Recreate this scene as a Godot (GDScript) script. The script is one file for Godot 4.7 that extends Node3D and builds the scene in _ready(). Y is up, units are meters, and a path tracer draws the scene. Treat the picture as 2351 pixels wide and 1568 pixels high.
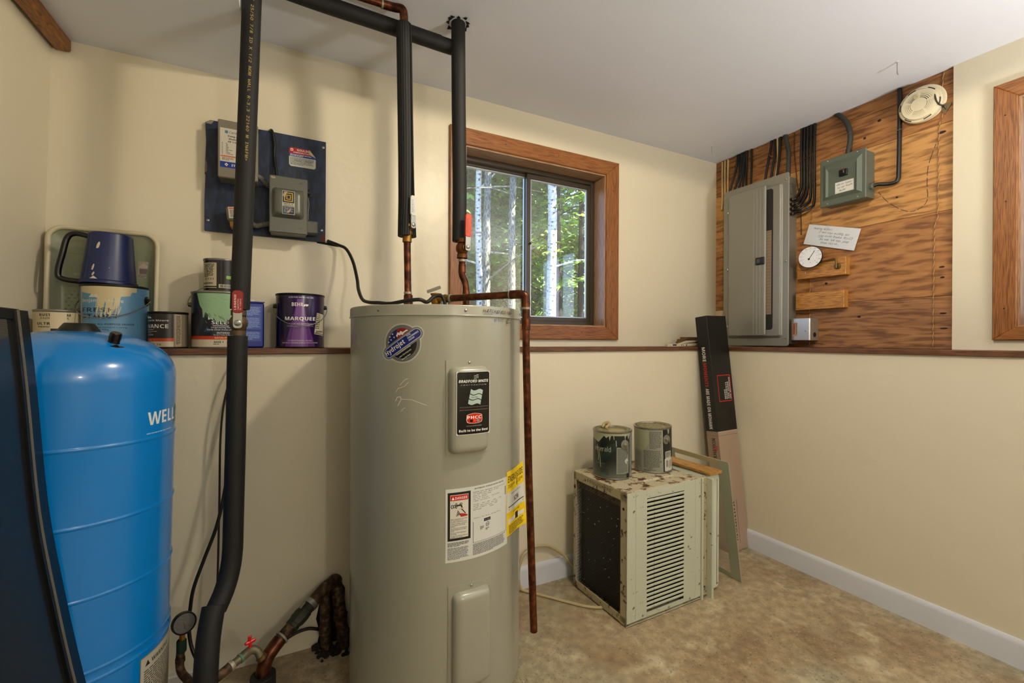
extends Node3D
# A basement utility room: one script builds camera, light, shell and every object.

const CREAM := Color(0.83, 0.795, 0.70)
var _taken := {}
var _mats := {}
var rng := RandomNumberGenerator.new()


# ---------------------------------------------------------------- mesh builder
class MB:
	var v := PackedVector3Array()
	var uv := PackedVector2Array()

	func tri(a: Vector3, b: Vector3, c: Vector3, ua := Vector2.ZERO, ub := Vector2.ZERO, uc := Vector2.ZERO) -> void:
		v.append(a); v.append(c); v.append(b)
		uv.append(ua); uv.append(uc); uv.append(ub)

	func quad(a: Vector3, b: Vector3, c: Vector3, d: Vector3, ua := Vector2(0, 1), ub := Vector2(1, 1), uc := Vector2(1, 0), ud := Vector2(0, 0)) -> void:
		tri(a, b, c, ua, ub, uc)
		tri(a, c, d, ua, uc, ud)

	# a box with chamfered edges; uv in metres, u along the longer side of each face
	func box(c: Vector3, s: Vector3, b := Basis(), bev := 0.0, uo := Vector2.ZERO) -> MB:
		var h := s * 0.5
		var e: float = minf(bev, minf(h.x, minf(h.y, h.z)) * 0.9)
		for ax in 3:
			for sg: float in [-1.0, 1.0]:
				var i: int = (ax + 1) % 3
				var j: int = (ax + 2) % 3
				var p := []
				for q: Vector2 in [Vector2(-1, -1), Vector2(1, -1), Vector2(1, 1), Vector2(-1, 1)]:
					var w := Vector3.ZERO
					w[ax] = sg * h[ax]
					w[i] = q.x * (h[i] - e)
					w[j] = q.y * (h[j] - e)
					p.append(w)
				if sg < 0:
					p.reverse()
				var t := []
				for w: Vector3 in p:
					var m := Vector2(w[i], w[j]) if s[i] >= s[j] else Vector2(w[j], w[i])
					t.append(m + uo + Vector2(0.37 * ax, 0.61 * ax))
				quad(c + b * p[0], c + b * p[1], c + b * p[2], c + b * p[3], t[0], t[1], t[2], t[3])
		if e > 0.0:
			for ax in 3:
				var i: int = (ax + 1) % 3
				var j: int = (ax + 2) % 3
				for si: float in [-1.0, 1.0]:
					for sj: float in [-1.0, 1.0]:
						var p := []
						for q: Vector2 in [Vector2(-1, 0), Vector2(1, 0), Vector2(1, 1), Vector2(-1, 1)]:
							var w := Vector3.ZERO
							w[ax] = q.x * (h[ax] - e)
							w[i] = si * (h[i] - (e if q.y > 0 else 0.0))
							w[j] = sj * (h[j] - (0.0 if q.y > 0 else e))
							p.append(w)
						if si * sj < 0:
							p.reverse()
						var t := []
						for w: Vector3 in p:
							t.append(Vector2(w[ax], 0.0) + uo)
						quad(c + b * p[0], c + b * p[1], c + b * p[2], c + b * p[3], t[0], t[1], t[2], t[3])
			for sx: float in [-1.0, 1.0]:
				for sy: float in [-1.0, 1.0]:
					for sz: float in [-1.0, 1.0]:
						var a := Vector3(sx * h.x, sy * (h.y - e), sz * (h.z - e))
						var d := Vector3(sx * (h.x - e), sy * h.y, sz * (h.z - e))
						var f := Vector3(sx * (h.x - e), sy * (h.y - e), sz * h.z)
						if sx * sy * sz > 0:
							tri(c + b * a, c + b * d, c + b * f, uo, uo, uo)
						else:
							tri(c + b * a, c + b * f, c + b * d, uo, uo, uo)
		return self

	# revolved profile (radius, height) about y, bottom to top on the outside
	func lathe(pr: Array, seg := 32, xf := Transform3D(), a0 := 0.0, a1 := TAU) -> MB:
		for k in seg:
			var u0: float = float(k) / seg
			var u1: float = float(k + 1) / seg
			var d0 := Vector3(sin(lerpf(a0, a1, u0)), 0, cos(lerpf(a0, a1, u0)))
			var d1 := Vector3(sin(lerpf(a0, a1, u1)), 0, cos(lerpf(a0, a1, u1)))
			for i in pr.size() - 1:
				var p: Vector2 = pr[i]
				var q: Vector2 = pr[i + 1]
				var v0: float = 1.0 - float(i) / (pr.size() - 1)
				var v1: float = 1.0 - float(i + 1) / (pr.size() - 1)
				var A: Vector3 = xf * (d0 * p.x + Vector3(0, p.y, 0))
				var B: Vector3 = xf * (d1 * p.x + Vector3(0, p.y, 0))
				var C: Vector3 = xf * (d1 * q.x + Vector3(0, q.y, 0))
				var D: Vector3 = xf * (d0 * q.x + Vector3(0, q.y, 0))
				if p.x > 1e-6:
					tri(A, B, C, Vector2(u0, v0), Vector2(u1, v0), Vector2(u1, v1))
				if q.x > 1e-6:
					tri(A, C, D, Vector2(u0, v0), Vector2(u1, v1), Vector2(u0, v1))
		return self

	# a tube through points; r is a number or one radius per point
	func tube(pts: Array, r: Variant, seg := 10, caps := true, closed := false) -> MB:
		var n := pts.size()
		var rings := []
		var up := Vector3.UP
		var t0: Vector3 = (pts[1] - pts[0]).normalized()
		if absf(t0.dot(up)) > 0.9:
			up = Vector3.RIGHT
		var nn: Vector3 = (up - t0 * up.dot(t0)).normalized()
		var len := 0.0
		var ls := []
		for i in n:
			var a: Vector3 = pts[maxi(i - 1, 0)]
			var c: Vector3 = pts[mini(i + 1, n - 1)]
			var t: Vector3 = (c - a).normalized()
			nn = (nn - t * nn.dot(t)).normalized()
			var bb := t.cross(nn)
			var rad: float = r[i] if r is Array else r
			var ring := []
			for k in seg:
				var an := TAU * k / seg
				ring.append(pts[i] + (nn * cos(an) + bb * sin(an)) * rad)
			rings.append(ring)
			if i > 0:
				len += (pts[i] - pts[i - 1]).length()
			ls.append(len)
		for i in n - 1:
			for k in seg:
				var m := (k + 1) % seg
				var ua := Vector2(ls[i], float(k) / seg)
				var ub := Vector2(ls[i], float(k + 1) / seg)
				var uc := Vector2(ls[i + 1], float(k + 1) / seg)
				var ud := Vector2(ls[i + 1], float(k) / seg)
				quad(rings[i][k], rings[i][m], rings[i + 1][m], rings[i + 1][k], ua, ub, uc, ud)
		if caps and not closed:
			for k in seg:
				var m := (k + 1) % seg
				tri(pts[0], rings[0][m], rings[0][k])
				tri(pts[n - 1], rings[n - 1][k], rings[n - 1][m])
		return self

	# an outline in x,y (counterclockwise) given depth along +z, chamfered at the front
	func prism(poly: PackedVector2Array, depth: float, xf := Transform3D(), bev := 0.0) -> MB:
		var pl := poly
		if Geometry2D.is_polygon_clockwise(pl):
			pl = pl.duplicate(); pl.reverse()
		var front := pl
		if bev > 0.0:
			var off := Geometry2D.offset_polygon(pl, -bev)
			if off.size() == 1 and off[0].size() == pl.size():
				# match the start vertex
				var best := 0
				for k in pl.size():
					if off[0][k].distance_to(pl[0]) < off[0][best].distance_to(pl[0]):
						best = k
				front = PackedVector2Array()
				for k in pl.size():
					front.append(off[0][(k + best) % pl.size()])
			else:
				bev = 0.0
		var n := pl.size()
		var P := func(q: Vector2, z: float) -> Vector3: return xf * Vector3(q.x, q.y, z)
		var ix := Geometry2D.triangulate_polygon(front)
		for k in range(0, ix.size(), 3):
			var a := front[ix[k]]; var b := front[ix[k + 1]]; var c := front[ix[k + 2]]
			if (b - a).cross(c - a) < 0:
				var t := b; b = c; c = t
			tri(P.call(a, depth), P.call(b, depth), P.call(c, depth), a, b, c)
		ix = Geometry2D.triangulate_polygon(pl)
		for k in range(0, ix.size(), 3):
			var a := pl[ix[k]]; var b := pl[ix[k + 1]]; var c := pl[ix[k + 2]]
			if (b - a).cross(c - a) > 0:
				var t := b; b = c; c = t
			tri(P.call(a, 0.0), P.call(b, 0.0), P.call(c, 0.0), a, b, c)
		for k in n:
			var m := (k + 1) % n
			var side: float = depth - bev
			quad(P.call(pl[k], 0.0), P.call(pl[m], 0.0), P.call(pl[m], side), P.call(pl[k], side), pl[k], pl[m], pl[m] + Vector2(0, side), pl[k] + Vector2(0, side))
			if bev > 0.0:
				quad(P.call(pl[k], side), P.call(pl[m], side), P.call(front[m], depth), P.call(front[k], depth), pl[k], pl[m], front[m], front[k])
		return self

	# a curved sheet on a cylinder about y: angles from +z, uv 0..1 over it, with thickness
	func bent(r: float, a0: float, a1: float, y0: float, y1: float, th := 0.0008, seg := 12, xf := Transform3D()) -> MB:
		for k in seg:
			var t0 := float(k) / seg
			var t1 := float(k + 1) / seg
			var d0 := Vector3(sin(lerpf(a0, a1, t0)), 0, cos(lerpf(a0, a1, t0)))
			var d1 := Vector3(sin(lerpf(a0, a1, t1)), 0, cos(lerpf(a0, a1, t1)))
			var R := r + th
			var lo := Vector3(0, y0, 0)
			var hi := Vector3(0, y1, 0)
			quad(xf * (d0 * R + lo), xf * (d1 * R + lo), xf * (d1 * R + hi), xf * (d0 * R + hi), Vector2(t0, 1), Vector2(t1, 1), Vector2(t1, 0), Vector2(t0, 0))
			quad(xf * (d0 * R + hi), xf * (d1 * R + hi), xf * (d1 * r + hi), xf * (d0 * r + hi), Vector2(t0, 0), Vector2(t1, 0), Vector2(t1, 0), Vector2(t0, 0))
			quad(xf * (d1 * R + lo), xf * (d0 * R + lo), xf * (d0 * r + lo), xf * (d1 * r + lo), Vector2(t1, 1), Vector2(t0, 1), Vector2(t0, 1), Vector2(t1, 1))
		var e0 := Vector3(sin(a0), 0, cos(a0))
		var e1 := Vector3(sin(a1), 0, cos(a1))
		var L := Vector3(0, y0, 0)
		var H := Vector3(0, y1, 0)
		quad(xf * (e0 * r + L), xf * (e0 * (r + th) + L), xf * (e0 * (r + th) + H), xf * (e0 * r + H), Vector2(0, 1), Vector2(0, 1), Vector2.ZERO, Vector2.ZERO)
		quad(xf * (e1 * (r + th) + L), xf * (e1 * r + L), xf * (e1 * r + H), xf * (e1 * (r + th) + H), Vector2(1, 1), Vector2(1, 1), Vector2(1, 0), Vector2(1, 0))
		return self

	func move(xf: Transform3D) -> MB:
		for i in v.size():
			v[i] = xf * v[i]
		return self

	func done(crease := 40.0) -> ArrayMesh:
		var nf: int = v.size() / 3
		var fn := PackedVector3Array()
		fn.resize(nf)
		var near := {}
		var keys := []
		keys.resize(v.size())
		for f in nf:
			fn[f] = (v[f * 3 + 2] - v[f * 3]).cross(v[f * 3 + 1] - v[f * 3])
			for k in 3:
				var key := Vector3i((v[f * 3 + k] * 20000.0).round())
				keys[f * 3 + k] = key
				if not near.has(key):
					near[key] = PackedInt32Array()
				near[key].append(f)
		var lim := cos(deg_to_rad(crease))
		var un := PackedVector3Array()
		un.resize(nf)
		for f in nf:
			un[f] = fn[f].normalized()
		var nm := PackedVector3Array()
		nm.resize(v.size())
		for i in v.size():
			var f: int = i / 3
			var s := Vector3.ZERO
			for g: int in near[keys[i]]:
				if un[f].dot(un[g]) > lim:
					s += fn[g]
			nm[i] = s.normalized() if s.length_squared() > 1e-24 else un[f]
		var arr := []
		arr.resize(Mesh.ARRAY_MAX)
		arr[Mesh.ARRAY_VERTEX] = v
		arr[Mesh.ARRAY_NORMAL] = nm
		arr[Mesh.ARRAY_TEX_UV] = uv
		var m := ArrayMesh.new()
		m.add_surface_from_arrays(Mesh.PRIMITIVE_TRIANGLES, arr)
		return m


# ---------------------------------------------------------------- flat print
class Pr:
	static var fonts := {}
	static var glyphs := {}
	var im: Image
	var w: int
	var h: int
	const S := 2

	func _init(W: int, Hh: int, bg: Color) -> void:
		w = W; h = Hh
		im = Image.create(W * S, Hh * S, false, Image.FORMAT_RGBA8)
		im.fill(bg)

	func rect(x: float, y: float, ww: float, hh: float, c: Color) -> void:
		im.fill_rect(Rect2i(roundi(x * S), roundi(y * S), maxi(1, roundi(ww * S)), maxi(1, roundi(hh * S))), c)

	func frame(x: float, y: float, ww: float, hh: float, t: float, c: Color) -> void:
		rect(x, y, ww, t, c); rect(x, y + hh - t, ww, t, c); rect(x, y, t, hh, c); rect(x + ww - t, y, t, hh, c)

	func tri(a: Vector2, b: Vector2, c: Vector2, col: Color) -> void:
		a *= S; b *= S; c *= S
		var y0 := maxi(0, floori(minf(a.y, minf(b.y, c.y))))
		var y1 := mini(h * S - 1, ceili(maxf(a.y, maxf(b.y, c.y))))
		for y in range(y0, y1 + 1):
			var yy := y + 0.5
			var lo := 1e9
			var hi := -1e9
			for e: Array in [[a, b], [b, c], [c, a]]:
				var p: Vector2 = e[0]
				var q: Vector2 = e[1]
				if (p.y <= yy) != (q.y <= yy):
					var x := p.x + (q.x - p.x) * (yy - p.y) / (q.y - p.y)
					lo = minf(lo, x); hi = maxf(hi, x)
			if hi > lo:
				var x0 := maxi(0, roundi(lo))
				var n := mini(w * S, roundi(hi)) - x0
				if n > 0:
					im.fill_rect(Rect2i(x0, y, n, 1), col)

	func poly(pts: PackedVector2Array, col: Color) -> void:
		var ix := Geometry2D.triangulate_polygon(pts)
		for k in range(0, ix.size(), 3):
			tri(pts[ix[k]], pts[ix[k + 1]], pts[ix[k + 2]], col)

	func oval(cx: float, cy: float, rx: float, ry: float, col: Color, n := 28) -> void:
		var p := PackedVector2Array()
		for k in n:
			p.append(Vector2(cx + rx * cos(TAU * k / n), cy + ry * sin(TAU * k / n)))
		for k in n:
			tri(Vector2(cx, cy), p[k], p[(k + 1) % n], col)

	func line(pts: Array, width: float, col: Color) -> void:
		for k in pts.size() - 1:
			var a: Vector2 = pts[k]
			var b: Vector2 = pts[k + 1]
			var d := (b - a).normalized()
			var n := Vector2(-d.y, d.x) * width * 0.5
			tri(a + n, b + n, b - n, col)
			tri(a + n, b - n, a - n, col)
			if width > 1.6:
				oval(b.x, b.y, width * 0.5, width * 0.5, col, 8)

	static func glyph(s: String, face: String, bold: bool, italic: bool) -> Array:
		var key := "%s|%s|%s|%s" % [s, face, bold, italic]
		if glyphs.has(key):
			return glyphs[key]
		var fk := "%s|%s|%s" % [face, bold, italic]
		if not fonts.has(fk):
			var f := SystemFont.new()
			f.font_names = PackedStringArray([face])
			f.font_weight = 700 if bold else 400
			fonts[fk] = f
		var out := []
		for str: String in ["H", s]:
			var tm := TextMesh.new()
			tm.font = fonts[fk]
			tm.font_size = 48
			tm.pixel_size = 1.0
			tm.depth = 0.0
			tm.curve_step = 1.0
			tm.text = str
			var ar := tm.get_mesh_arrays()
			var vs: PackedVector3Array = ar[Mesh.ARRAY_VERTEX] if ar.size() else PackedVector3Array()
			var nn: PackedVector3Array = ar[Mesh.ARRAY_NORMAL] if ar.size() else PackedVector3Array()
			var ix: Variant = ar[Mesh.ARRAY_INDEX] if ar.size() else null
			var p := PackedVector2Array()
			var lo := Vector2(1e9, 1e9)
			var hi := Vector2(-1e9, -1e9)
			var cnt: int = ix.size() if ix != null else vs.size()
			for k in range(0, cnt - cnt % 3, 3):
				var i0: int = ix[k] if ix != null else k
				if nn.size() and nn[i0].z < 0.5:
					continue
				for j in 3:
					var i: int = ix[k + j] if ix != null else k + j
					var q := Vector2(vs[i].x, vs[i].y)
					p.append(q)
					lo = lo.min(q); hi = hi.max(q)
			out.append([p, lo, hi])
		var base: float = out[0][1].y
		var cap: float = out[0][2].y - base
		var pts: PackedVector2Array = out[1][0]
		var x0: float = out[1][1].x if pts.size() else 0.0
		for k in pts.size():
			pts[k] = Vector2((pts[k].x - x0) / cap, (pts[k].y - base) / cap)
		glyphs[key] = [pts, (out[1][2].x - x0) / cap if pts.size() else 0.0]
		return glyphs[key]

	# text with its baseline at y, cap height ch; o: face, bold, al (0 left, .5 middle, 1 right), fit (width), sx, sh (slant), rot (radians)
	func text(s: String, x: float, y: float, ch: float, col: Color, o := {}) -> float:
		var g := glyph(s, o.get("face", "Droid Sans"), o.get("bold", false), false)
		var sx: float = o.get("sx", 1.0)
		if o.has("fit") and g[1] > 0:
			sx = o.fit / (g[1] * ch)
		var wd: float = g[1] * ch * sx
		var off: float = -wd * float(o.get("al", 0.0))
		var sh: float = o.get("sh", 0.0)
		var rot: float = o.get("rot", 0.0)
		var pts: PackedVector2Array = g[0]
		var xf := Transform2D(rot, Vector2(x, y))
		for k in range(0, pts.size(), 3):
			var t := []
			for j in 3:
				var p := pts[k + j]
				t.append(xf * Vector2(off + p.x * ch * sx + p.y * ch * sh, -p.y * ch))
			tri(t[0], t[1], t[2], col)
		return wd

	# handwriting: letters set one by one, slanted, jittered
	func hand(s: String, x: float, y: float, ch: float, col: Color, sd := 1, rot := 0.0) -> void:
		var r := RandomNumberGenerator.new()
		r.seed = sd
		var d := Vector2.from_angle(rot)
		var px := 0.0
		for c in s:
			if c == " ":
				px += ch * 0.55
				continue
			var at := Vector2(x, y) + d * px + Vector2(0, r.randf_range(-0.12, 0.12) * ch)
			px += text(c, at.x, at.y, ch * r.randf_range(0.85, 1.15), col, {"sx": r.randf_range(0.7, 0.95), "sh": r.randf_range(0.1, 0.35), "rot": rot + r.randf_range(-0.12, 0.12)}) + ch * 0.16

	# lines of print too small to read
	func fine(x: float, y: float, ww: float, n: int, step: float, hh: float, col: Color, sd := 1) -> void:
		var r := RandomNumberGenerator.new()
		r.seed = sd
		for k in n:
			var px := x
			var end := x + ww * (r.randf_range(0.86, 1.0) if k < n - 1 else 0.55)
			while px < end:
				var l := minf(r.randf_range(1.5, 6.0) * hh, end - px)
				rect(px, y + k * step, maxf(l, 0.5), hh, col)
				px += l + hh * r.randf_range(0.5, 0.9)

	func bars(x: float, y: float, ww: float, hh: float, col: Color, sd := 3) -> void:
		var r := RandomNumberGenerator.new()
		r.seed = sd
		var px := x
		while px < x + ww:
			var b := r.randf_range(0.6, 2.2)
			rect(px, y, b, hh, col)
			px += b + r.randf_range(0.8, 2.2)

	func tex() -> ImageTexture:
		im.shrink_x2()
		return ImageTexture.create_from_image(im)


# ---------------------------------------------------------------- objects
func numbered(called: String) -> String:
	var k: int = _taken.get(called, 0)
	_taken[called] = k + 1
	return called if k == 0 else "%s_%03d" % [called, k]


func thing(called: String, label: String, category: String, at := Vector3.ZERO, turn := 0.0, group := "") -> Node3D:
	var o := Node3D.new()
	o.name = numbered(called)
	add_child(o)
	o.position = at
	o.rotation.y = turn
	tag(o, label, category, group)
	return o


func tag(o: Node, label: String, category: String, group := "") -> Node:
	o.set_meta("label", label)
	o.set_meta("category", category)
	if group:
		o.set_meta("group", group)
	return o


func obj(called: String, m: Variant, mt: Material, parent: Node = self, label := "") -> MeshInstance3D:
	var o := MeshInstance3D.new()
	if parent == self:
		o.name = numbered(called)
	else:
		var k := 0
		o.name = called
		while parent.has_node(NodePath(o.name)):
			k += 1
			o.name = "%s_%03d" % [called, k]
	o.mesh = m.done() if m is MB else m
	o.material_override = null
	if o.mesh.get_surface_count():
		o.set_surface_override_material(0, mt)
	parent.add_child(o, true)
	if label:
		o.set_meta("label", label)
	return o


func struct(called: String, m: Variant, mt: Material) -> MeshInstance3D:
	var o := obj(called, m, mt)
	o.set_meta("kind", "structure")
	return o


func mat(c: Color, rough := 0.5, metal := 0.0, o := {}) -> StandardMaterial3D:
	var key := "%s|%s|%s|%s" % [c, rough, metal, o]
	if _mats.has(key):
		return _mats[key]
	var m := StandardMaterial3D.new()
	m.albedo_color = c
	m.roughness = rough
	m.metallic = metal
	for k: String in o:
		m.set(k, o[k])
	_mats[key] = m
	return m


func printed(p: Pr, rough := 0.4, o := {}) -> StandardMaterial3D:
	var m := StandardMaterial3D.new()
	m.albedo_texture = p.tex()
	m.roughness = rough
	m.texture_repeat = false
	for k: String in o:
		m.set(k, o[k])
	return m


func noise_tex(size: int, freq: float, sd: int, stops: Array, o := {}) -> NoiseTexture2D:
	var n := FastNoiseLite.new()
	n.noise_type = o.get("type", FastNoiseLite.TYPE_SIMPLEX_SMOOTH)
	n.seed = sd
	n.frequency = freq
	n.fractal_octaves = o.get("oct", 4)
	n.fractal_gain = o.get("gain", 0.5)
	if o.get("warp", 0.0) > 0:
		n.domain_warp_enabled = true
		n.domain_warp_amplitude = o.warp
		n.domain_warp_frequency = o.get("wfreq", freq)
	var t := NoiseTexture2D.new()
	t.width = size
	t.height = size
	t.seamless = true
	t.generate_mipmaps = false
	t.noise = n
	if o.get("normal", 0.0) > 0:
		t.as_normal_map = true
		t.bump_strength = o.normal
	elif stops.size():
		var g := Gradient.new()
		var offs := PackedFloat32Array()
		var cols := PackedColorArray()
		for s: Array in stops:
			offs.append(s[0]); cols.append(s[1])
		g.offsets = offs
		g.colors = cols
		t.color_ramp = g
	return t


# wood whose grain runs along u; rings of light and dark, L metres along by W across per repeat
func wood(light: Color, dark: Color, sd: int, L := 2.6, W := 0.16, rings := 5, rough := 0.5) -> StandardMaterial3D:
	var stops := []
	var r := RandomNumberGenerator.new()
	r.seed = sd
	for k in rings:
		var a := 0.22 + 0.56 * k / rings
		var b := 0.22 + 0.56 * (k + 0.72) / rings
		var d := r.randf_range(0.35, 1.0)
		stops.append([a, light.lerp(dark, 0.12 * d)])
		stops.append([b, light.lerp(dark, d)])
		stops.append([b + 0.015, light.lerp(dark, 0.1)])
	var m := StandardMaterial3D.new()
	m.albedo_texture = noise_tex(512, 0.0055, sd, stops, {"oct": 3, "gain": 0.3, "warp": 14.0, "wfreq": 0.01})
	m.uv1_scale = Vector3(1.0 / L, 1.0 / W, 1.0)
	m.roughness = rough
	m.detail_enabled = true
	m.detail_blend_mode = BaseMaterial3D.BLEND_MODE_MUL
	m.detail_albedo = fibre()
	return m


var _fibre: NoiseTexture2D
func fibre() -> NoiseTexture2D:
	if _fibre == null:
		_fibre = noise_tex(512, 0.05, 77, [[0.25, Color(0.72, 0.68, 0.64)], [0.5, Color(0.95, 0.94, 0.93)], [0.8, Color(1, 1, 1)]], {"oct": 4})
	return _fibre


func catmull(pts: Array, sub := 6) -> Array:
	var out := []
	for i in pts.size() - 1:
		var a: Vector3 = pts[maxi(i - 1, 0)]
		var b: Vector3 = pts[i]
		var c: Vector3 = pts[i + 1]
		var d: Vector3 = pts[mini(i + 2, pts.size() - 1)]
		for k in sub:
			out.append(b.cubic_interpolate(c, a, d, float(k) / sub))
	out.append(pts[pts.size() - 1])
	return out


func rounded(x0: float, y0: float, x1: float, y1: float, r: float, n := 4) -> PackedVector2Array:
	var p := PackedVector2Array()
	for q: Array in [[x1 - r, y0 + r, -PI / 2], [x1 - r, y1 - r, 0.0], [x0 + r, y1 - r, PI / 2], [x0 + r, y0 + r, PI]]:
		for k in n + 1:
			var a: float = q[2] + PI / 2 * k / n
			p.append(Vector2(q[0] + r * cos(a), q[1] + r * sin(a)))
	return p


# frames: z of the result points along n, y stays as upright as it can
func facing(at: Vector3, n: Vector3, roll := 0.0) -> Transform3D:
	var z := n.normalized()
	var up := Vector3.UP if absf(z.y) < 0.95 else Vector3.FORWARD
	var x := up.cross(z).normalized()
	var b := Basis(x, z.cross(x), z)
	return Transform3D(b * Basis(Vector3(0, 0, 1), roll), at)


# lathe axis (y) along d
func along(at: Vector3, d: Vector3) -> Transform3D:
	var y := d.normalized()
	var s := Vector3.RIGHT if absf(y.x) < 0.9 else Vector3.FORWARD
	var z := s.cross(y).normalized()
	return Transform3D(Basis(y.cross(z), y, z), at)


func screw_head(at: Vector3, n: Vector3, r: float, parent: Node, called := "screw") -> void:
	var b := MB.new().lathe([Vector2(r, 0), Vector2(r * 0.95, r * 0.25), Vector2(r * 0.6, r * 0.5), Vector2(0, r * 0.58)], 12, along(at, n))
	var f := facing(at + n.normalized() * r * 0.5, n, 0.5)
	b.box(f.origin, Vector3(r * 1.5, r * 0.2, r * 0.25), f.basis)
	obj(called, b, mat(Color(0.62, 0.62, 0.6), 0.3, 0.9), parent)

# ---------------------------------------------------------------- scene
func _ready() -> void:
	rng.seed = 20
	# camera
	var cam := Camera3D.new()
	cam.name = "camera"
	cam.fov = rad_to_deg(2.0 * atan(784.0 / 1024.82))
	cam.near = 0.02
	cam.far = 200.0
	cam.transform = Transform3D(Basis(Vector3(0.890382, 0.003919, 0.455198), Vector3(-0.002481, 0.99999, -0.003758), Vector3(-0.455208, 0.002217, 0.890382)).orthonormalized(), Vector3(0, 1.136, 0))
	add_child(cam)
	cam.current = true
	# sky and exposure
	var e := Environment.new()
	e.background_mode = Environment.BG_SKY
	e.tonemap_mode = Environment.TONE_MAPPER_LINEAR
	e.tonemap_exposure = 1.25
	e.sdfgi_enabled = true
	e.ssao_enabled = true
	e.ssil_enabled = true
	var ps := ProceduralSkyMaterial.new()
	ps.sky_top_color = Color(0.42, 0.6, 0.9)
	ps.sky_horizon_color = Color(0.86, 0.92, 1.0)
	ps.ground_horizon_color = Color(0.5, 0.52, 0.46)
	ps.ground_bottom_color = Color(0.25, 0.24, 0.2)
	ps.sky_energy_multiplier = 1.9
	ps.ground_energy_multiplier = 0.8
	e.sky = Sky.new()
	e.sky.sky_material = ps
	var we := WorldEnvironment.new()
	we.name = "environment"
	we.environment = e
	add_child(we)
	# sun: high, behind the house and to its right
	var sun := DirectionalLight3D.new()
	sun.name = "sun"
	sun.light_color = Color(1.0, 0.95, 0.86)
	sun.light_energy = 8.0
	sun.light_angular_distance = 0.6
	sun.shadow_enabled = true
	sun.sky_mode = DirectionalLight3D.SKY_MODE_LIGHT_ONLY
	sun.look_at_from_position(Vector3(0.42, 0.75, 0.5) * 20.0, Vector3.ZERO)
	add_child(sun)
	# lamps out of view: a ceiling lamp, then uplight and bulb added as fill
	unseen_ceiling_lamp(Vector3(0.95, 2.301, -0.62), 1.05)
	added_uplight(Vector3(1.9, 0, 0.55), 4.0)
	added_pendant(Vector3(0.7, 2.301, 1.75), 0.7)

	shell()
	windows()
	outside()
	plumbing()
	heater()
	tank()
	ledge_things()
	switchboard()
	electrics()
	corner_things()


func unseen_ceiling_lamp(at: Vector3, energy: float) -> void:  # out of view; lights the back wall and casts the main shadows
	var t := thing("unseen_ceiling_lamp", "unseen round flush ceiling lamp, out of view, lighting the back wall", "lamp", at)
	obj("housing", MB.new().lathe([Vector2(0, 0), Vector2(0.09, 0), Vector2(0.092, -0.012), Vector2(0.088, -0.026), Vector2(0.082, -0.026), Vector2(0.082, -0.012), Vector2(0, -0.012)], 36), mat(Color(0.85, 0.85, 0.83), 0.4), t)
	obj("diffuser", MB.new().lathe([Vector2(0.081, -0.022), Vector2(0.06, -0.028), Vector2(0, -0.03)], 36), mat(Color(1, 0.95, 0.88), 0.4, 0.0, {"emission_enabled": true, "emission": Color(1, 0.93, 0.82), "emission_energy_multiplier": 2.0}), t)
	var l := SpotLight3D.new()
	l.name = "unseen_lamp_light"
	l.light_color = Color(1.0, 0.94, 0.83)
	l.light_energy = energy
	l.light_size = 0.05
	l.spot_angle = 89.0
	l.spot_angle_attenuation = 0.05
	l.spot_range = 12.0
	l.spot_attenuation = 2.0
	l.shadow_enabled = true
	l.position = Vector3(0, -0.06, 0)
	l.rotation.x = -PI / 2
	t.add_child(l, true)


func added_uplight(at: Vector3, energy: float) -> void:  # unseen uplight added as fill to brighten the ceiling
	var t := thing("added_floor_lamp", "added uplighting floor lamp out of view by the right wall, brightening the ceiling", "lamp", at)
	var m := mat(Color(0.1, 0.1, 0.1), 0.4, 0.5)
	obj("base", MB.new().lathe([Vector2(0, 0), Vector2(0.13, 0), Vector2(0.13, 0.015), Vector2(0.012, 0.03)], 32), m, t)
	obj("pole", MB.new().tube([Vector3(0, 0.02, 0), Vector3(0, 1.12, 0)], 0.011, 14), m, t)
	obj("bowl", MB.new().lathe([Vector2(0.012, 1.10), Vector2(0.1, 1.12), Vector2(0.19, 1.18), Vector2(0.2, 1.19), Vector2(0.185, 1.185), Vector2(0.1, 1.135), Vector2(0, 1.12)], 36), m, t)
	obj("lamp_diffuser", MB.new().lathe([Vector2(0.15, 1.158), Vector2(0.1, 1.165), Vector2(0, 1.168)], 30), mat(Color(1, 0.98, 0.95), 0.4, 0.0, {"emission_enabled": true, "emission": Color(1, 0.98, 0.95), "emission_energy_multiplier": 2.0}), t)
	var l := AreaLight3D.new()
	l.name = "unseen_lamp_light"
	l.area_size = Vector2(0.3, 0.3)
	l.light_color = Color(1.0, 0.99, 0.975)
	l.light_energy = energy
	l.area_range = 12.0
	l.area_attenuation = 2.0
	l.shadow_enabled = true
	l.position = Vector3(0, 1.2, 0)
	l.rotation.x = PI / 2
	t.add_child(l, true)


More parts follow.
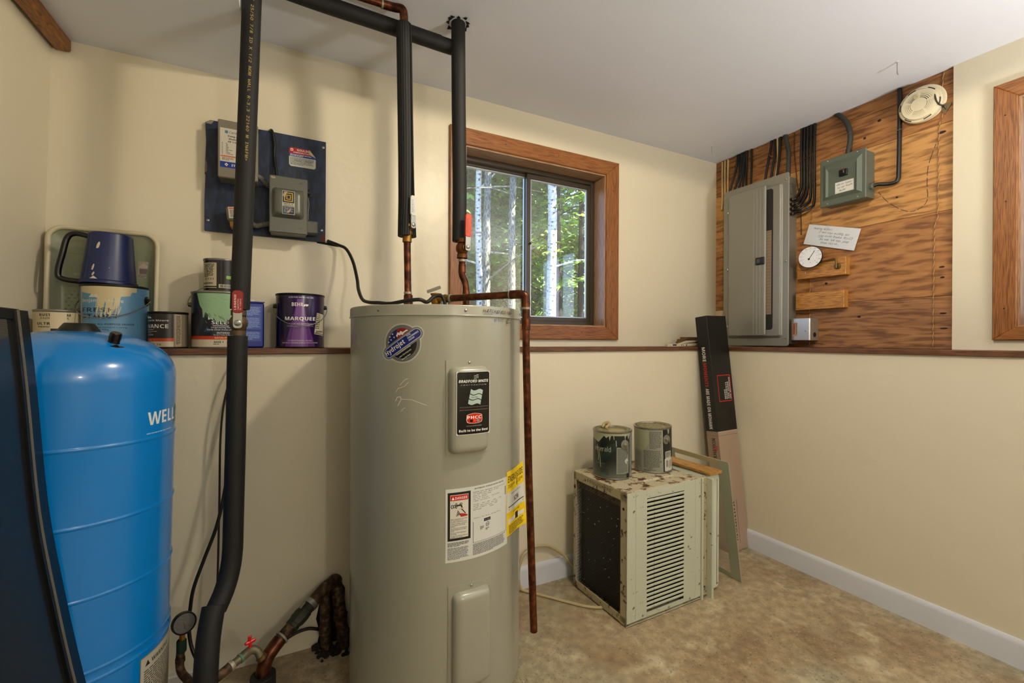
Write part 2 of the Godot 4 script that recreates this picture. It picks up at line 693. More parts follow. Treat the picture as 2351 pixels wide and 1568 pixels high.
func added_pendant(at: Vector3, energy: float) -> void:  # unseen bulb added as fill for the heater, tank and lower walls
	var t := thing("added_fill_bulb", "added bare fill bulb on a cord, out of view behind the camera", "lamp", at)
	obj("cord", MB.new().tube([Vector3.ZERO, Vector3(0, -0.5, 0)], 0.004, 8), mat(Color(0.8, 0.8, 0.78), 0.5), t)
	obj("holder", MB.new().lathe([Vector2(0, -0.56), Vector2(0.02, -0.56), Vector2(0.02, -0.51), Vector2(0.006, -0.495)], 20), mat(Color(0.85, 0.84, 0.8), 0.4), t)
	var pr := []
	for k in 14:
		var a := -PI / 2 + PI * 0.86 * k / 13.0
		pr.append(Vector2(0.05 * cos(a), -0.62 + 0.05 * sin(a)))
	pr.append(Vector2(0.016, -0.56))
	obj("bulb", MB.new().lathe(pr, 24), mat(Color(1, 0.96, 0.9), 0.3, 0.0, {"emission_enabled": true, "emission": Color(1, 0.97, 0.92), "emission_energy_multiplier": 2.0}), t)
	var l := OmniLight3D.new()
	l.name = "fill_bulb_light"
	l.light_color = Color(1.0, 0.97, 0.92)
	l.light_energy = energy
	l.light_size = 0.05
	l.omni_range = 12.0
	l.omni_attenuation = 2.0
	l.shadow_enabled = true
	l.position = Vector3(0, -0.62, 0)
	t.add_child(l, true)


var wall_paint: StandardMaterial3D
var wall_gloss: StandardMaterial3D
func shell() -> void:
	var nb := noise_tex(512, 0.02, 5, [], {"normal": 1.4, "oct": 5})
	wall_paint = mat(CREAM, 0.55, 0.0, {"normal_enabled": true, "normal_texture": nb, "normal_scale": 0.25, "uv1_triplanar": true, "uv1_world_triplanar": true, "uv1_scale": Vector3(1.6, 1.6, 1.6)})
	wall_gloss = mat(CREAM * 1.0, 0.36, 0.0, {"normal_enabled": true, "normal_texture": nb, "normal_scale": 0.32, "uv1_triplanar": true, "uv1_world_triplanar": true, "uv1_scale": Vector3(1.1, 1.1, 1.1)})
	var white_ceiling := mat(Color(0.86, 0.87, 0.90), 0.6, 0.0, {"normal_enabled": true, "normal_texture": nb, "normal_scale": 0.2, "uv1_triplanar": true, "uv1_world_triplanar": true, "uv1_scale": Vector3(1.3, 1.3, 1.3)})
	# floor
	struct("floor", MB.new().box(Vector3(0.95, -0.06, 0.1), Vector3(4.2, 0.12, 4.9)), concrete())
	# ceiling with the lower part on the left
	var c := struct("ceiling", MB.new().box(Vector3(0.95, 2.381, 0.1), Vector3(4.2, 0.16, 4.9)), white_ceiling)
	obj("soffit", MB.new().box(Vector3(-0.534, 2.215, 0.1), Vector3(0.832, 0.172, 4.6), Basis(), 0.002), white_ceiling, c)
	# back wall: thick foundation below the ledge, thinner wall with a window above
	var wb := MB.new()
	wb.box(Vector3(0.9, 0.542, -2.08), Vector3(4.1, 1.084, 0.56))
	wb.box(Vector3(0.9, 1.1485, -2.08), Vector3(4.1, 0.129, 0.16))
	wb.box(Vector3(0.9, 2.183, -2.08), Vector3(4.1, 0.236, 0.16))
	wb.box(Vector3(-0.193, 1.639, -2.08), Vector3(1.914, 0.852, 0.16))
	wb.box(Vector3(2.2775, 1.639, -2.08), Vector3(1.345, 0.852, 0.16))
	struct("wall_back", wb, wall_gloss)
	# right wall
	var wr := MB.new()
	wr.box(Vector3(2.4715, 0.542, 0.25), Vector3(0.357, 1.084, 4.1))
	wr.box(Vector3(2.59, 1.6925, -1.39), Vector3(0.12, 1.217, 1.22))
	wr.box(Vector3(2.58, 1.6925, -0.7365), Vector3(0.14, 1.217, 0.191))
	wr.box(Vector3(2.58, 1.1405, -0.2205), Vector3(0.14, 0.113, 0.841))
	wr.box(Vector3(2.58, 2.1905, -0.2205), Vector3(0.14, 0.221, 0.841))
	wr.box(Vector3(2.58, 1.6925, 1.25), Vector3(0.14, 1.217, 2.1))
	struct("wall_right", wr, wall_gloss)
	# left wall, a little out of square
	var wl := MB.new()
	var lb := Basis(Vector3(0, 1, 0), deg_to_rad(-1.6)) * Basis(Vector3(0, 0, 1), deg_to_rad(-1.35))
	wl.box(Vector3(-0.705, 1.15, -2.0) + lb * Vector3(-0.075, 0, 2.1), Vector3(0.15, 2.5, 4.6), lb)
	struct("wall_left", wl, wall_paint)
	# wall behind the camera
	struct("wall_front", MB.new().box(Vector3(0.9, 1.15, 2.36), Vector3(4.1, 2.3, 0.12)), wall_paint)
	# ledge boards
	var lw := wood(Color(0.46, 0.30, 0.19), Color(0.32, 0.19, 0.11), 11, 3.0, 0.12, 5, 0.42)
	struct("trim_1", MB.new().box(Vector3(0.79, 1.0945, -1.894), Vector3(2.99, 0.021, 0.212), Basis(), 0.002), lw)
	struct("trim_2", MB.new().box(Vector3(2.3955, 1.0945, 0.253), Vector3(0.229, 0.021, 4.08), Basis(), 0.002, Vector2(0.3, 0.1)), lw)
	# baseboards
	var bw := mat(Color(0.80, 0.81, 0.84), 0.45)
	struct("baseboard_right", base_strip(3.9).move(Transform3D(Basis(Vector3(0, 0, 1), Vector3(0, 1, 0), Vector3(-1, 0, 0)), Vector3(2.293, 0, -1.8))), bw)
	struct("baseboard_back", base_strip(1.36).move(Transform3D(Basis(), Vector3(0.93, 0, -1.8))), bw)
	struct("baseboard_001", MB.new().box(Vector3(-0.45, 0.022, -1.79), Vector3(0.42, 0.044, 0.02), Basis(), 0.004), mat(Color(0.72, 0.71, 0.68), 0.5))
	# square batten in the left ceiling corner
	var ow := wood(Color(0.66, 0.42, 0.13), Color(0.45, 0.25, 0.06), 21, 1.3, 0.1, 4, 0.4)
	var tb := Basis(Vector3(0, 1, 0), deg_to_rad(-1.6))
	struct("trim_3", MB.new().box(Vector3(-0.653, 2.108, -1.997) + tb * Vector3(0, 0, 1.5), Vector3(0.042, 0.042, 3.0), tb, 0.005), ow)
	planks()


func base_strip(l: float) -> MB:
	# x along, y up, z out of the wall
	var pr := PackedVector2Array([Vector2(0, 0), Vector2(0.013, 0), Vector2(0.013, 0.08), Vector2(0.010, 0.092), Vector2(0.006, 0.1), Vector2(0, 0.1)])
	return MB.new().prism(pr, l, Transform3D(Basis(Vector3(0, 0, 1), Vector3(0, 1, 0), Vector3(1, 0, 0)), Vector3.ZERO))


func concrete() -> StandardMaterial3D:
	var N := 1024
	var a := _layer(N, 0.004, 3, 5)
	var b := _layer(N, 0.012, 9, 5)
	var c := _layer(N, 0.05, 14, 4)
	var d := _layer(N, 0.2, 21, 2)
	var g := _layer(N, 0.0035, 33, 3)
	var dat := PackedByteArray()
	dat.resize(N * N * 3)
	var tan1 := Vector3(162, 143, 112)
	var brown := Vector3(134, 110, 80)
	var grey := Vector3(150, 147, 122)
	var pale := Vector3(196, 186, 156)
	for i in N * N:
		var A := a[i] / 255.0
		var B := b[i] / 255.0
		var Cc := c[i] / 255.0
		var G := g[i] / 255.0
		var v := tan1.lerp(brown, clampf((A - 0.42) * 3.0, 0, 1) * 0.85)
		v = v.lerp(grey, clampf((G - 0.5) * 3.4, 0, 1) * 0.8)
		v = v.lerp(pale, clampf((B - 0.62) * 5.0, 0, 1) * 0.55)
		v *= 0.84 + 0.3 * Cc
		if d[i] > 205:
			v = v.lerp(pale, 0.6)
		elif d[i] < 48:
			v *= 0.72
		dat[i * 3] = int(clampf(v.x, 0, 255))
		dat[i * 3 + 1] = int(clampf(v.y, 0, 255))
		dat[i * 3 + 2] = int(clampf(v.z, 0, 255))
	var m := StandardMaterial3D.new()
	m.albedo_texture = ImageTexture.create_from_image(Image.create_from_data(N, N, false, Image.FORMAT_RGB8, dat))
	m.uv1_triplanar = true
	m.uv1_world_triplanar = true
	m.uv1_scale = Vector3(0.36, 0.36, 0.36)
	m.uv1_offset = Vector3(0.18, 0, 0.4)
	m.roughness = 0.5
	m.normal_enabled = true
	m.normal_texture = noise_tex(512, 0.03, 8, [], {"normal": 2.0, "oct": 5})
	m.normal_scale = 0.3
	return m


func _layer(n: int, freq: float, sd: int, oct: int) -> PackedByteArray:
	var f := FastNoiseLite.new()
	f.noise_type = FastNoiseLite.TYPE_SIMPLEX_SMOOTH
	f.seed = sd
	f.frequency = freq
	f.fractal_octaves = oct
	var im := f.get_seamless_image(n, n)
	im.convert(Image.FORMAT_L8)
	return im.get_data()


# the bare boarded part of the right wall
func planks() -> void:
	var holder := Node3D.new()
	holder.name = "wall_right_boards"
	add_child(holder)
	holder.set_meta("kind", "structure")
	var ys := [1.105, 1.335, 1.70, 2.076, 2.235, 2.3]
	var tones := [[Color(0.66, 0.47, 0.29), Color(0.53, 0.36, 0.21)], [Color(0.70, 0.49, 0.28), Color(0.57, 0.38, 0.20)], [Color(0.78, 0.58, 0.34), Color(0.70, 0.49, 0.26)], [Color(0.69, 0.48, 0.27), Color(0.58, 0.38, 0.19)], [Color(0.64, 0.44, 0.24), Color(0.52, 0.34, 0.16)]]
	for k in 5:
		var m := wood(tones[k][0], tones[k][1], 40 + k, 4.2, [0.55, 0.8, 0.7, 0.5, 0.5][k], 6, 0.5)
		var g := 0.0012
		var h: float = ys[k + 1] - ys[k] - g
		var zl := -2.0 if k > 0 else -1.66
		var b := MB.new().box(Vector3(2.526, ys[k] + h / 2 + g, (zl - 0.835) / 2), Vector3(0.008, h, -0.835 - zl), Basis(), 0.0012, Vector2(0.31 * k, 0.27 * k))
		obj("plank", b, m, holder)
	# ragged plaster left in the corner under the boards
	obj("plaster_strip", MB.new().box(Vector3(2.524, 1.22, -1.93), Vector3(0.012, 0.23, 0.14), Basis(), 0.003), mat(Color(0.78, 0.7, 0.55), 0.7), holder)
# ---------------------------------------------------------------- windows
# a window in local axes: x along the wall, y up, z into the room; wall face at z 0
func casing_part(called: String, quad4: Array, d: float, m: Material, parent: Node) -> void:
	obj(called, MB.new().prism(PackedVector2Array(quad4), d, Transform3D(), 0.003), m, parent)


func uv_turn(m: StandardMaterial3D) -> StandardMaterial3D:
	# the same wood with its grain along v instead of u
	var c: StandardMaterial3D = m.duplicate()
	c.uv1_scale = Vector3(m.uv1_scale.y, m.uv1_scale.x, 1)
	return c


func window(called: String, xf: Transform3D, w: float, h: float, cl: float, cr: float, ct: float, cb: float, depth: float, panes: bool) -> Node3D:
	var o := Node3D.new()
	o.name = called
	add_child(o)
	o.transform = xf
	o.set_meta("kind", "structure")
	var flat := wood(Color(0.60, 0.385, 0.19), Color(0.49, 0.29, 0.125), 31, 2.6, 0.09, 5, 0.36)
	# noise fields are turned for the uprights
	var up: StandardMaterial3D = uv_turn(flat)
	var d := 0.019
	casing_part("casing_head", [Vector2(-cl, h + ct), Vector2(0, h), Vector2(w, h), Vector2(w + cr, h + ct)], d, flat, o)
	casing_part("casing_sill", [Vector2(-cl, -cb), Vector2(w + cr, -cb), Vector2(w, 0), Vector2(0, 0)], d, flat, o)
	casing_part("casing_side", [Vector2(-cl, -cb), Vector2(0, 0), Vector2(0, h), Vector2(-cl, h + ct)], d, up, o)
	casing_part("casing_side", [Vector2(w + cr, -cb), Vector2(w + cr, h + ct), Vector2(w, h), Vector2(w, 0)], d, up, o)
	# nail heads
	var nails := MB.new()
	for q: Vector2 in [Vector2(w * 0.25, h + ct * 0.5), Vector2(w * 0.62, h + ct * 0.55), Vector2(w + cr * 0.5, h * 0.9), Vector2(w + cr * 0.45, h * 0.5), Vector2(w + cr * 0.55, h * 0.12), Vector2(-cl * 0.5, h * 0.93), Vector2(-cl * 0.45, h * 0.55), Vector2(-cl * 0.5, h * 0.08), Vector2(w * 0.4, -cb * 0.5), Vector2(w * 0.8, -cb * 0.45)]:
		nails.lathe([Vector2(0.0028, 0), Vector2(0.0028, 0.0006), Vector2(0, 0.0006)], 8, along(Vector3(q.x, q.y, d - 0.0002), Vector3(0, 0, 1)))
	var nl := obj("nails", nails, mat(Color(0.1, 0.06, 0.03), 0.6), o)
	nl.set_meta("kind", "stuff")
	# liner boards, wood paled for the sky light on the reveals
	var lm := wood(Color(0.70, 0.56, 0.42), Color(0.58, 0.43, 0.3), 36, 2.4, 0.06, 5, 0.4)
	var lt := 0.008
	obj("liner_head", MB.new().box(Vector3(w / 2, h - lt / 2, -depth / 2 + 0.004), Vector3(w, lt, depth + 0.008)), lm, o)
	obj("liner_sill", MB.new().box(Vector3(w / 2, lt / 2, -depth / 2 + 0.004), Vector3(w, lt, depth + 0.008)), lm, o)
	obj("liner_side", MB.new().box(Vector3(lt / 2, h / 2, -depth / 2 + 0.004), Vector3(lt, h - 2 * lt, depth + 0.008)), lm, o)
	obj("liner_side", MB.new().box(Vector3(w - lt / 2, h / 2, -depth / 2 + 0.004), Vector3(lt, h - 2 * lt, depth + 0.008)), lm, o)
	# metal frame: a track round the opening, a fixed light on the left, a sliding sash on the right
	var brown := mat(Color(0.27, 0.235, 0.19), 0.32, 0.4)
	var glint_silver := mat(Color(0.72, 0.75, 0.78), 0.28, 0.7)  # light glinting along the bead is put into its colour
	var glass := mat(Color(0.95, 0.98, 0.97, 0.05), 0.02, 0.0, {"transparency": BaseMaterial3D.TRANSPARENCY_ALPHA})
	var fr := obj("frame", ring(lt, lt, w - lt, h - lt, 0.024, 0.055, -depth - 0.055, 0.002), brown, o)
	fr.set_meta("label", "dark brown metal window frame")
	var xm := w * 0.48
	for s in 2:
		var x0 := lt + 0.022 if s == 0 else xm - 0.012
		var x1 := xm + 0.008 if s == 0 else w - lt - 0.02
		var zz := -depth - 0.046 if s == 0 else -depth - 0.024
		var st := 0.016 if s == 0 else 0.023
		var sh := obj("sash", ring(x0, lt + 0.02, x1, h - lt - (0.02 if s == 0 else 0.028), st, 0.018, zz, 0.0015), brown, o)
		obj("glint_bead", ring(x0 + st, lt + 0.02 + st, x1 - st, h - lt - (0.02 if s == 0 else 0.028) - st, 0.0075, 0.011, zz + 0.001, 0.0012), glint_silver, sh)
		obj("pane", MB.new().box(Vector3((x0 + x1) / 2, h / 2, zz + 0.005), Vector3(x1 - x0 - 2 * st - 0.008, h - 2 * lt - 0.05 - 2 * st, 0.003)), glass, sh)
	if panes:
		obj("latch", MB.new().box(Vector3(xm + 0.006, h * 0.52, -depth + 0.002), Vector3(0.008, 0.012, 0.01), Basis(), 0.002), brown, o)
	return o


# a rectangular ring of bars in x,y, depth along z from z0
func ring(x0: float, y0: float, x1: float, y1: float, t: float, d: float, z0: float, bev := 0.0) -> MB:
	var b := MB.new()
	var xf := Transform3D(Basis(), Vector3(0, 0, z0))
	var A := Vector2(x0, y0); var B := Vector2(x1, y0); var C := Vector2(x1, y1); var D := Vector2(x0, y1)
	var a := A + Vector2(t, t); var bb := B + Vector2(-t, t); var c := C - Vector2(t, t); var dd := D + Vector2(t, -t)
	for q: Array in [[A, B, bb, a], [B, C, c, bb], [C, D, dd, c], [D, A, a, dd]]:
		b.prism(PackedVector2Array(q), d, xf, bev)
	return b


func windows() -> void:
	window("window_1", Transform3D(Basis(), Vector3(0.764, 1.213, -2.0)), 0.841, 0.852, 0.077, 0.088, 0.078, 0.07, 0.085, true)
	# local x runs towards the camera end: x -> +z needs z -> -x (into the room)
	window("window_2", Transform3D(Basis(Vector3(0, 0, 1), Vector3(0, 1, 0), Vector3(-1, 0, 0)), Vector3(2.51, 1.197, -0.641)), 0.841, 0.883, 0.067, 0.067, 0.065, 0.052, 0.07, false)


# ---------------------------------------------------------------- outside
func outside() -> void:
	struct("ground", ground_mesh(), mat(Color(0.16, 0.17, 0.08), 0.95))
	struct("added_sunshade_roof", MB.new().box(Vector3(0.9, 2.56, 0.1), Vector3(5.6, 0.18, 6.2)), mat(Color(0.25, 0.24, 0.23), 0.9))  # unseen slab, eaves added to keep the sun out of the windows
	var leaf_mats := []
	for c: Color in [Color(0.42, 0.6, 0.22), Color(0.34, 0.54, 0.2), Color(0.5, 0.64, 0.27), Color(0.3, 0.47, 0.3)]:
		leaf_mats.append(mat(c, 0.4, 0.0, {"backlight_enabled": true, "backlight": Color(c.r * 0.9, c.g * 0.95, c.b * 0.6), "vertex_color_use_as_albedo": true}))
	var bark_grey := StandardMaterial3D.new()
	bark_grey.albedo_texture = noise_tex(256, 0.03, 61, [[0.25, Color(0.16, 0.16, 0.13)], [0.45, Color(0.42, 0.43, 0.38)], [0.6, Color(0.6, 0.62, 0.56)], [0.8, Color(0.3, 0.31, 0.25)]], {"oct": 5})
	bark_grey.uv1_scale = Vector3(1.4, 2, 1)
	bark_grey.roughness = 0.9
	var bark_white := StandardMaterial3D.new()
	bark_white.albedo_texture = noise_tex(256, 0.02, 62, [[0.2, Color(0.2, 0.18, 0.15)], [0.34, Color(0.85, 0.84, 0.78)], [0.85, Color(0.95, 0.94, 0.9)]], {"oct": 3})
	bark_white.uv1_scale = Vector3(3.5, 0.7, 1)
	bark_white.roughness = 0.7
	var bark_dark := mat(Color(0.13, 0.11, 0.09), 0.95)
	# trunk foot x, z, radius, height, bark, crown kind, crown base, crown radius, leaves
	var G := bark_grey; var Wt := bark_white; var D := bark_dark
	var spec := [
		[2.29, -5.2, 0.05, 8.5, G, 0, 3.6, 1.3, 1500, "slim grey mottled trunk left in the window's left pane"],
		[2.56, -5.0, 0.045, 9.0, G, 1, 3.8, 1.3, 1400, "slim grey lichened trunk in the middle of the left pane"],
		[2.42, -5.75, 0.045, 9.5, Wt, 1, 4.4, 1.4, 1400, "thin white birch close beside the grey trunk in the left pane"],
		[3.13, -5.0, 0.062, 9.0, Wt, 2, 3.5, 1.3, 1700, "white birch with black scars in the middle of the right pane"],
		[3.55, -5.5, 0.07, 8.0, D, 0, 3.0, 1.3, 1900, "dark trunk standing just right of the white birch"],
		[4.05, -5.6, 0.045, 7.5, D, 2, 1.4, 1.2, 2600, "leafy bright tree at the right edge of the window"],
		[2.6, -9.5, 0.06, 9.0, D, 1, 1.0, 1.9, 3000, "dark stemmed tree deep behind the left pane"],
		[3.9, -9.0, 0.07, 9.0, G, 2, 0.8, 1.8, 3000, "grey stemmed tree deep between the two panes"],
		[5.6, -9.2, 0.07, 9.0, D, 1, 0.8, 2.0, 3200, "bushy green tree deep behind the right pane"],
		[4.6, -12.5, 0.08, 11.0, G, 3, 0.6, 2.4, 3200, "bluish green tree far behind the white birch"],
		[7.4, -12.5, 0.08, 11.0, D, 3, 0.6, 2.4, 3000, "bluish green tree far off to the right"],
		[3.0, -14.5, 0.08, 11.0, G, 3, 0.6, 2.4, 3000, "bluish green tree far off to the left"],
		[0.9, -7.0, 0.06, 8.0, G, 0, 1.0, 1.6, 2200, "green tree beyond the window's left edge"],
		[6.6, -6.4, 0.07, 8.0, G, 2, 0.8, 1.7, 2200, "bright green tree beyond the window's right edge"],
		[3.35, -7.2, 0.03, 4.2, D, 2, 0.5, 1.1, 2200, "low leafy sapling under the centre of the window"],
		[2.2, -7.0, 0.03, 3.6, D, 0, 0.3, 1.0, 2000, "low leafy sapling under the left pane"],
		[4.6, -7.4, 0.03, 4.6, D, 0, 0.6, 1.2, 2400, "leafy sapling reaching up behind the right pane"],
		[7.0, -1.0, 0.08, 8.0, G, 0, 0.8, 1.9, 2000, "green tree beyond the right wall's window"],
		[8.0, 2.8, 0.08, 8.0, G, 1, 0.8, 2.0, 2000, "dark green tree further along the right wall"],
	]
	for k in spec.size():
		tree(spec[k], leaf_mats, 100 + k)


func ground_mesh() -> MB:
	var b := MB.new()
	var n := 14
	for i in n:
		for j in n:
			var p := []
			for q: Vector2 in [Vector2(0, 0), Vector2(1, 0), Vector2(1, 1), Vector2(0, 1)]:
				var x: float = -14.0 + 34.0 * (i + q.x) / n
				var z: float = 8.0 - 34.0 * (j + q.y) / n
				var y := 0.55
				if x > -1.2 and x < 3.1 and z > -2.4 and z < 2.8:
					y = -0.4
				y += maxf(0.0, -z - 6.0) * 0.11 + maxf(0.0, x - 5.0) * 0.05
				p.append(Vector3(x, y, z))
			b.quad(p[0], p[1], p[2], p[3])
	return b


func ground_y(x: float, z: float) -> float:
	return 0.5 + maxf(0.0, -z - 6.0) * 0.11 + maxf(0.0, x - 5.0) * 0.05


var leaf_meshes := []
func tree(s: Array, lm: Array, sd: int) -> void:
	var r := RandomNumberGenerator.new()
	r.seed = sd
	var gy := ground_y(s[0], s[1])
	var t := thing("tree", s[9], "tree", Vector3(s[0], gy, s[1]), 0.0, "trees outside the window")
	var h: float = s[3]
	var pts := []
	var rad := []
	for k in 9:
		var u := k / 8.0
		pts.append(Vector3(r.randf_range(-0.05, 0.05) * u * 2.0, h * u, r.randf_range(-0.05, 0.05) * u * 2.0))
		rad.append(s[2] * (1.15 - 0.75 * u))
	var tm := MB.new().tube(pts, rad, 9)
	obj("trunk", tm.done(70.0), s[4], t)
	# branches
	for k in 6:
		var u := r.randf_range(0.12, 0.8)
		var y: float = h * u
		var a := r.randf() * TAU
		var l: float = s[7] * r.randf_range(0.5, 0.9)
		var d := Vector3(cos(a), r.randf_range(-0.1, 0.6), sin(a)).normalized()
		var o := Vector3(0, y, 0)
		obj("branch", MB.new().tube([o, o + d * l * 0.5 + Vector3(0, 0.05, 0), o + d * l], [0.014, 0.009, 0.003], 5), s[4], t)
	if leaf_meshes.is_empty():
		for q in 3:
			leaf_meshes.append(leaf_mesh(q))
	var mm := MultiMesh.new()
	mm.transform_format = MultiMesh.TRANSFORM_3D
	mm.use_colors = true
	mm.mesh = leaf_meshes[sd % 3]
	var n: int = s[8] * (3 if s[1] < -6.3 else 1)
	mm.instance_count = n
	# leaves gather in flat sprays
	var k := 0
	while k < n:
		var y := lerpf(s[6], h, pow(r.randf(), 1.25))
		var a := r.randf() * TAU
		var rr: float = s[7] * sqrt(r.randf())
		var cc := Vector3(cos(a) * rr, y, sin(a) * rr)
		var tilt := Basis.from_euler(Vector3(r.randf_range(-0.35, 0.35), r.randf() * TAU, r.randf_range(-0.35, 0.35)))
		var tone := r.randf_range(0.55, 1.35)
		for q in mini(18, n - k):
			var off := tilt * Vector3(r.randfn(0, 0.17), r.randfn(0, 0.03), r.randfn(0, 0.17))
			var b := Basis.from_euler(Vector3(r.randf_range(-0.9, 0.9), r.randf() * TAU, r.randf_range(-0.7, 0.7))) * Basis().scaled(Vector3.ONE * r.randf_range(0.7, 1.35))
			mm.set_instance_transform(k, Transform3D(b, cc + off))
			var v := tone * r.randf_range(0.8, 1.2)
			mm.set_instance_color(k, Color(v * r.randf_range(0.85, 1.25), v, v * r.randf_range(0.7, 1.1)))
			k += 1
	var fo := MultiMeshInstance3D.new()
	fo.name = "foliage"
	fo.multimesh = mm
	fo.material_override = lm[s[5]]
	fo.set_meta("kind", "stuff")
	t.add_child(fo, true)


func leaf_mesh(q: int) -> ArrayMesh:
	# a small spray of pointed leaves, each bent along its rib
	var b := MB.new()
	var L: float = [0.085, 0.1, 0.075][q]
	for i in 3:
		var a := (i - 1) * 0.85
		var d := Vector3(sin(a), 0, cos(a))
		var n := Vector3(d.z, 0, -d.x)
		var o := d * 0.012
		var w := L * 0.3
		var tip := o + d * L + Vector3(0, -0.012, 0)
		var mid := o + d * L * 0.45 + Vector3(0, 0.004, 0)
		var le := o + d * L * 0.42 + n * w + Vector3(0, -0.006, 0)
		var ri := o + d * L * 0.42 - n * w + Vector3(0, -0.006, 0)
		b.tri(o, le, mid); b.tri(le, tip, mid); b.tri(o, mid, ri); b.tri(mid, tip, ri)
	return b.done(10.0)
# ---------------------------------------------------------------- water heater
# a flat outline laid onto a cylinder; poly in (arc metres, height), uv over box
func bent_poly(poly: PackedVector2Array, r: float, bx: Rect2, th := 0.0006) -> MB:
	var b := MB.new()
	var n := 14
	for k in n:
		var x0 := bx.position.x + bx.size.x * k / n
		var x1 := bx.position.x + bx.size.x * (k + 1) / n
		var strip := PackedVector2Array([Vector2(x0, bx.position.y), Vector2(x1, bx.position.y), Vector2(x1, bx.end.y), Vector2(x0, bx.end.y)])
		for pc: PackedVector2Array in Geometry2D.intersect_polygons(poly, strip):
			var ix := Geometry2D.triangulate_polygon(pc)
			for q in range(0, ix.size(), 3):
				var t := [pc[ix[q]], pc[ix[q + 1]], pc[ix[q + 2]]]
				if (t[1] - t[0]).cross(t[2] - t[0]) < 0:
					t.reverse()
				var P := []
				var U := []
				for m: Vector2 in t:
					var a: float = m.x / r
					P.append(Vector3(sin(a) * (r + th), m.y, cos(a) * (r + th)))
					U.append(Vector2((m.x - bx.position.x) / bx.size.x, 1.0 - (m.y - bx.position.y) / bx.size.y))
				b.tri(P[0], P[1], P[2], U[0], U[1], U[2])
	return b


# a raised cover pressed onto a cylinder
func pad(r: float, a0: float, a1: float, y0: float, y1: float, h: float, edge: float) -> MB:
	var b := MB.new()
	var us := []
	var vs := []
	var arc := r * (a1 - a0)
	for q: float in [0.0, 0.08, 0.25, 0.55, 1.0]:
		us.append(q * edge / arc); vs.append(q * edge / (y1 - y0))
	for k in range(1, 8):
		us.append(lerpf(edge / arc, 1.0 - edge / arc, k / 8.0)); vs.append(lerpf(edge / (y1 - y0), 1.0 - edge / (y1 - y0), k / 8.0))
	for q: float in [1.0, 0.55, 0.25, 0.08, 0.0]:
		us.append(1.0 - q * edge / arc); vs.append(1.0 - q * edge / (y1 - y0))
	var P := func(u: float, w: float) -> Vector3:
		var dx := minf(u, 1.0 - u) * arc / edge
		var dy := minf(w, 1.0 - w) * (y1 - y0) / edge
		var d := minf(minf(dx, dy), 1.0)
		if dx < 1.0 and dy < 1.0:
			d = clampf(1.0 - Vector2(1.0 - dx, 1.0 - dy).length(), 0.0, 1.0)
		var rr := r + h * sqrt(1.0 - (1.0 - d) * (1.0 - d))
		var a := lerpf(a0, a1, u)
		return Vector3(sin(a) * rr, lerpf(y0, y1, w), cos(a) * rr)
	for i in us.size() - 1:
		for j in vs.size() - 1:
			b.quad(P.call(us[i], vs[j]), P.call(us[i + 1], vs[j]), P.call(us[i + 1], vs[j + 1]), P.call(us[i], vs[j + 1]))
	return b


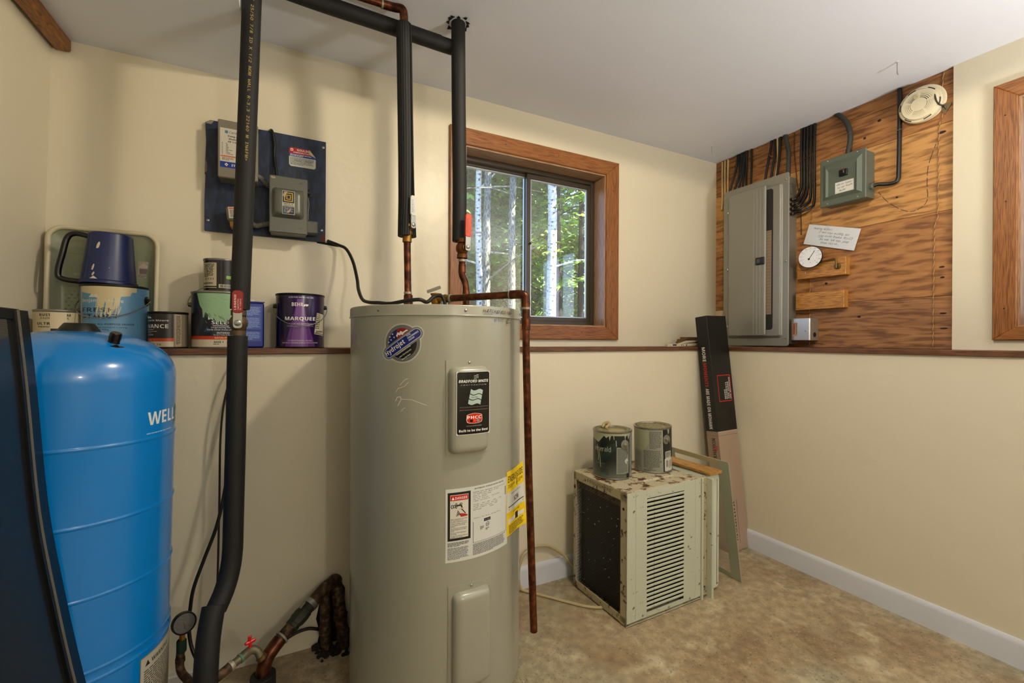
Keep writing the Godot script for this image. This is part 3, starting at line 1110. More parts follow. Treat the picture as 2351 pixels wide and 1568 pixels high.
func heater() -> void:
	var t := thing("water_heater", "tall grey-beige cylindrical electric water heater with stickers standing in the middle", "water heater", Vector3(0.4775, 0.0, -1.501))
	var R := 0.286
	var enamel := mat(Color(0.60, 0.595, 0.53), 0.3, 0.0, {"clearcoat_enabled": true, "clearcoat": 0.35, "clearcoat_roughness": 0.16})
	obj("jacket", MB.new().lathe([Vector2(0, 0.022), Vector2(R - 0.004, 0.022), Vector2(R, 0.026), Vector2(R, 1.207)], 96), enamel, t)
	obj("lid", MB.new().lathe([Vector2(R, 1.2055), Vector2(R + 0.0035, 1.2065), Vector2(R + 0.004, 1.2085), Vector2(R + 0.0022, 1.211), Vector2(R + 0.0018, 1.235), Vector2(R - 0.001, 1.2385), Vector2(R - 0.012, 1.2375), Vector2(0, 1.2375)], 96), enamel, t)
	for k in 3:
		var a := 0.5 + TAU * k / 3.0
		obj("foot", MB.new().box(Vector3(sin(a) * 0.25, 0.0115, cos(a) * 0.25), Vector3(0.05, 0.023, 0.05), Basis(Vector3.UP, a), 0.003), mat(Color(0.1, 0.1, 0.1), 0.7), t)
	# access panels
	obj("upper_plate", MB.new().bent(R, deg_to_rad(-13), deg_to_rad(14.3), 0.806, 1.078, 0.0022, 10), enamel, t)
	var uc := obj("upper_cover", pad(R, deg_to_rad(-11.8), deg_to_rad(12.8), 0.809, 1.061, 0.024, 0.022).done(60), enamel, t)
	obj("lower_plate", MB.new().bent(R, deg_to_rad(-11.4), deg_to_rad(17.1), 0.1, 0.428, 0.0022, 10), enamel, t)
	obj("lower_cover", pad(R, deg_to_rad(-9.4), deg_to_rad(14.9), 0.13, 0.41, 0.024, 0.022).done(60), enamel, t)
	for q: Array in [[-54.0, 1.223], [-1.6, 1.223], [52.0, 1.223], [-106.0, 1.223], [0.8, 1.071], [2.6, 0.42]]:
		var a := deg_to_rad(q[0])
		var n := Vector3(sin(a), 0, cos(a))
		screw_head(n * (R + 0.002) + Vector3(0, q[1], 0), n, 0.0045, t)
	# black maker's plate
	var p := Pr.new(300, 512, Color(0.82, 0.82, 0.8))
	p.poly(rounded(5, 5, 295, 507, 18), Color(0.055, 0.05, 0.045))
	for k in 3:
		var pts := []
		for i in 9:
			pts.append(Vector2(150 + i * 5, 32 + k * 12 + 4 * sin(i * 0.75)))
		p.line(pts, 4, Color(0.75, 0.78, 0.75))
	p.text("BRADFORD WHITE", 150, 90, 22, Color(0.95, 0.95, 0.92), {"bold": true, "al": 0.5, "fit": 262, "sh": 0.18})
	p.text("C O R P O R A T I O N", 150, 114, 9, Color(0.8, 0.8, 0.78), {"al": 0.5, "fit": 226})
	for k in 3:
		var flag := PackedVector2Array()
		for i in 11:
			flag.append(Vector2(123 - k * 9 + i * 11, 142 + k * 41 + i * 1.6 + 9 * sin(i * 0.62)))
		for i in 11:
			flag.append(Vector2(116 - k * 9 + (10 - i) * 11, 177 + k * 41 + (10 - i) * 1.6 + 9 * sin((10 - i) * 0.62)))
		p.poly(flag, Color(0.66, 0.74, 0.70))
	p.text("Since 1881", 155, 214, 9, Color(0.1, 0.1, 0.1), {"al": 0.5, "sh": 0.2})
	p.rect(26, 287, 256, 2, Color(0.6, 0.55, 0.5)); p.rect(26, 311, 256, 2, Color(0.6, 0.55, 0.5))
	p.text("E N E R G Y   S A V E R", 154, 305, 11, Color(0.36, 0.14, 0.1), {"al": 0.5, "fit": 246})
	p.poly(PackedVector2Array([Vector2(88, 352), Vector2(112, 344), Vector2(154, 338), Vector2(200, 344), Vector2(224, 352), Vector2(228, 390), Vector2(222, 412), Vector2(200, 420), Vector2(154, 424), Vector2(108, 420), Vector2(90, 412), Vector2(84, 390)]), Color(0.86, 0.85, 0.8))
	p.poly(PackedVector2Array([Vector2(92, 355), Vector2(114, 347), Vector2(154, 341), Vector2(198, 347), Vector2(220, 355), Vector2(224, 390), Vector2(218, 409), Vector2(198, 417), Vector2(154, 421), Vector2(110, 417), Vector2(94, 409), Vector2(88, 390)]), Color(0.78, 0.15, 0.08))
	p.text("PHCC", 156, 385, 24, Color(0.97, 0.95, 0.9), {"bold": true, "al": 0.5, "fit": 126})
	for k in 3:
		p.oval(128 + 30 * k, 400, 13, 13, [Color(0.05, 0.05, 0.05), Color(0.9, 0.3, 0.15), Color(0.5, 0.55, 0.55)][k])
	p.text("OFFICIAL WATER HEATER", 154, 446, 8, Color(0.95, 0.9, 0.8), {"al": 0.5, "fit": 134})
	p.text("Built to be the Best", 152, 487, 19, Color(0.95, 0.95, 0.92), {"bold": true, "al": 0.5, "fit": 258})
	obj("maker_plate", MB.new().bent(R + 0.024, deg_to_rad(-8.0), deg_to_rad(11.4), 0.866, 1.047, 0.0006, 12), printed(p, 0.22), uc, "black maker's plate with a white wavy flag")
	# round sticker with a slanting blue bar
	p = Pr.new(512, 400, Color(0.72, 0.72, 0.66))
	var sc := 3500.0  # px per metre
	var cx := 256.0
	var cy := 200.0
	p.oval(cx, cy, 185, 185, Color(0.40, 0.41, 0.40), 40)
	var d := Vector2.from_angle(deg_to_rad(-34))
	var nrm := Vector2(-d.y, d.x)
	var capsule := func(hl: float, hr: float) -> PackedVector2Array:
		var o := PackedVector2Array()
		for k in 9:
			o.append(Vector2(cx, cy) + d * hl + (d * cos(-PI / 2 + PI * k / 8) + nrm * sin(-PI / 2 + PI * k / 8)) * hr)
		for k in 9:
			o.append(Vector2(cx, cy) - d * hl + (d * cos(PI / 2 + PI * k / 8) + nrm * sin(PI / 2 + PI * k / 8)) * hr)
		return o
	# the flag above the bar
	var disc := PackedVector2Array()
	for k in 40:
		disc.append(Vector2(cx + 152 * cos(TAU * k / 40), cy + 152 * sin(TAU * k / 40)))
	var above := PackedVector2Array([Vector2(cx, cy) - nrm * 62 - d * 300, Vector2(cx, cy) - nrm * 62 + d * 300, Vector2(cx, cy) - nrm * 300 + d * 300, Vector2(cx, cy) - nrm * 300 - d * 300])
	var below := PackedVector2Array([Vector2(cx, cy) + nrm * 66 - d * 300, Vector2(cx, cy) + nrm * 66 + d * 300, Vector2(cx, cy) + nrm * 300 + d * 300, Vector2(cx, cy) + nrm * 300 - d * 300])
	for q in Geometry2D.intersect_polygons(disc, above):
		p.poly(q, Color(0.52, 0.07, 0.1))
		for z in Geometry2D.intersect_polygons(q, PackedVector2Array([Vector2(0, 0), Vector2(cx - 66, 0), Vector2(cx - 34, 400), Vector2(0, 400)])):
			p.poly(z, Color(0.06, 0.1, 0.36))
	p.poly(PackedVector2Array([Vector2(190, 128), Vector2(204, 92), Vector2(226, 96), Vector2(238, 76), Vector2(262, 88), Vector2(300, 62), Vector2(322, 70), Vector2(282, 92), Vector2(262, 116), Vector2(240, 112), Vector2(232, 124), Vector2(214, 114), Vector2(204, 140)]), Color(0.85, 0.83, 0.78))
	for q: Vector2 in [Vector2(150, 110), Vector2(120, 138), Vector2(168, 142), Vector2(134, 168), Vector2(108, 192)]:
		var star := PackedVector2Array()
		for k in 10:
			var rr := 11.0 if k % 2 == 0 else 4.5
			star.append(q + Vector2(sin(TAU * k / 10), -cos(TAU * k / 10)) * rr)
		for k in 10:
			p.tri(q, star[k], star[(k + 1) % 10], Color(0.9, 0.9, 0.88))
	for q in Geometry2D.intersect_polygons(disc, below):
		p.poly(q, Color(0.04, 0.04, 0.04))
	p.poly(capsule.call(178, 64), Color(0.42, 0.43, 0.42))
	p.poly(capsule.call(180, 48), Color(0.85, 0.86, 0.84))
	p.poly(capsule.call(180, 44), Color(0.06, 0.13, 0.45))
	p.text("Hydrojet", cx - 190 * d.x - 12, cy - 190 * d.y + 28, 48, Color(0.88, 0.86, 0.8), {"bold": true, "fit": 246, "rot": deg_to_rad(-34)})
	var k0 := Vector2(cx, cy) + d * 82
	p.text("TOTAL", k0.x - 18, k0.y - 17, 17, Color(0.92, 0.92, 0.9), {"bold": true, "rot": deg_to_rad(-34), "fit": 50})
	p.text("PERFORMANCE", k0.x - 5, k0.y + 4, 17, Color(0.92, 0.92, 0.9), {"bold": true, "rot": deg_to_rad(-34), "fit": 130})
	p.text("SYSTEM", k0.x + 7, k0.y + 25, 17, Color(0.92, 0.92, 0.9), {"bold": true, "rot": deg_to_rad(-34), "fit": 66})
	for k in 3:
		var q := Vector2(cx - 36 + k * 18, cy + 124 + k * 23)
		p.text(["Reduced Sediment Buildup", "Lower Operating Costs", "More Hot Water"][k], q.x - 20 + k * 12, q.y, 13, Color(0.92, 0.92, 0.9), {"bold": true, "rot": deg_to_rad(-34), "fit": [176, 150, 108][k]})
	for k in 12:
		var a := deg_to_rad(196 + k * 8.0)
		p.text("QUALITY U.S.A"[k], cx + 166 * cos(a), cy + 166 * sin(a), 9, Color(0.12, 0.12, 0.12), {"rot": a + PI / 2})
	for k in 24:
		var a := deg_to_rad(122 - k * 6.0)
		p.text("BRADFORD WHITE CORPORATION"[k], cx + 174 * cos(a), cy + 174 * sin(a), 9, Color(0.1, 0.1, 0.1), {"rot": a - PI / 2})
	var circle := PackedVector2Array()
	for k in 48:
		circle.append(Vector2(cx + 199 * cos(TAU * k / 48), cy + 199 * sin(TAU * k / 48)))
	var shape := PackedVector2Array()
	for q in Geometry2D.merge_polygons(circle, capsule.call(180, 76)):
		if q.size() > shape.size():
			shape = q
	var ac := deg_to_rad(-38.2) * R
	var outl := PackedVector2Array()
	for q in shape:
		outl.append(Vector2(ac + (q.x - cx) / sc, 1.127 - (q.y - cy) / sc))
	obj("round_sticker", bent_poly(outl, R, Rect2(ac - 256 / sc, 1.127 - 200 / sc, 512 / sc, 400 / sc)).done(60), printed(p, 0.25), t, "round flag sticker with a slanting blue bar")
	# warning and rating label
	p = Pr.new(512, 480, Color(0.80, 0.81, 0.78))
	var ink := Color(0.1, 0.1, 0.1)
	p.rect(14, 24, 158, 316, Color(0.07, 0.07, 0.06))
	p.rect(30, 40, 126, 284, Color(0.82, 0.81, 0.75))
	p.rect(32, 44, 122, 34, Color(0.75, 0.1, 0.07))
	p.poly(PackedVector2Array([Vector2(40, 72), Vector2(50, 52), Vector2(60, 72)]), Color(0.95, 0.93, 0.9))
	p.text("DANGER", 64, 71, 17, Color(0.95, 0.93, 0.9), {"bold": true, "fit": 84})
	for q: Array in [[44, 116, 9, 13], [58, 115, 8, 11], [72, 112, 8, 18], [104, 103, 10, 8]]:
		p.oval(q[0], q[1], q[2], q[3], ink); p.oval(q[0] + 1, q[1], q[2] - 4, q[3] - 4, Color(0.8, 0.79, 0.74))
	p.line([Vector2(70, 112), Vector2(104, 110), Vector2(110, 124)], 10, ink)
	p.text("HOT", 108, 140, 10, Color(0.75, 0.15, 0.1), {"al": 0.5})
	p.poly(PackedVector2Array([Vector2(92, 170), Vector2(100, 164), Vector2(124, 168), Vector2(152, 178), Vector2(148, 186), Vector2(104, 188)]), Color(0.7, 0.1, 0.08))
	for k in 4:
		p.line([Vector2(98 - k * 7, 172 + k * 3), Vector2(82 - k * 3, 146 + k * 10)], 5, ink)
	p.line([Vector2(136, 168), Vector2(110, 138)], 6, ink)
	var lines := ["Water temperature over 125°F", "can cause severe burns", "instantly or death from scalds.", "Children, disabled and elderly", "are at highest risk of being", "scalded.", "See instruction manual before", "setting temperature at water", "heater.", "Feel water before bathing or", "showering.", "Temperature limiting valves are", "available, see manual."]
	var yy := 203.0
	for k in lines.size():
		if k in [3, 6, 9, 11]:
			yy += 2.0
		p.text(lines[k], 34, yy, 6.4, ink, {"sx": 0.92})
		yy += 9.2
	p.fine(14, 352, 148, 4, 7, 3.4, ink, 4)
	p.fine(14, 386, 148, 12, 6.6, 3.2, Color(0.2, 0.2, 0.2), 5)
	p.text("AUTOMATIC STORAGE WATER HEATER", 200, 22, 9, ink, {"bold": true, "fit": 262})
	var mono := {"face": "Droid Sans Mono"}
	for q: Array in [[192, 44, "BRADFORD WHITE CORPORATION  Manufactured by and"], [192, 56, "725 TALAMORE DRIVE, AMBLER, PA 19002"], [192, 68, "Model No.  RE350T6-1NCWW"], [192, 80, "Serial No. RE50373"], [192, 92, "Nom. Cap.  50 US gal     Type ELECTRIC"], [192, 104, "            189 liters"], [192, 126, "Voltage :  240V / 208V     PHASE  1  240V"], [192, 138, "Wattage  Upper Element  4500  3380"], [192, 150, "         Lower Element  4500  3380"], [192, 162, "         Maximum        4500"], [196, 218, "Pressure: Test 300 psi, Working 150 psi"]]:
		p.text(q[2], q[0], q[1], 5.6, ink, {"face": "Droid Sans Mono", "fit": mini(290, q[2].length() * 6)})
	p.bars(480, 60, 12, 60, ink)
	p.rect(276, 232, 56, 20, ink); p.text("UL listed", 304, 246, 8, Color(0.85, 0.85, 0.82), {"al": 0.5})
	p.oval(306, 276, 15, 15, ink); p.oval(306, 276, 12, 12, Color(0.8, 0.81, 0.78)); p.text("SA", 306, 282, 11, ink, {"bold": true, "al": 0.5})
	p.fine(244, 280, 34, 3, 8, 4, ink, 7); p.fine(290, 300, 34, 2, 8, 4, ink, 8)
	p.rect(190, 238, 3, 140, ink); p.rect(190, 376, 308, 2, ink); p.rect(496, 200, 2, 178, ink)
	p.fine(190, 386, 300, 11, 7, 3.4, Color(0.18, 0.18, 0.18), 9)
	obj("warning_label", MB.new().bent(R, deg_to_rad(-13.0), deg_to_rad(31.6), 0.497, 0.708, 0.0006, 20), printed(p, 0.4), t, "white warning and rating label")
	# yellow efficiency tag lifting off at its right edge
	p = Pr.new(384, 512, Color(0.93, 0.79, 0.04))
	p.text("ENERGYGUIDE", 20, 92, 52, ink, {"bold": true, "fit": 344})
	p.poly(PackedVector2Array([Vector2(206, 92), Vector2(222, 92), Vector2(222, 126), Vector2(234, 126), Vector2(214, 156), Vector2(194, 126), Vector2(206, 126)]), ink)
	p.fine(24, 110, 150, 3, 11, 5, ink, 3); p.fine(250, 112, 110, 3, 11, 5, ink, 4)
	p.rect(6, 168, 372, 158, Color(0.82, 0.82, 0.78))
	p.text("Estimated Yearly Energy Cost", 192, 196, 12, ink, {"al": 0.5})
	p.text("$296", 196, 264, 40, ink, {"bold": true, "al": 0.5})
	p.rect(30, 284, 330, 8, ink); p.text("$270", 32, 312, 10, ink); p.text("$310", 330, 312, 10, ink)
	p.rect(24, 384, 330, 34, Color(0.86, 0.85, 0.8)); p.rect(170, 366, 60, 54, ink)
	p.text("First Hour Rating", 192, 352, 14, ink, {"al": 0.5})
	p.fine(40, 436, 300, 6, 12, 6, ink, 6)
	var sh := MB.new()
	var cols := 16
	for i in cols:
		var col := []
		for q: float in [float(i) / cols, float(i + 1) / cols]:
			for w: float in [0.0, 1.0]:
				var s := q * 0.142
				var a0 := deg_to_rad(30.9)
				var keep := lerpf(0.055, 0.085, w)
				var sa := minf(s, keep)
				var a := a0 + sa / R
				var base := Vector3(sin(a), 0, cos(a)) * (R + 0.0011)
				var ex := maxf(0.0, s - keep)
				var tang := Vector3(cos(a - ex * 1.6), 0, -sin(a - ex * 1.6))
				col.append(base + tang * ex + Vector3(0, lerpf(0.517, 0.722, w) - ex * 0.05 * (1.0 - w), 0))
		sh.quad(col[0], col[2], col[3], col[1], Vector2(float(i) / cols, 1), Vector2(float(i + 1) / cols, 1), Vector2(float(i + 1) / cols, 0), Vector2(float(i) / cols, 0))
	obj("efficiency_tag", sh.done(70), printed(p, 0.4), t, "yellow paper efficiency tag curling off the side")
	# marker writing and scuffs
	p = Pr.new(512, 256, Color(0.1, 0.1, 0.12, 0.0))
	p.hand("HATCH", 14, 84, 46, Color(0.06, 0.06, 0.07), 3)
	p.line([Vector2(20, 100), Vector2(150, 96)], 5, Color(0.06, 0.06, 0.07))
	p.hand("&FIELD", 196, 88, 44, Color(0.06, 0.06, 0.07), 5)
	p.hand("P&H", 392, 86, 40, Color(0.06, 0.06, 0.07), 8)
	p.hand("6/1/21", 170, 190, 46, Color(0.06, 0.06, 0.07), 12)
	p.hand("JZ", 380, 196, 46, Color(0.06, 0.06, 0.07), 15)
	p.line([Vector2(360, 190), Vector2(410, 150), Vector2(380, 210), Vector2(470, 196)], 5, Color(0.06, 0.06, 0.07))
	obj("handwriting", MB.new().bent(R + 0.0042, deg_to_rad(8.5), deg_to_rad(36), 1.178, 1.2375, 0.0001, 12), printed(p, 0.5, {"transparency": BaseMaterial3D.TRANSPARENCY_ALPHA_SCISSOR, "alpha_scissor_threshold": 0.5}), t, "black marker handwriting")
	p = Pr.new(256, 256, Color(0.85, 0.84, 0.8, 0.0))
	var wt := Color(0.86, 0.85, 0.82)
	for q: Array in [[[88, 60], [110, 34], [124, 28]], [[82, 74], [110, 62], [126, 44]], [[70, 90], [84, 70]], [[70, 130], [78, 112], [92, 110], [94, 124], [80, 150]], [[96, 168], [112, 158]], [[90, 176], [102, 170]], [[96, 120], [140, 122], [200, 146]]]:
		var l := []
		for z: Array in q:
			l.append(Vector2(z[0], z[1]))
		p.line(l, 3.2 if q.size() > 3 else 2.0, wt)
	obj("scuff_marks", MB.new().bent(R + 0.0004, deg_to_rad(-52), deg_to_rad(-16), 0.88, 1.045, 0.0001, 12), printed(p, 0.6, {"transparency": BaseMaterial3D.TRANSPARENCY_ALPHA_SCISSOR, "alpha_scissor_threshold": 0.5}), t)


# ---------------------------------------------------------------- pressure tank and window screen
func tank() -> void:
	var t := thing("pressure_tank", "big bright blue well pressure tank with black caps in the left corner", "tank", Vector3(-0.487, 0.0, -1.51))
	var B := Basis(Vector3(0, 0, 1), deg_to_rad(-1.2))
	var R := 0.2
	t.transform.basis = B
	var blue := mat(Color(0.0, 0.47, 0.78), 0.25, 0.0, {"clearcoat_enabled": true, "clearcoat": 0.4, "clearcoat_roughness": 0.12})
	var pr := [Vector2(0, 0.0), Vector2(R - 0.02, 0.0), Vector2(R - 0.02, 0.09), Vector2(R - 0.004, 0.11)]
	for y: float in [0.36, 0.384, 0.551, 0.716, 0.89]:
		for q: Array in [[-0.006, 0.0], [-0.003, 0.0022], [0.0, 0.003], [0.003, 0.0022], [0.006, 0.0]]:
			pr.append(Vector2(R + q[1], y + q[0]))
	for k in 15:
		var u := k / 14.0
		var y := 1.035 + 0.122 * sin(u * PI / 2)
		pr.append(Vector2(R * pow(maxf(0.0, 1.0 - pow(sin(u * PI / 2), 2.3)), 1 / 2.3), y))
	pr[pr.size() - 1] = Vector2(0, 1.157)
	obj("shell", MB.new().lathe(pr, 72).done(50), blue, t)
	var black := mat(Color(0.03, 0.028, 0.025), 0.42)
	var cap := []
	for k in 25:
		pass
	var cm := MB.new().lathe([Vector2(0.046, 1.138), Vector2(0.045, 1.150), Vector2(0.03, 1.174), Vector2(0.027, 1.176), Vector2(0, 1.1765)], 32)
	obj("top_cap", cm.done(30), black, t)
	var n := Vector3(0.28, 1.0, 0.26).normalized()
	var at := Vector3(0.093, 1.1265, 0.098)
	var pl := obj("valve_cap", MB.new().lathe([Vector2(0.027, -0.006), Vector2(0.026, 0.001), Vector2(0.013, 0.003), Vector2(0.0115, 0.005), Vector2(0.0115, 0.012), Vector2(0.0125, 0.013), Vector2(0.0115, 0.026), Vector2(0.010, 0.029), Vector2(0, 0.0295)], 28, along(at, n)), mat(Color(0.025, 0.025, 0.025), 0.25), t)
	# printing that runs round the right side
	var p := Pr.new(512, 128, Color(1, 1, 1, 0))
	p.text("WELL", 10, 78, 60, Color(0.86, 0.86, 0.84), {"bold": true, "fit": 216})
	p.line([Vector2(236, 14), Vector2(268, 92)], 12, Color(0.3, 0.45, 0.12))
	p.line([Vector2(276, 10), Vector2(224, 104)], 12, Color(0.3, 0.45, 0.12))
	p.text("TROL", 286, 78, 60, Color(0.86, 0.86, 0.84), {"bold": true, "fit": 200})
	p.fine(6, 114, 330, 1, 8, 4, Color(0.6, 0.78, 0.9), 4)
	obj("lettering", MB.new().bent(R + 0.0002, deg_to_rad(55), deg_to_rad(132), 0.897, 0.967, 0.0001, 24), printed(p, 0.4, {"transparency": BaseMaterial3D.TRANSPARENCY_ALPHA_SCISSOR, "alpha_scissor_threshold": 0.5}), t, "white lettering WELL X TROL")
	p = Pr.new(256, 340, Color(0.70, 0.68, 0.60))
	p.frame(0, 0, 256, 340, 3, Color(0.5, 0.48, 0.42))
	p.poly(PackedVector2Array([Vector2(20, 40), Vector2(30, 20), Vector2(40, 40)]), Color(0.1, 0.1, 0.1))
	p.text("WARNING", 48, 40, 16, Color(0.1, 0.1, 0.1), {"bold": true})
	p.fine(16, 56, 224, 30, 9, 4, Color(0.2, 0.19, 0.17), 7)
	obj("paper_label", MB.new().bent(R, deg_to_rad(56), deg_to_rad(108), 0.12, 0.345, 0.0005, 14), printed(p, 0.5), t, "cream printed paper label")

	# window screen standing on edge in front of the tank
	var s := thing("window_screen", "dark framed insect screen standing on edge before the blue tank", "screen", Vector3.ZERO)
	var pts := catmull([Vector3(-0.484, 1.194, -1.262), Vector3(-0.470, 1.03, -1.262), Vector3(-0.452, 0.784, -1.262), Vector3(-0.427, 0.6, -1.262), Vector3(-0.396, 0.409, -1.262), Vector3(-0.355, 0.2, -1.262), Vector3(-0.315, 0.0, -1.262)], 4)
	var dark := mat(Color(0.05, 0.05, 0.052), 0.35, 0.3)
	var rail := func(z0: float, w: float, off: float, th: float) -> MB:
		var b := MB.new()
		for k in pts.size() - 1:
			var a: Vector3 = pts[k]
			var c: Vector3 = pts[k + 1]
			var A := []
			for q: Vector3 in [a, c]:
				for m: Array in [[off, 0.0], [off + th, 0.0], [off + th, w], [off, w]]:
					A.append(Vector3(q.x + m[0], q.y, z0 + m[1]))
			b.quad(A[4], A[0], A[3], A[7]); b.quad(A[1], A[5], A[6], A[2]); b.quad(A[3], A[2], A[6], A[7])
			b.quad(A[0], A[4], A[5], A[1])
			if k == 0:
				b.quad(A[0], A[1], A[2], A[3])
		return b
	obj("side_rail", rail.call(-1.296, 0.055, -0.006, 0.012), dark, s)
	obj("spline", rail.call(-1.258, 0.0018, 0.005, 0.0025), mat(Color(0.45, 0.42, 0.36), 0.5), s)
	obj("spline", rail.call(-1.253, 0.0018, 0.005, 0.0025), mat(Color(0.42, 0.4, 0.35), 0.5), s)
	obj("side_rail", rail.call(-0.60, 0.026, -0.004, 0.009), dark, s)
	obj("top_rail", MB.new().box(Vector3(-0.483, 1.185, -0.925), Vector3(0.009, 0.022, 0.68), Basis(), 0.0015), dark, s)
	obj("bottom_rail", MB.new().box(Vector3(-0.319, 0.012, -0.925), Vector3(0.009, 0.022, 0.68), Basis(), 0.0015), dark, s)
	var mesh_im := Image.create(64, 64, false, Image.FORMAT_RGBA8)
	mesh_im.fill(Color(0.06, 0.06, 0.06, 0.0))
	for k in 8:
		mesh_im.fill_rect(Rect2i(k * 8, 0, 5, 64), Color(0.07, 0.07, 0.072, 1))
		mesh_im.fill_rect(Rect2i(0, k * 8, 64, 5), Color(0.09, 0.09, 0.092, 1))
	var mm := StandardMaterial3D.new()
	mm.albedo_texture = ImageTexture.create_from_image(mesh_im)
	mm.transparency = BaseMaterial3D.TRANSPARENCY_ALPHA_SCISSOR
	mm.alpha_scissor_threshold = 0.5
	mm.uv1_scale = Vector3(80, 80, 1)
	mm.roughness = 0.4
	var net := MB.new()
	for k in pts.size() - 1:
		var a: Vector3 = pts[k]
		var c: Vector3 = pts[k + 1]
		net.quad(Vector3(c.x, c.y, -0.6), Vector3(c.x, c.y, -1.25), Vector3(a.x, a.y, -1.25), Vector3(a.x, a.y, -0.6), Vector2(0, c.y), Vector2(0.65, c.y), Vector2(0.65, a.y), Vector2(0, a.y))
	obj("mesh", net.done(60), mm, s, "fine dark mesh")
# ---------------------------------------------------------------- pipes
var foam: StandardMaterial3D
var copper: StandardMaterial3D
var brass: StandardMaterial3D
var steel: StandardMaterial3D


func ball_valve(parent: Node, at: Vector3, axis: Vector3, face: Vector3, r: float, l: float, body: Material) -> void:
	var b := MB.new().lathe([Vector2(r * 1.25, -l * 0.5), Vector2(r * 1.25, -l * 0.3), Vector2(r * 1.0, -l * 0.28), Vector2(r * 1.45, -l * 0.12), Vector2(r * 1.5, 0), Vector2(r * 1.45, l * 0.12), Vector2(r * 1.0, l * 0.28), Vector2(r * 1.25, l * 0.3), Vector2(r * 1.25, l * 0.5)], 24, along(at, axis))
	b.lathe([Vector2(r * 0.75, 0), Vector2(r * 0.75, r * 1.8), Vector2(r * 0.5, r * 1.9), Vector2(r * 0.5, r * 2.3)], 16, along(at, face))
	obj("valve_body", b, body, parent)


# a lever plate with a coloured sleeve: from pivot up along d
func lever(parent: Node, at: Vector3, d: Vector3, face: Vector3, l: float, w: float, sleeve: Material, words: Array, ink: Color) -> void:
	var z := face.normalized()
	var y := (d - z * d.dot(z)).normalized()
	var xf := Transform3D(Basis(y.cross(z), y, z), at)
	obj("lever_plate", MB.new().prism(rounded(-w * 0.45, -w * 0.6, w * 0.45, l * 0.4, w * 0.3), 0.0025, xf, 0.0006), steel, parent)
	var hd := obj("handle", MB.new().prism(rounded(-w * 0.55, l * 0.3, w * 0.55, l, w * 0.4), 0.006, xf.translated_local(Vector3(0, 0, -0.0018)), 0.0018), sleeve, parent)
	var p := Pr.new(64, 192, Color(1, 1, 1, 0))
	for k in words.size():
		p.text(words[k], 22 + k * 17, 178, 13 if k == 0 else 9, ink, {"bold": k == 0, "rot": -PI / 2, "fit": 150 if k == 0 else 110})
	var q := xf.translated_local(Vector3(0, 0, 0.0043))
	var b := MB.new()
	var hw := w * 0.45
	b.quad(q * Vector3(-hw, l * 0.36, 0), q * Vector3(hw, l * 0.36, 0), q * Vector3(hw, l * 0.95, 0), q * Vector3(-hw, l * 0.95, 0))
	obj("handle_print", b, printed(p, 0.4, {"transparency": BaseMaterial3D.TRANSPARENCY_ALPHA_SCISSOR, "alpha_scissor_threshold": 0.5}), hd)
	screw_head(at + z * 0.002, z, w * 0.36, parent, "nut")


# foam sleeve with an open end
func sleeve_mesh(pts: Array, r: float, seg := 28) -> MB:
	var b := MB.new().tube(pts, r, seg, false)
	var n := pts.size()
	for q: Array in [[pts[0], (pts[0] - pts[1]).normalized()], [pts[n - 1], (pts[n - 1] - pts[n - 2]).normalized()]]:
		var x := along(q[0], q[1])
		b.lathe([Vector2(r, 0), Vector2(r * 0.97, 0.0012), Vector2(r * 0.5, 0.0012), Vector2(r * 0.48, 0), Vector2(r * 0.48, -0.02)], seg, x)
	return b


func sleeve_print(parent: Node, s: String, a: Vector3, b: Vector3, r: float, ang: float) -> void:
	# yellow print along a straight sleeve, on its side at angle ang from +z; reads downwards from a to b
	var l := a.distance_to(b)
	var p := Pr.new(1024, 32, Color(0.7, 0.6, 0.3, 0))
	p.text(s, 4, 25, 18, Color(0.66, 0.56, 0.28), {"face": "Droid Sans Mono", "fit": 1014})
	var x := along(a, b - a)
	var m := MB.new()
	var y: Vector3 = x.basis.y
	var f := Vector3(sin(ang), 0, cos(ang))
	f = (f - y * f.dot(y)).normalized()
	var sd := y.cross(f)
	var hw := 0.0065
	var up := f * (r + 0.0004)
	var dn := f * (r - 0.0002)
	# letters stand with their tops to the right, reading down
	for k in 8:
		var q0 := a + (b - a) * (k / 8.0)
		var q1 := a + (b - a) * ((k + 1) / 8.0)
		m.quad(q1 + dn + sd * hw, q1 + up, q0 + up, q0 + dn + sd * hw, Vector2((k + 1) / 8.0, 1), Vector2((k + 1) / 8.0, 0.5), Vector2(k / 8.0, 0.5), Vector2(k / 8.0, 1))
		m.quad(q1 + up, q1 + dn - sd * hw, q0 + dn - sd * hw, q0 + up, Vector2((k + 1) / 8.0, 0.5), Vector2((k + 1) / 8.0, 0), Vector2(k / 8.0, 0), Vector2(k / 8.0, 0.5))
	obj("sleeve_print", m, printed(p, 0.7, {"transparency": BaseMaterial3D.TRANSPARENCY_ALPHA_SCISSOR, "alpha_scissor_threshold": 0.5}), parent)


func joint(parent: Node, at: Vector3, d: Vector3, r: float, l: float, called := "coupling", m: Material = null) -> void:
	obj(called, MB.new().lathe([Vector2(r, -l / 2), Vector2(r * 1.12, -l / 2), Vector2(r * 1.17, -l / 2 + 0.002), Vector2(r * 1.13, -l / 2 + 0.006), Vector2(r * 1.13, l / 2 - 0.006), Vector2(r * 1.17, l / 2 - 0.002), Vector2(r * 1.12, l / 2), Vector2(r, l / 2)], 20, along(at, d)), m if m else copper, parent)


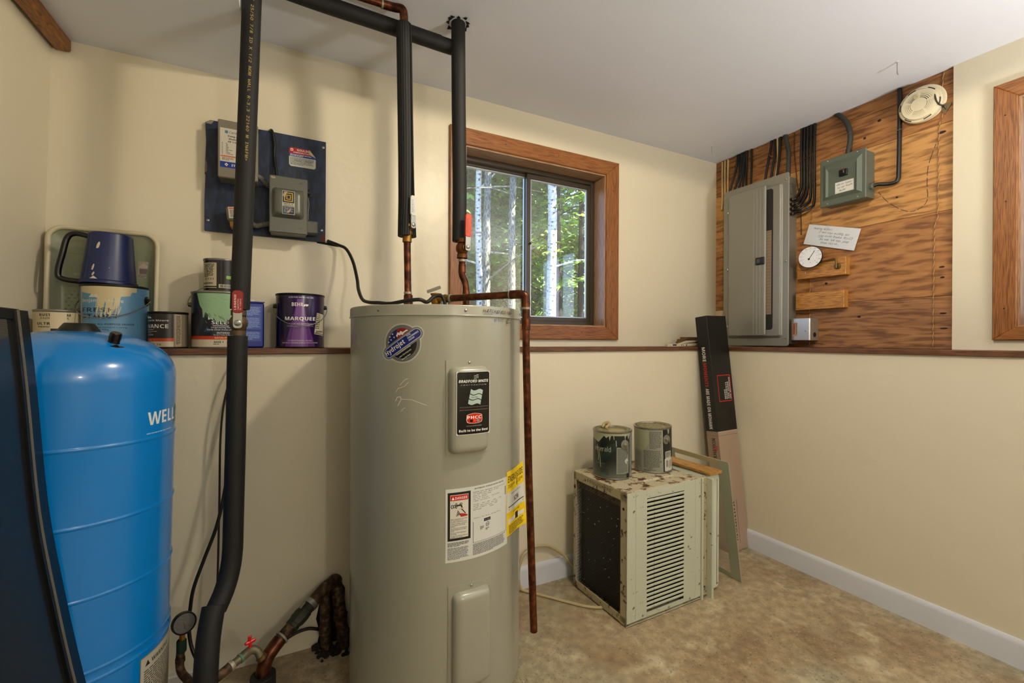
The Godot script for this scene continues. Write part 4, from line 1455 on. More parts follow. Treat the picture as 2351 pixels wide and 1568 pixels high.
func plumbing() -> void:
	foam = mat(Color(0.035, 0.032, 0.027), 0.7, 0.0, {"normal_enabled": true, "normal_texture": noise_tex(256, 0.05, 12, [], {"normal": 2.5, "oct": 4}), "normal_scale": 0.25, "uv1_triplanar": true, "uv1_scale": Vector3(9, 9, 9)})
	copper = StandardMaterial3D.new()
	copper.albedo_texture = noise_tex(256, 0.02, 71, [[0.2, Color(0.20, 0.10, 0.055)], [0.5, Color(0.34, 0.18, 0.10)], [0.8, Color(0.50, 0.29, 0.17)]], {"oct": 5})
	copper.uv1_triplanar = true
	copper.uv1_scale = Vector3(5, 5, 5)
	copper.metallic = 0.75
	copper.roughness = 0.36
	brass = mat(Color(0.58, 0.42, 0.16), 0.34, 0.8)
	steel = mat(Color(0.62, 0.62, 0.6), 0.3, 0.85)
	var old := StandardMaterial3D.new()
	old.albedo_texture = noise_tex(256, 0.03, 72, [[0.2, Color(0.07, 0.055, 0.04)], [0.45, Color(0.22, 0.14, 0.08)], [0.62, Color(0.33, 0.22, 0.12)], [0.85, Color(0.42, 0.38, 0.28)]], {"oct": 5})
	old.uv1_triplanar = true
	old.uv1_scale = Vector3(6, 6, 6)
	old.metallic = 0.3
	old.roughness = 0.6
	var solder := mat(Color(0.6, 0.57, 0.5), 0.5, 0.4)

	# left riser: foam sleeve, lever valve, foam sleeve, bend, foam sleeve to the floor
	var t := thing("insulated_riser", "tall black foam insulated pipe with a red lever valve, left of the water heater", "pipe", Vector3.ZERO)
	var A0 := Vector3(-0.086, 2.235, -1.572)
	var A1 := Vector3(-0.118, 1.228, -1.572)
	obj("foam_sleeve", sleeve_mesh([A0 + Vector3(0, 0.03, 0), A0.lerp(A1, 0.3), A0.lerp(A1, 0.7), A1], 0.0262), foam, t)
	sleeve_print(t, "ARMAFLEX 25/50 7/8 ID X 1/2 NOM WALL R-3.3 22140 M IN4FM>", Vector3(-0.0865, 2.23, -1.572), Vector3(-0.1043, 1.665, -1.572), 0.0262, 0.12)
	var A2 := Vector3(-0.122, 1.145, -1.552)
	obj("copper_pipe", MB.new().tube([A1 + Vector3(0, 0.02, 0), A2 - Vector3(0, 0.02, 0)], 0.0125, 16), copper, t)
	var vface := Vector3(0.02, 0, 1)
	ball_valve(t, Vector3(-0.121, 1.185, -1.562), Vector3(0.02, 1, 0), vface, 0.0165, 0.075, mat(Color(0.36, 0.29, 0.2), 0.5, 0.5))
	lever(t, Vector3(-0.120, 1.184, -1.522), Vector3(0, 1, 0), vface, 0.095, 0.026, mat(Color(0.52, 0.03, 0.03), 0.35), ["LEGEND", "Legend Press", "S-1002"], Color(0.85, 0.75, 0.72))
	obj("foam_sleeve", sleeve_mesh(catmull([A2, Vector3(-0.125, 0.9, -1.545), Vector3(-0.13, 0.62, -1.538), Vector3(-0.133, 0.5, -1.53), Vector3(-0.146, 0.43, -1.51), Vector3(-0.166, 0.385, -1.475)], 4), 0.0265), foam, t)
	obj("foam_sleeve", sleeve_mesh(catmull([Vector3(-0.170, 0.40, -1.468), Vector3(-0.178, 0.33, -1.43), Vector3(-0.18, 0.24, -1.40), Vector3(-0.181, 0.12, -1.39), Vector3(-0.181, 0.0, -1.39)], 4), 0.0285), foam, t)
	sleeve_print(t, "NOM WALL R-3.3 22140 M", Vector3(-0.176, 0.37, -1.452), Vector3(-0.1805, 0.2, -1.398), 0.0288, 0.5)

	# pipe along under the ceiling
	t = thing("insulated_pipe", "black foam insulated pipe running level just under the ceiling", "pipe", Vector3.ZERO)
	obj("foam_sleeve", sleeve_mesh(catmull([Vector3(0.553, 2.222, -1.58), Vector3(0.50, 2.226, -1.585), Vector3(0.30, 2.236, -1.592), Vector3(0.1, 2.238, -1.59), Vector3(-0.055, 2.238, -1.578)], 5), 0.0255), foam, t)
	obj("foam_seam", MB.new().tube([Vector3(0.51, 2.2475, -1.571), Vector3(0.30, 2.2565, -1.578), Vector3(0.1, 2.2585, -1.576), Vector3(-0.04, 2.2585, -1.566)], 0.0016, 6), mat(Color(0.01, 0.01, 0.01), 0.9), t)

	# right riser: comes down from a torn hole in the ceiling to the tank top
	t = thing("insulated_riser", "black foam insulated pipe with an orange lever, dropping from the ceiling beside the window", "pipe", Vector3.ZERO)
	obj("foam_sleeve", sleeve_mesh([Vector3(0.568, 2.3, -1.556), Vector3(0.57, 2.0, -1.553), Vector3(0.572, 1.7, -1.545), Vector3(0.568, 1.497, -1.535)], 0.0258), foam, t)
	var Dx := Vector3(0.574, 0, -1.522)
	var at := func(y: float) -> Vector3: return Vector3(Dx.x, y, Dx.z)
	obj("copper_pipe", MB.new().tube(catmull([at.call(1.5), at.call(1.40), at.call(1.372), Vector3(0.585, 1.345, -1.52), Vector3(0.589, 1.31, -1.52), Vector3(0.589, 1.2375, -1.52)], 4), 0.0122, 16), copper, t)
	ball_valve(t, at.call(1.468), Vector3.UP, Vector3(0.1, 0, 1), 0.0155, 0.07, mat(Color(0.42, 0.24, 0.12), 0.4, 0.7))
	lever(t, Vector3(0.582, 1.468, -1.487), Vector3(0.02, 1, 0), Vector3(0.1, 0, 1), 0.118, 0.022, mat(Color(0.78, 0.24, 0.07), 0.4), ["WOLVERINE", "BRASS INC"], Color(0.25, 0.08, 0.03))
	joint(t, at.call(1.395), Vector3.UP, 0.0122, 0.03)
	joint(t, at.call(1.424), Vector3.UP, 0.0122, 0.008, "solder_ring", solder)
	joint(t, Vector3(0.589, 1.30, -1.52), Vector3.UP, 0.0122, 0.026)
	obj("nipple", MB.new().lathe([Vector2(0.02, 1.2375), Vector2(0.02, 1.25), Vector2(0.018, 1.256), Vector2(0.0175, 1.265), Vector2(0.0122, 1.267)], 20, Transform3D(Basis(), Vector3(0.589, 0, -1.52))), copper, t)
	# torn plaster round its hole in the ceiling
	var hole := MB.new()
	var r := RandomNumberGenerator.new()
	r.seed = 4
	for k in 11:
		var a := TAU * k / 11 + r.randf_range(-0.2, 0.2)
		var d := Vector3(cos(a), 0, sin(a))
		var c := Vector3(0.568, 2.2985, -1.556) + d * r.randf_range(0.028, 0.036)
		var s := d.cross(Vector3.UP) * r.randf_range(0.006, 0.014)
		hole.tri(c - s, c + s, c + d * r.randf_range(0.008, 0.022) + Vector3(0, -0.004 * r.randf(), 0))
		hole.tri(c - s + Vector3(0, 0.002, 0), c + d * 0.012 + Vector3(0, 0.002, 0), c + s + Vector3(0, 0.002, 0))
	obj("hole_edge", hole, mat(Color(0.06, 0.05, 0.045), 0.9), t)

	# middle riser: ridged foam, white lever, copper to the tank top and copper elbow above
	t = thing("insulated_riser", "ridged black foam insulated pipe with a white lever above the water heater", "pipe", Vector3.ZERO)
	var Cx := Vector3(0.372, 0, -1.546)
	var ct := func(y: float) -> Vector3: return Vector3(lerpf(0.392, 0.366, (y - 1.24) / 1.0), y, lerpf(-1.575, -1.545, (y - 1.24) / 1.0))
	# split sleeve: a ring with a slit towards the right front, ribbed
	var sl := MB.new()
	var ys := [2.224, 2.0, 1.75, 1.62, 1.5]
	var NS := 40
	var ringp := func(y: float, k: int, open: float, rr: float) -> Vector3:
		var a := 0.62 + open + (TAU - 2 * open) * k / NS
		var rad := rr * (1.0 + (0.035 if k % 2 == 0 else 0.0))
		return ct.call(y) + Vector3(sin(a), 0, cos(a)) * rad
	for i in ys.size() - 1:
		var o0: float = [0.07, 0.09, 0.14, 0.3, 0.55][i]
		var o1: float = [0.07, 0.09, 0.14, 0.3, 0.55][i + 1]
		var r0: float = [0.0255, 0.0255, 0.026, 0.0275, 0.031][i]
		var r1: float = [0.0255, 0.0255, 0.026, 0.0275, 0.031][i + 1]
		for k in NS:
			sl.quad(ringp.call(ys[i + 1], k, o1, r1), ringp.call(ys[i + 1], k + 1, o1, r1), ringp.call(ys[i], k + 1, o0, r0), ringp.call(ys[i], k, o0, r0))
			sl.quad(ringp.call(ys[i], k, o0, r0 * 0.55), ringp.call(ys[i], k + 1, o0, r0 * 0.55), ringp.call(ys[i + 1], k + 1, o1, r1 * 0.55), ringp.call(ys[i + 1], k, o1, r1 * 0.55))
		for e: Array in [[0, 1], [NS, -1]]:
			var q := [ringp.call(ys[i], e[0], o0, r0), ringp.call(ys[i + 1], e[0], o1, r1), ringp.call(ys[i + 1], e[0], o1, r1 * 0.55), ringp.call(ys[i], e[0], o0, r0 * 0.55)]
			if e[1] < 0:
				q.reverse()
			sl.quad(q[0], q[1], q[2], q[3])
	for k in NS:
		sl.quad(ringp.call(2.224, k, 0.07, 0.0255), ringp.call(2.224, k + 1, 0.07, 0.0255), ringp.call(2.224, k + 1, 0.07, 0.014), ringp.call(2.224, k, 0.07, 0.014))
		sl.quad(ringp.call(1.5, k + 1, 0.55, 0.031), ringp.call(1.5, k, 0.55, 0.031), ringp.call(1.5, k, 0.55, 0.017), ringp.call(1.5, k + 1, 0.55, 0.017))
	obj("foam_sleeve", sl.done(15), foam, t)
	obj("copper_pipe", MB.new().tube([ct.call(2.25), ct.call(1.9), ct.call(1.6), ct.call(1.2375)], 0.0122, 16), copper, t)
	obj("copper_elbow", MB.new().tube(catmull([ct.call(2.222), ct.call(2.255), ct.call(2.27) + Vector3(-0.006, 0.004, 0), Vector3(0.335, 2.280, -1.556), Vector3(0.30, 2.2805, -1.56)], 5), 0.0142, 16), copper, t)
	obj("copper_pipe", MB.new().tube([Vector3(0.31, 2.2805, -1.559), Vector3(0.0, 2.282, -1.57), Vector3(-0.11, 2.2825, -1.574)], 0.0118, 16), copper, t)
	joint(t, Vector3(0.296, 2.2805, -1.56), Vector3(-1, 0, 0), 0.0122, 0.006, "solder_ring", solder)
	joint(t, ct.call(2.222), Vector3.UP, 0.0122, 0.008, "solder_ring", solder)
	ball_valve(t, ct.call(1.535), Vector3.UP, Vector3(0.35, 0, 1), 0.0155, 0.06, brass)
	joint(t, ct.call(1.493), Vector3.UP, 0.014, 0.026, "union", brass)
	lever(t, ct.call(1.535) + Vector3(0.0125, 0, 0.0355), Vector3(0, 1, 0), Vector3(0.35, 0, 1), 0.10, 0.021, mat(Color(0.78, 0.78, 0.74), 0.35), ["AMTROL", "600 WOG"], Color(0.12, 0.28, 0.55))
	joint(t, ct.call(1.302), Vector3.UP, 0.0122, 0.008, "solder_ring", solder)
	obj("nipple", MB.new().lathe([Vector2(0.0165, 1.2375), Vector2(0.0165, 1.246), Vector2(0.0135, 1.247), Vector2(0.0135, 1.253), Vector2(0.0165, 1.255), Vector2(0.0155, 1.295), Vector2(0.0122, 1.297)], 20, Transform3D(Basis(), ct.call(1.24) * Vector3(1, 0, 1))), copper, t)

	# relief valve and its drop pipe
	t = thing("relief_valve", "brass relief valve on the tank top with a copper drop pipe down its right side", "valve", Vector3.ZERO)
	var rv := Vector3(0.472, 1.2375, -1.506)
	obj("valve_body", MB.new().lathe([Vector2(0.013, 0), Vector2(0.018, 0.003), Vector2(0.0195, 0.016), Vector2(0.015, 0.02), Vector2(0.015, 0.026), Vector2(0.0175, 0.03), Vector2(0.0175, 0.05), Vector2(0.0155, 0.053), Vector2(0.019, 0.056), Vector2(0.0195, 0.061), Vector2(0.012, 0.0625), Vector2(0, 0.063)], 28, Transform3D(Basis(), rv)), brass, t)
	obj("lever", MB.new().prism(rounded(-0.026, -0.0055, 0.026, 0.0055, 0.004), 0.003, Transform3D(Basis(Vector3(0.80, 0.33, 0.5).normalized(), Vector3(-0.3, 0.94, -0.1).normalized(), Vector3(-0.5, -0.07, 0.86).normalized()).orthonormalized(), rv + Vector3(-0.011, 0.0735, 0.012)), 0.0006), steel, t)
	var e0 := Vector3(0.487, 1.279, -1.485)
	var e1 := Vector3(0.660, 1.2815, -1.242)
	obj("side_outlet", MB.new().tube([rv + Vector3(0.006, 0.04, 0.008), e0 + (e1 - e0).normalized() * 0.03], 0.0135, 16), brass, t)
	obj("copper_pipe", MB.new().tube([e0, e1], 0.0118, 16), copper, t)
	joint(t, e0 + (e1 - e0).normalized() * 0.012, e1 - e0, 0.0135, 0.004, "tape_wrap", solder)
	joint(t, e0 + (e1 - e0).normalized() * 0.036, e1 - e0, 0.0122, 0.008, "tape_wrap", solder)
	obj("copper_elbow", MB.new().tube(catmull([e0.lerp(e1, 0.9), e0.lerp(e1, 0.99), Vector3(0.6705, 1.277, -1.2285), Vector3(0.6745, 1.262, -1.2265), Vector3(0.675, 1.24, -1.2265)], 5), 0.0142, 18), copper, t)
	joint(t, e0.lerp(e1, 0.895), e1 - e0, 0.0122, 0.006, "solder_ring", solder)
	obj("copper_pipe", MB.new().tube([Vector3(0.675, 1.245, -1.2265), Vector3(0.677, 1.1, -1.2265), Vector3(0.686, 0.7, -1.2215), Vector3(0.701, 0.224, -1.213)], 0.0118, 18), copper, t)
	joint(t, Vector3(0.676, 1.187, -1.2265), Vector3(0, 1, 0), 0.0122, 0.036)
	joint(t, Vector3(0.675, 1.2375, -1.2265), Vector3(0, 1, 0), 0.0122, 0.004, "solder_ring", solder)

	# heater's supply cable and clamp
	t = thing("power_cable", "black flexible cable sagging from the blue board to the water heater top", "cable", Vector3.ZERO)
	var cb := mat(Color(0.045, 0.042, 0.036), 0.5)
	obj("cable_jacket", MB.new().tube(catmull([Vector3(0.16, 1.545, -1.992), Vector3(0.202, 1.527, -1.97), Vector3(0.226, 1.506, -1.93), Vector3(0.245, 1.45, -1.88), Vector3(0.253, 1.374, -1.82), Vector3(0.25, 1.325, -1.76), Vector3(0.254, 1.283, -1.69), Vector3(0.266, 1.268, -1.62), Vector3(0.287, 1.262, -1.55), Vector3(0.31, 1.255, -1.48), Vector3(0.347, 1.262, -1.44), Vector3(0.387, 1.266, -1.41), Vector3(0.415, 1.260, -1.42), Vector3(0.445, 1.281, -1.44), Vector3(0.475, 1.287, -1.462), Vector3(0.487, 1.272, -1.462), Vector3(0.492, 1.245, -1.462)], 5), 0.0062, 10), cb, t)
	obj("cable_clamp", MB.new().box(Vector3(0.492, 1.247, -1.462), Vector3(0.03, 0.018, 0.022), Basis(Vector3.UP, 0.5), 0.003).lathe([Vector2(0.004, 0), Vector2(0.004, 0.012), Vector2(0, 0.0125)], 8, along(Vector3(0.478, 1.256, -1.458), Vector3(-0.2, 1, 0.3))).lathe([Vector2(0.004, 0), Vector2(0.004, 0.012), Vector2(0, 0.0125)], 8, along(Vector3(0.504, 1.256, -1.464), Vector3(0.3, 1, 0.3))), steel, t)

	# gauge on its elbow off the riser's foot
	t = thing("pressure_gauge", "round black-rimmed pressure gauge on an old brass elbow low beside the riser", "gauge", Vector3.ZERO)
	var gc := Vector3(-0.252, 0.322, -1.564)
	var gn := Vector3(0.42, 0.25, 1.0).normalized()
	obj("case", MB.new().lathe([Vector2(0, -0.016), Vector2(0.026, -0.016), Vector2(0.0295, -0.012), Vector2(0.0295, 0.004), Vector2(0.028, 0.006), Vector2(0.0262, 0.004), Vector2(0.026, 0.001)], 36, along(gc, gn)), mat(Color(0.03, 0.03, 0.03), 0.35), t)
	var p := Pr.new(128, 128, Color(0.36, 0.36, 0.35))
	p.oval(64, 64, 60, 60, Color(0.38, 0.38, 0.37))
	for k in 21:
		var a := deg_to_rad(135 + 270.0 * k / 20)
		p.line([Vector2(64 + 50 * cos(a), 64 + 50 * sin(a)), Vector2(64 + (40 if k % 5 == 0 else 45) * cos(a), 64 + (40 if k % 5 == 0 else 45) * sin(a))], 1.8, Color(0.15, 0.15, 0.15))
	for k in 6:
		var a := deg_to_rad(135 + 54.0 * k)
		p.text(str(k * 20), 64 + 34 * cos(a), 67 + 34 * sin(a), 7, Color(0.18, 0.18, 0.18), {"al": 0.5})
	p.text("PSI", 64, 44, 9, Color(0.2, 0.2, 0.2), {"al": 0.5})
	p.line([Vector2(64, 64), Vector2(64, 100)], 3, Color(0.1, 0.1, 0.1))
	var gx := facing(gc + gn * 0.0012, gn)
	var dial := MB.new()
	for k in 32:
		var a0 := TAU * k / 32
		var a1 := TAU * (k + 1) / 32
		dial.tri(gx * Vector3.ZERO, gx * Vector3(cos(a0) * 0.026, sin(a0) * 0.026, 0), gx * Vector3(cos(a1) * 0.026, sin(a1) * 0.026, 0), Vector2(0.5, 0.5), Vector2(0.5 + 0.5 * cos(a0), 0.5 - 0.5 * sin(a0)), Vector2(0.5 + 0.5 * cos(a1), 0.5 - 0.5 * sin(a1)))
	obj("dial", dial, printed(p, 0.3), t, "grey dial with black figures")
	obj("hub", MB.new().lathe([Vector2(0.0025, 0), Vector2(0.0022, 0.002), Vector2(0, 0.0024)], 10, along(gc + gn * 0.0014, gn)), brass, t)
	obj("stem", MB.new().lathe([Vector2(0.006, 0), Vector2(0.0075, 0.002), Vector2(0.0075, 0.02), Vector2(0.005, 0.024)], 6, Transform3D(Basis(), Vector3(-0.258, 0.270, -1.572))), brass, t)
	obj("bushing", MB.new().lathe([Vector2(0.011, 0), Vector2(0.0125, 0.004), Vector2(0.0125, 0.032), Vector2(0.010, 0.036)], 16, Transform3D(Basis(), Vector3(-0.260, 0.236, -1.574))), mat(Color(0.06, 0.2, 0.14), 0.6, 0.3), t, "green corroded bushing")
	obj("elbow", MB.new().tube(catmull([Vector3(-0.262, 0.240, -1.574), Vector3(-0.264, 0.200, -1.574), Vector3(-0.258, 0.180, -1.566), Vector3(-0.240, 0.172, -1.54), Vector3(-0.222, 0.175, -1.50), Vector3(-0.197, 0.178, -1.425)], 5), 0.0105, 14), old, t)
	joint(t, Vector3(-0.263, 0.214, -1.574), Vector3.UP, 0.0105, 0.012, "coupling", old)

	# drain tap on the riser's foot
	t = thing("drain_tap", "small corroded drain tap with a red handle near the floor", "tap", Vector3.ZERO)
	var d0 := Vector3(-0.160, 0.226, -1.425)
	var d1 := Vector3(-0.104, 0.236, -1.47)
	obj("pipe_stub", MB.new().tube([d0, d0.lerp(d1, 0.55)], 0.0125, 16), old, t)
	obj("tap_body", MB.new().tube(catmull([d0.lerp(d1, 0.5), d1, d1 + Vector3(0.022, 0.010, -0.006), d1 + Vector3(0.038, 0.004, -0.004), d1 + Vector3(0.046, -0.012, 0.0)], 5), [0.011, 0.011, 0.011, 0.011, 0.0115, 0.012, 0.0125, 0.0125, 0.012, 0.012, 0.012, 0.012, 0.0115, 0.011, 0.0105, 0.0105, 0.0105, 0.0105, 0.0105, 0.0105, 0.0105], 16), mat(Color(0.40, 0.37, 0.28), 0.5, 0.5), t)
	joint(t, d0.lerp(d1, 0.58), d1 - d0, 0.012, 0.01, "tape_wrap", solder)
	joint(t, d0.lerp(d1, 0.95), d1 - d0, 0.0115, 0.006, "green_ring", mat(Color(0.3, 0.45, 0.36), 0.7, 0.2))
	obj("spout", MB.new().lathe([Vector2(0.0105, 0), Vector2(0.0135, 0.001), Vector2(0.0135, 0.010), Vector2(0.0105, 0.012), Vector2(0.009, 0.011), Vector2(0.009, 0.0)], 18, along(d1 + Vector3(0.046, -0.011, 0.0), Vector3(0.5, -0.8, 0.1))), mat(Color(0.4, 0.3, 0.15), 0.4, 0.7), t)
	var hb := MB.new()
	hb.lathe([Vector2(0.0045, 0), Vector2(0.004, 0.012)], 12, along(d1 + Vector3(0.020, 0.020, -0.004), Vector3(0.05, 1, 0)))
	hb.prism(rounded(-0.015, 0, 0.015, 0.009, 0.004), 0.006, Transform3D(Basis(Vector3(0.9, 0, -0.43), Vector3(0, 1, 0), Vector3(0.43, 0, 0.9)), d1 + Vector3(0.020, 0.030, -0.007)), 0.002)
	hb.box(d1 + Vector3(0.019, 0.043, -0.004), Vector3(0.009, 0.02, 0.006), Basis(Vector3(0, 0, 1), -0.1), 0.002)
	obj("handle", hb, mat(Color(0.75, 0.03, 0.03), 0.35), t, "red plastic handle")

	# elbowed pipe out of the floor sleeve into the wall
	t = thing("inlet_pipe", "old copper pipe bending from a black floor sleeve up into the wall hole", "pipe", Vector3.ZERO)
	obj("foam_sleeve", sleeve_mesh([Vector3(-0.056, 0.07, -1.62), Vector3(-0.056, 0.03, -1.62), Vector3(-0.056, -0.01, -1.62)], 0.0365), foam, t)
	obj("elbow", MB.new().tube(catmull([Vector3(-0.056, 0.05, -1.62), Vector3(-0.055, 0.085, -1.622), Vector3(-0.046, 0.112, -1.63), Vector3(-0.028, 0.132, -1.642), Vector3(-0.008, 0.148, -1.655)], 5), 0.0215, 18), copper, t)
	var q0 := Vector3(-0.012, 0.145, -1.652)
	var q1 := Vector3(0.135, 0.232, -1.755)
	obj("old_pipe", MB.new().tube([q0, q1, q1 + Vector3(0.035, 0.006, -0.03), q1 + Vector3(0.05, -0.008, -0.06)], [0.019, 0.0215, 0.021, 0.02], 18), old, t)
	joint(t, q0.lerp(q1, 0.06), q1 - q0, 0.0205, 0.006, "solder_ring", solder)
	obj("check_valve", MB.new().lathe([Vector2(0.02, -0.036), Vector2(0.0235, -0.034), Vector2(0.0235, -0.024), Vector2(0.022, -0.022), Vector2(0.026, -0.01), Vector2(0.027, 0.012), Vector2(0.025, 0.02), Vector2(0.0255, 0.026), Vector2(0.0225, 0.03), Vector2(0.0225, 0.042), Vector2(0.02, 0.044)], 8, along(q0.lerp(q1, 0.42), q1 - q0)), mat(Color(0.2, 0.21, 0.15), 0.6, 0.3), t, "grey-green check valve")
	obj("clamp", MB.new().lathe([Vector2(0.021, -0.008), Vector2(0.0245, -0.008), Vector2(0.0245, 0.008), Vector2(0.021, 0.008)], 20, along(q0.lerp(q1, 0.68), q1 - q0)).box(q0.lerp(q1, 0.60) + Vector3(-0.016, 0.022, 0.012), Vector3(0.026, 0.006, 0.010), Basis(Vector3(0, 0, 1), 0.9), 0.001), steel, t)

	# hole in the wall with old pipes going down into the floor
	t = thing("drain_pipes", "dark rusty pipes dropping from the broken wall hole into the floor beside the heater", "pipe", Vector3.ZERO)
	for q: Array in [[[Vector3(0.140, 0.195, -1.80), Vector3(0.139, 0.17, -1.782), Vector3(0.138, 0.08, -1.772), Vector3(0.142, -0.02, -1.765)], 0.0185], [[Vector3(0.178, 0.215, -1.81), Vector3(0.182, 0.185, -1.775), Vector3(0.196, 0.06, -1.758), Vector3(0.203, -0.02, -1.755)], 0.0215]]:
		obj("rusty_pipe", MB.new().tube(catmull(q[0], 5), q[1], 16), old, t)
	for q: Array in [[Vector3(0.138, 0.07, -1.771), 0.0185], [Vector3(0.199, 0.045, -1.757), 0.0215], [Vector3(0.190, 0.11, -1.764), 0.0212]]:
		joint(t, q[0], Vector3(0.04, 1, 0), q[1], 0.022, "coupling", old)
	var dirt := MB.new()
	r.seed = 9
	for k in 60:
		var c := Vector3(r.randf_range(0.105, 0.225), r.randf_range(-0.004, 0.012), r.randf_range(-1.79, -1.70))
		dirt.box(c, Vector3.ONE * r.randf_range(0.006, 0.02), Basis.from_euler(Vector3(r.randf() * 3, r.randf() * 3, r.randf() * 3)), 0.002)
	var dd := obj("rubble", dirt, mat(Color(0.12, 0.09, 0.06), 0.95), t)
	dd.set_meta("kind", "stuff")
	var hb2 := struct("wall_hole", wall_hole(), mat(Color(0.012, 0.01, 0.008), 0.95))
	hb2.set_meta("label", "ragged dark hole broken in the lower back wall")

	# loose cables on the lower wall
	var spec := [
		["thin brown cable hanging straight down behind the left riser", Color(0.09, 0.045, 0.025), 0.0032, [Vector3(-0.118, 1.09, -1.775), Vector3(-0.140, 1.06, -1.76), Vector3(-0.171, 0.955, -1.755), Vector3(-0.185, 0.82, -1.75), Vector3(-0.188, 0.606, -1.75), Vector3(-0.191, 0.392, -1.745), Vector3(-0.194, 0.24, -1.74), Vector3(-0.192, 0.01, -1.73)]],
		["black cable slanting down behind the gauge to the riser's foot", Color(0.035, 0.033, 0.03), 0.0052, [Vector3(-0.118, 1.08, -1.77), Vector3(-0.140, 0.93, -1.745), Vector3(-0.163, 0.69, -1.71), Vector3(-0.187, 0.549, -1.70), Vector3(-0.221, 0.445, -1.70), Vector3(-0.250, 0.355, -1.70), Vector3(-0.259, 0.289, -1.70), Vector3(-0.262, 0.235, -1.70), Vector3(-0.254, 0.178, -1.69), Vector3(-0.228, 0.12, -1.66), Vector3(-0.2, 0.05, -1.60), Vector3(-0.19, 0.006, -1.55)]],
		["black cable looping over the floor into the wall hole", Color(0.05, 0.04, 0.033), 0.0055, [Vector3(-0.16, 0.006, -1.46), Vector3(-0.12, 0.012, -1.56), Vector3(-0.075, 0.03, -1.665), Vector3(-0.03, 0.06, -1.73), Vector3(0.02, 0.082, -1.765), Vector3(0.075, 0.085, -1.78), Vector3(0.11, 0.072, -1.785), Vector3(0.13, 0.05, -1.80)]],
	]
	for q: Array in spec:
		var o := obj("cable", MB.new().tube(catmull(q[3], 6), q[2], 10), mat(q[1], 0.5))
		tag(o, q[0], "cable")


func wall_hole() -> MB:
	# a dark plate with torn edges, its colour giving the shade of the hole, a few millimetres proud of the plaster
	var b := MB.new()
	var r := RandomNumberGenerator.new()
	r.seed = 31
	var o := PackedVector2Array()
	for q: Vector2 in [Vector2(0.113, 0.0), Vector2(0.118, 0.05), Vector2(0.112, 0.10), Vector2(0.122, 0.16), Vector2(0.126, 0.2), Vector2(0.14, 0.217), Vector2(0.16, 0.222), Vector2(0.18, 0.226), Vector2(0.2, 0.215), Vector2(0.208, 0.19), Vector2(0.207, 0.13), Vector2(0.213, 0.08), Vector2(0.224, 0.04), Vector2(0.232, 0.0)]:
		o.append(q + Vector2(r.randf_range(-0.004, 0.004), r.randf_range(-0.004, 0.004) if q.y > 0 else 0.0))
	b.prism(o, 0.0012, Transform3D(Basis(), Vector3(0, 0, -1.7998)))
	return b
# ---------------------------------------------------------------- paint cans and the ledge
const LEDGE := 1.105

func can(label: String, at: Vector3, r: float, h: float, turn: float, body: StandardMaterial3D, o := {}) -> Node3D:
	body.texture_repeat = true
	body.uv1_offset.x = -float(o.get("shift", 0.0))
	var t := thing("paint_can", label, "paint can", at, turn, o.get("group", ""))
	obj("can_body", MB.new().lathe([Vector2(r, 0.003), Vector2(r, h - 0.005)], 48, Transform3D(), -PI, PI), body, t)
	var tin: Material = o.get("rim", mat(Color(0.55, 0.54, 0.5), 0.3, 0.85))
	obj("bottom_rim", MB.new().lathe([Vector2(0, 0.004), Vector2(r - 0.003, 0.003), Vector2(r - 0.002, 0.0), Vector2(r + 0.0012, 0.0005), Vector2(r + 0.0016, 0.004), Vector2(r, 0.0055)], 48), tin, t)
	obj("top_rim", MB.new().lathe([Vector2(r, h - 0.008), Vector2(r + 0.0016, h - 0.006), Vector2(r + 0.0016, h - 0.001), Vector2(r, h), Vector2(r - 0.006, h - 0.001), Vector2(r - 0.008, h - 0.005)], 48), tin, t)
	obj("lid", MB.new().lathe([Vector2(r - 0.008, h - 0.005), Vector2(r - 0.012, h - 0.006), Vector2(r - 0.014, h - 0.0015), Vector2(r - 0.020, h - 0.0015), Vector2(r - 0.022, h - 0.005), Vector2(0, h - 0.0055)], 48), o.get("lid", tin), t)
	if o.has("bail"):
		var em: Material = o.get("ear", mat(Color(0.03, 0.03, 0.03), 0.4))
		var ey: float = h * o.get("ear_y", 0.77)
		for s: float in [-1.0, 1.0]:
			obj("ear", MB.new().lathe([Vector2(o.get("ear_r", 0.009), 0), Vector2(o.get("ear_r", 0.009), 0.002), Vector2(0.0075, 0.004), Vector2(0.0075, 0.008), Vector2(0.004, 0.0095), Vector2(0, 0.0095)], 18, along(Vector3(s * (r - 0.0005), ey, 0), Vector3(s, 0, 0))), em, t)
		var wire := mat(Color(0.6, 0.6, 0.58), 0.3, 0.9)
		var pts := []
		var drop: float = o.bail
		var R: float = r + 0.010
		pts.append(Vector3(-r - 0.004, ey, 0))
		for k in 17:
			var a := -PI / 2 + PI * k / 16.0
			var lift := cos(a)
			pts.append(Vector3(sin(a) * R, ey - drop * lift, o.get("bail_z", 1.0) * (cos(a) * (R + o.get("bail_out", 0.0)))))
		pts.append(Vector3(r + 0.004, ey, 0))
		obj("bail_handle", MB.new().tube(pts, 0.0015, 8), wire, t, "thin wire bail handle")
	return t


func white() -> Color: return Color(0.9, 0.89, 0.86)


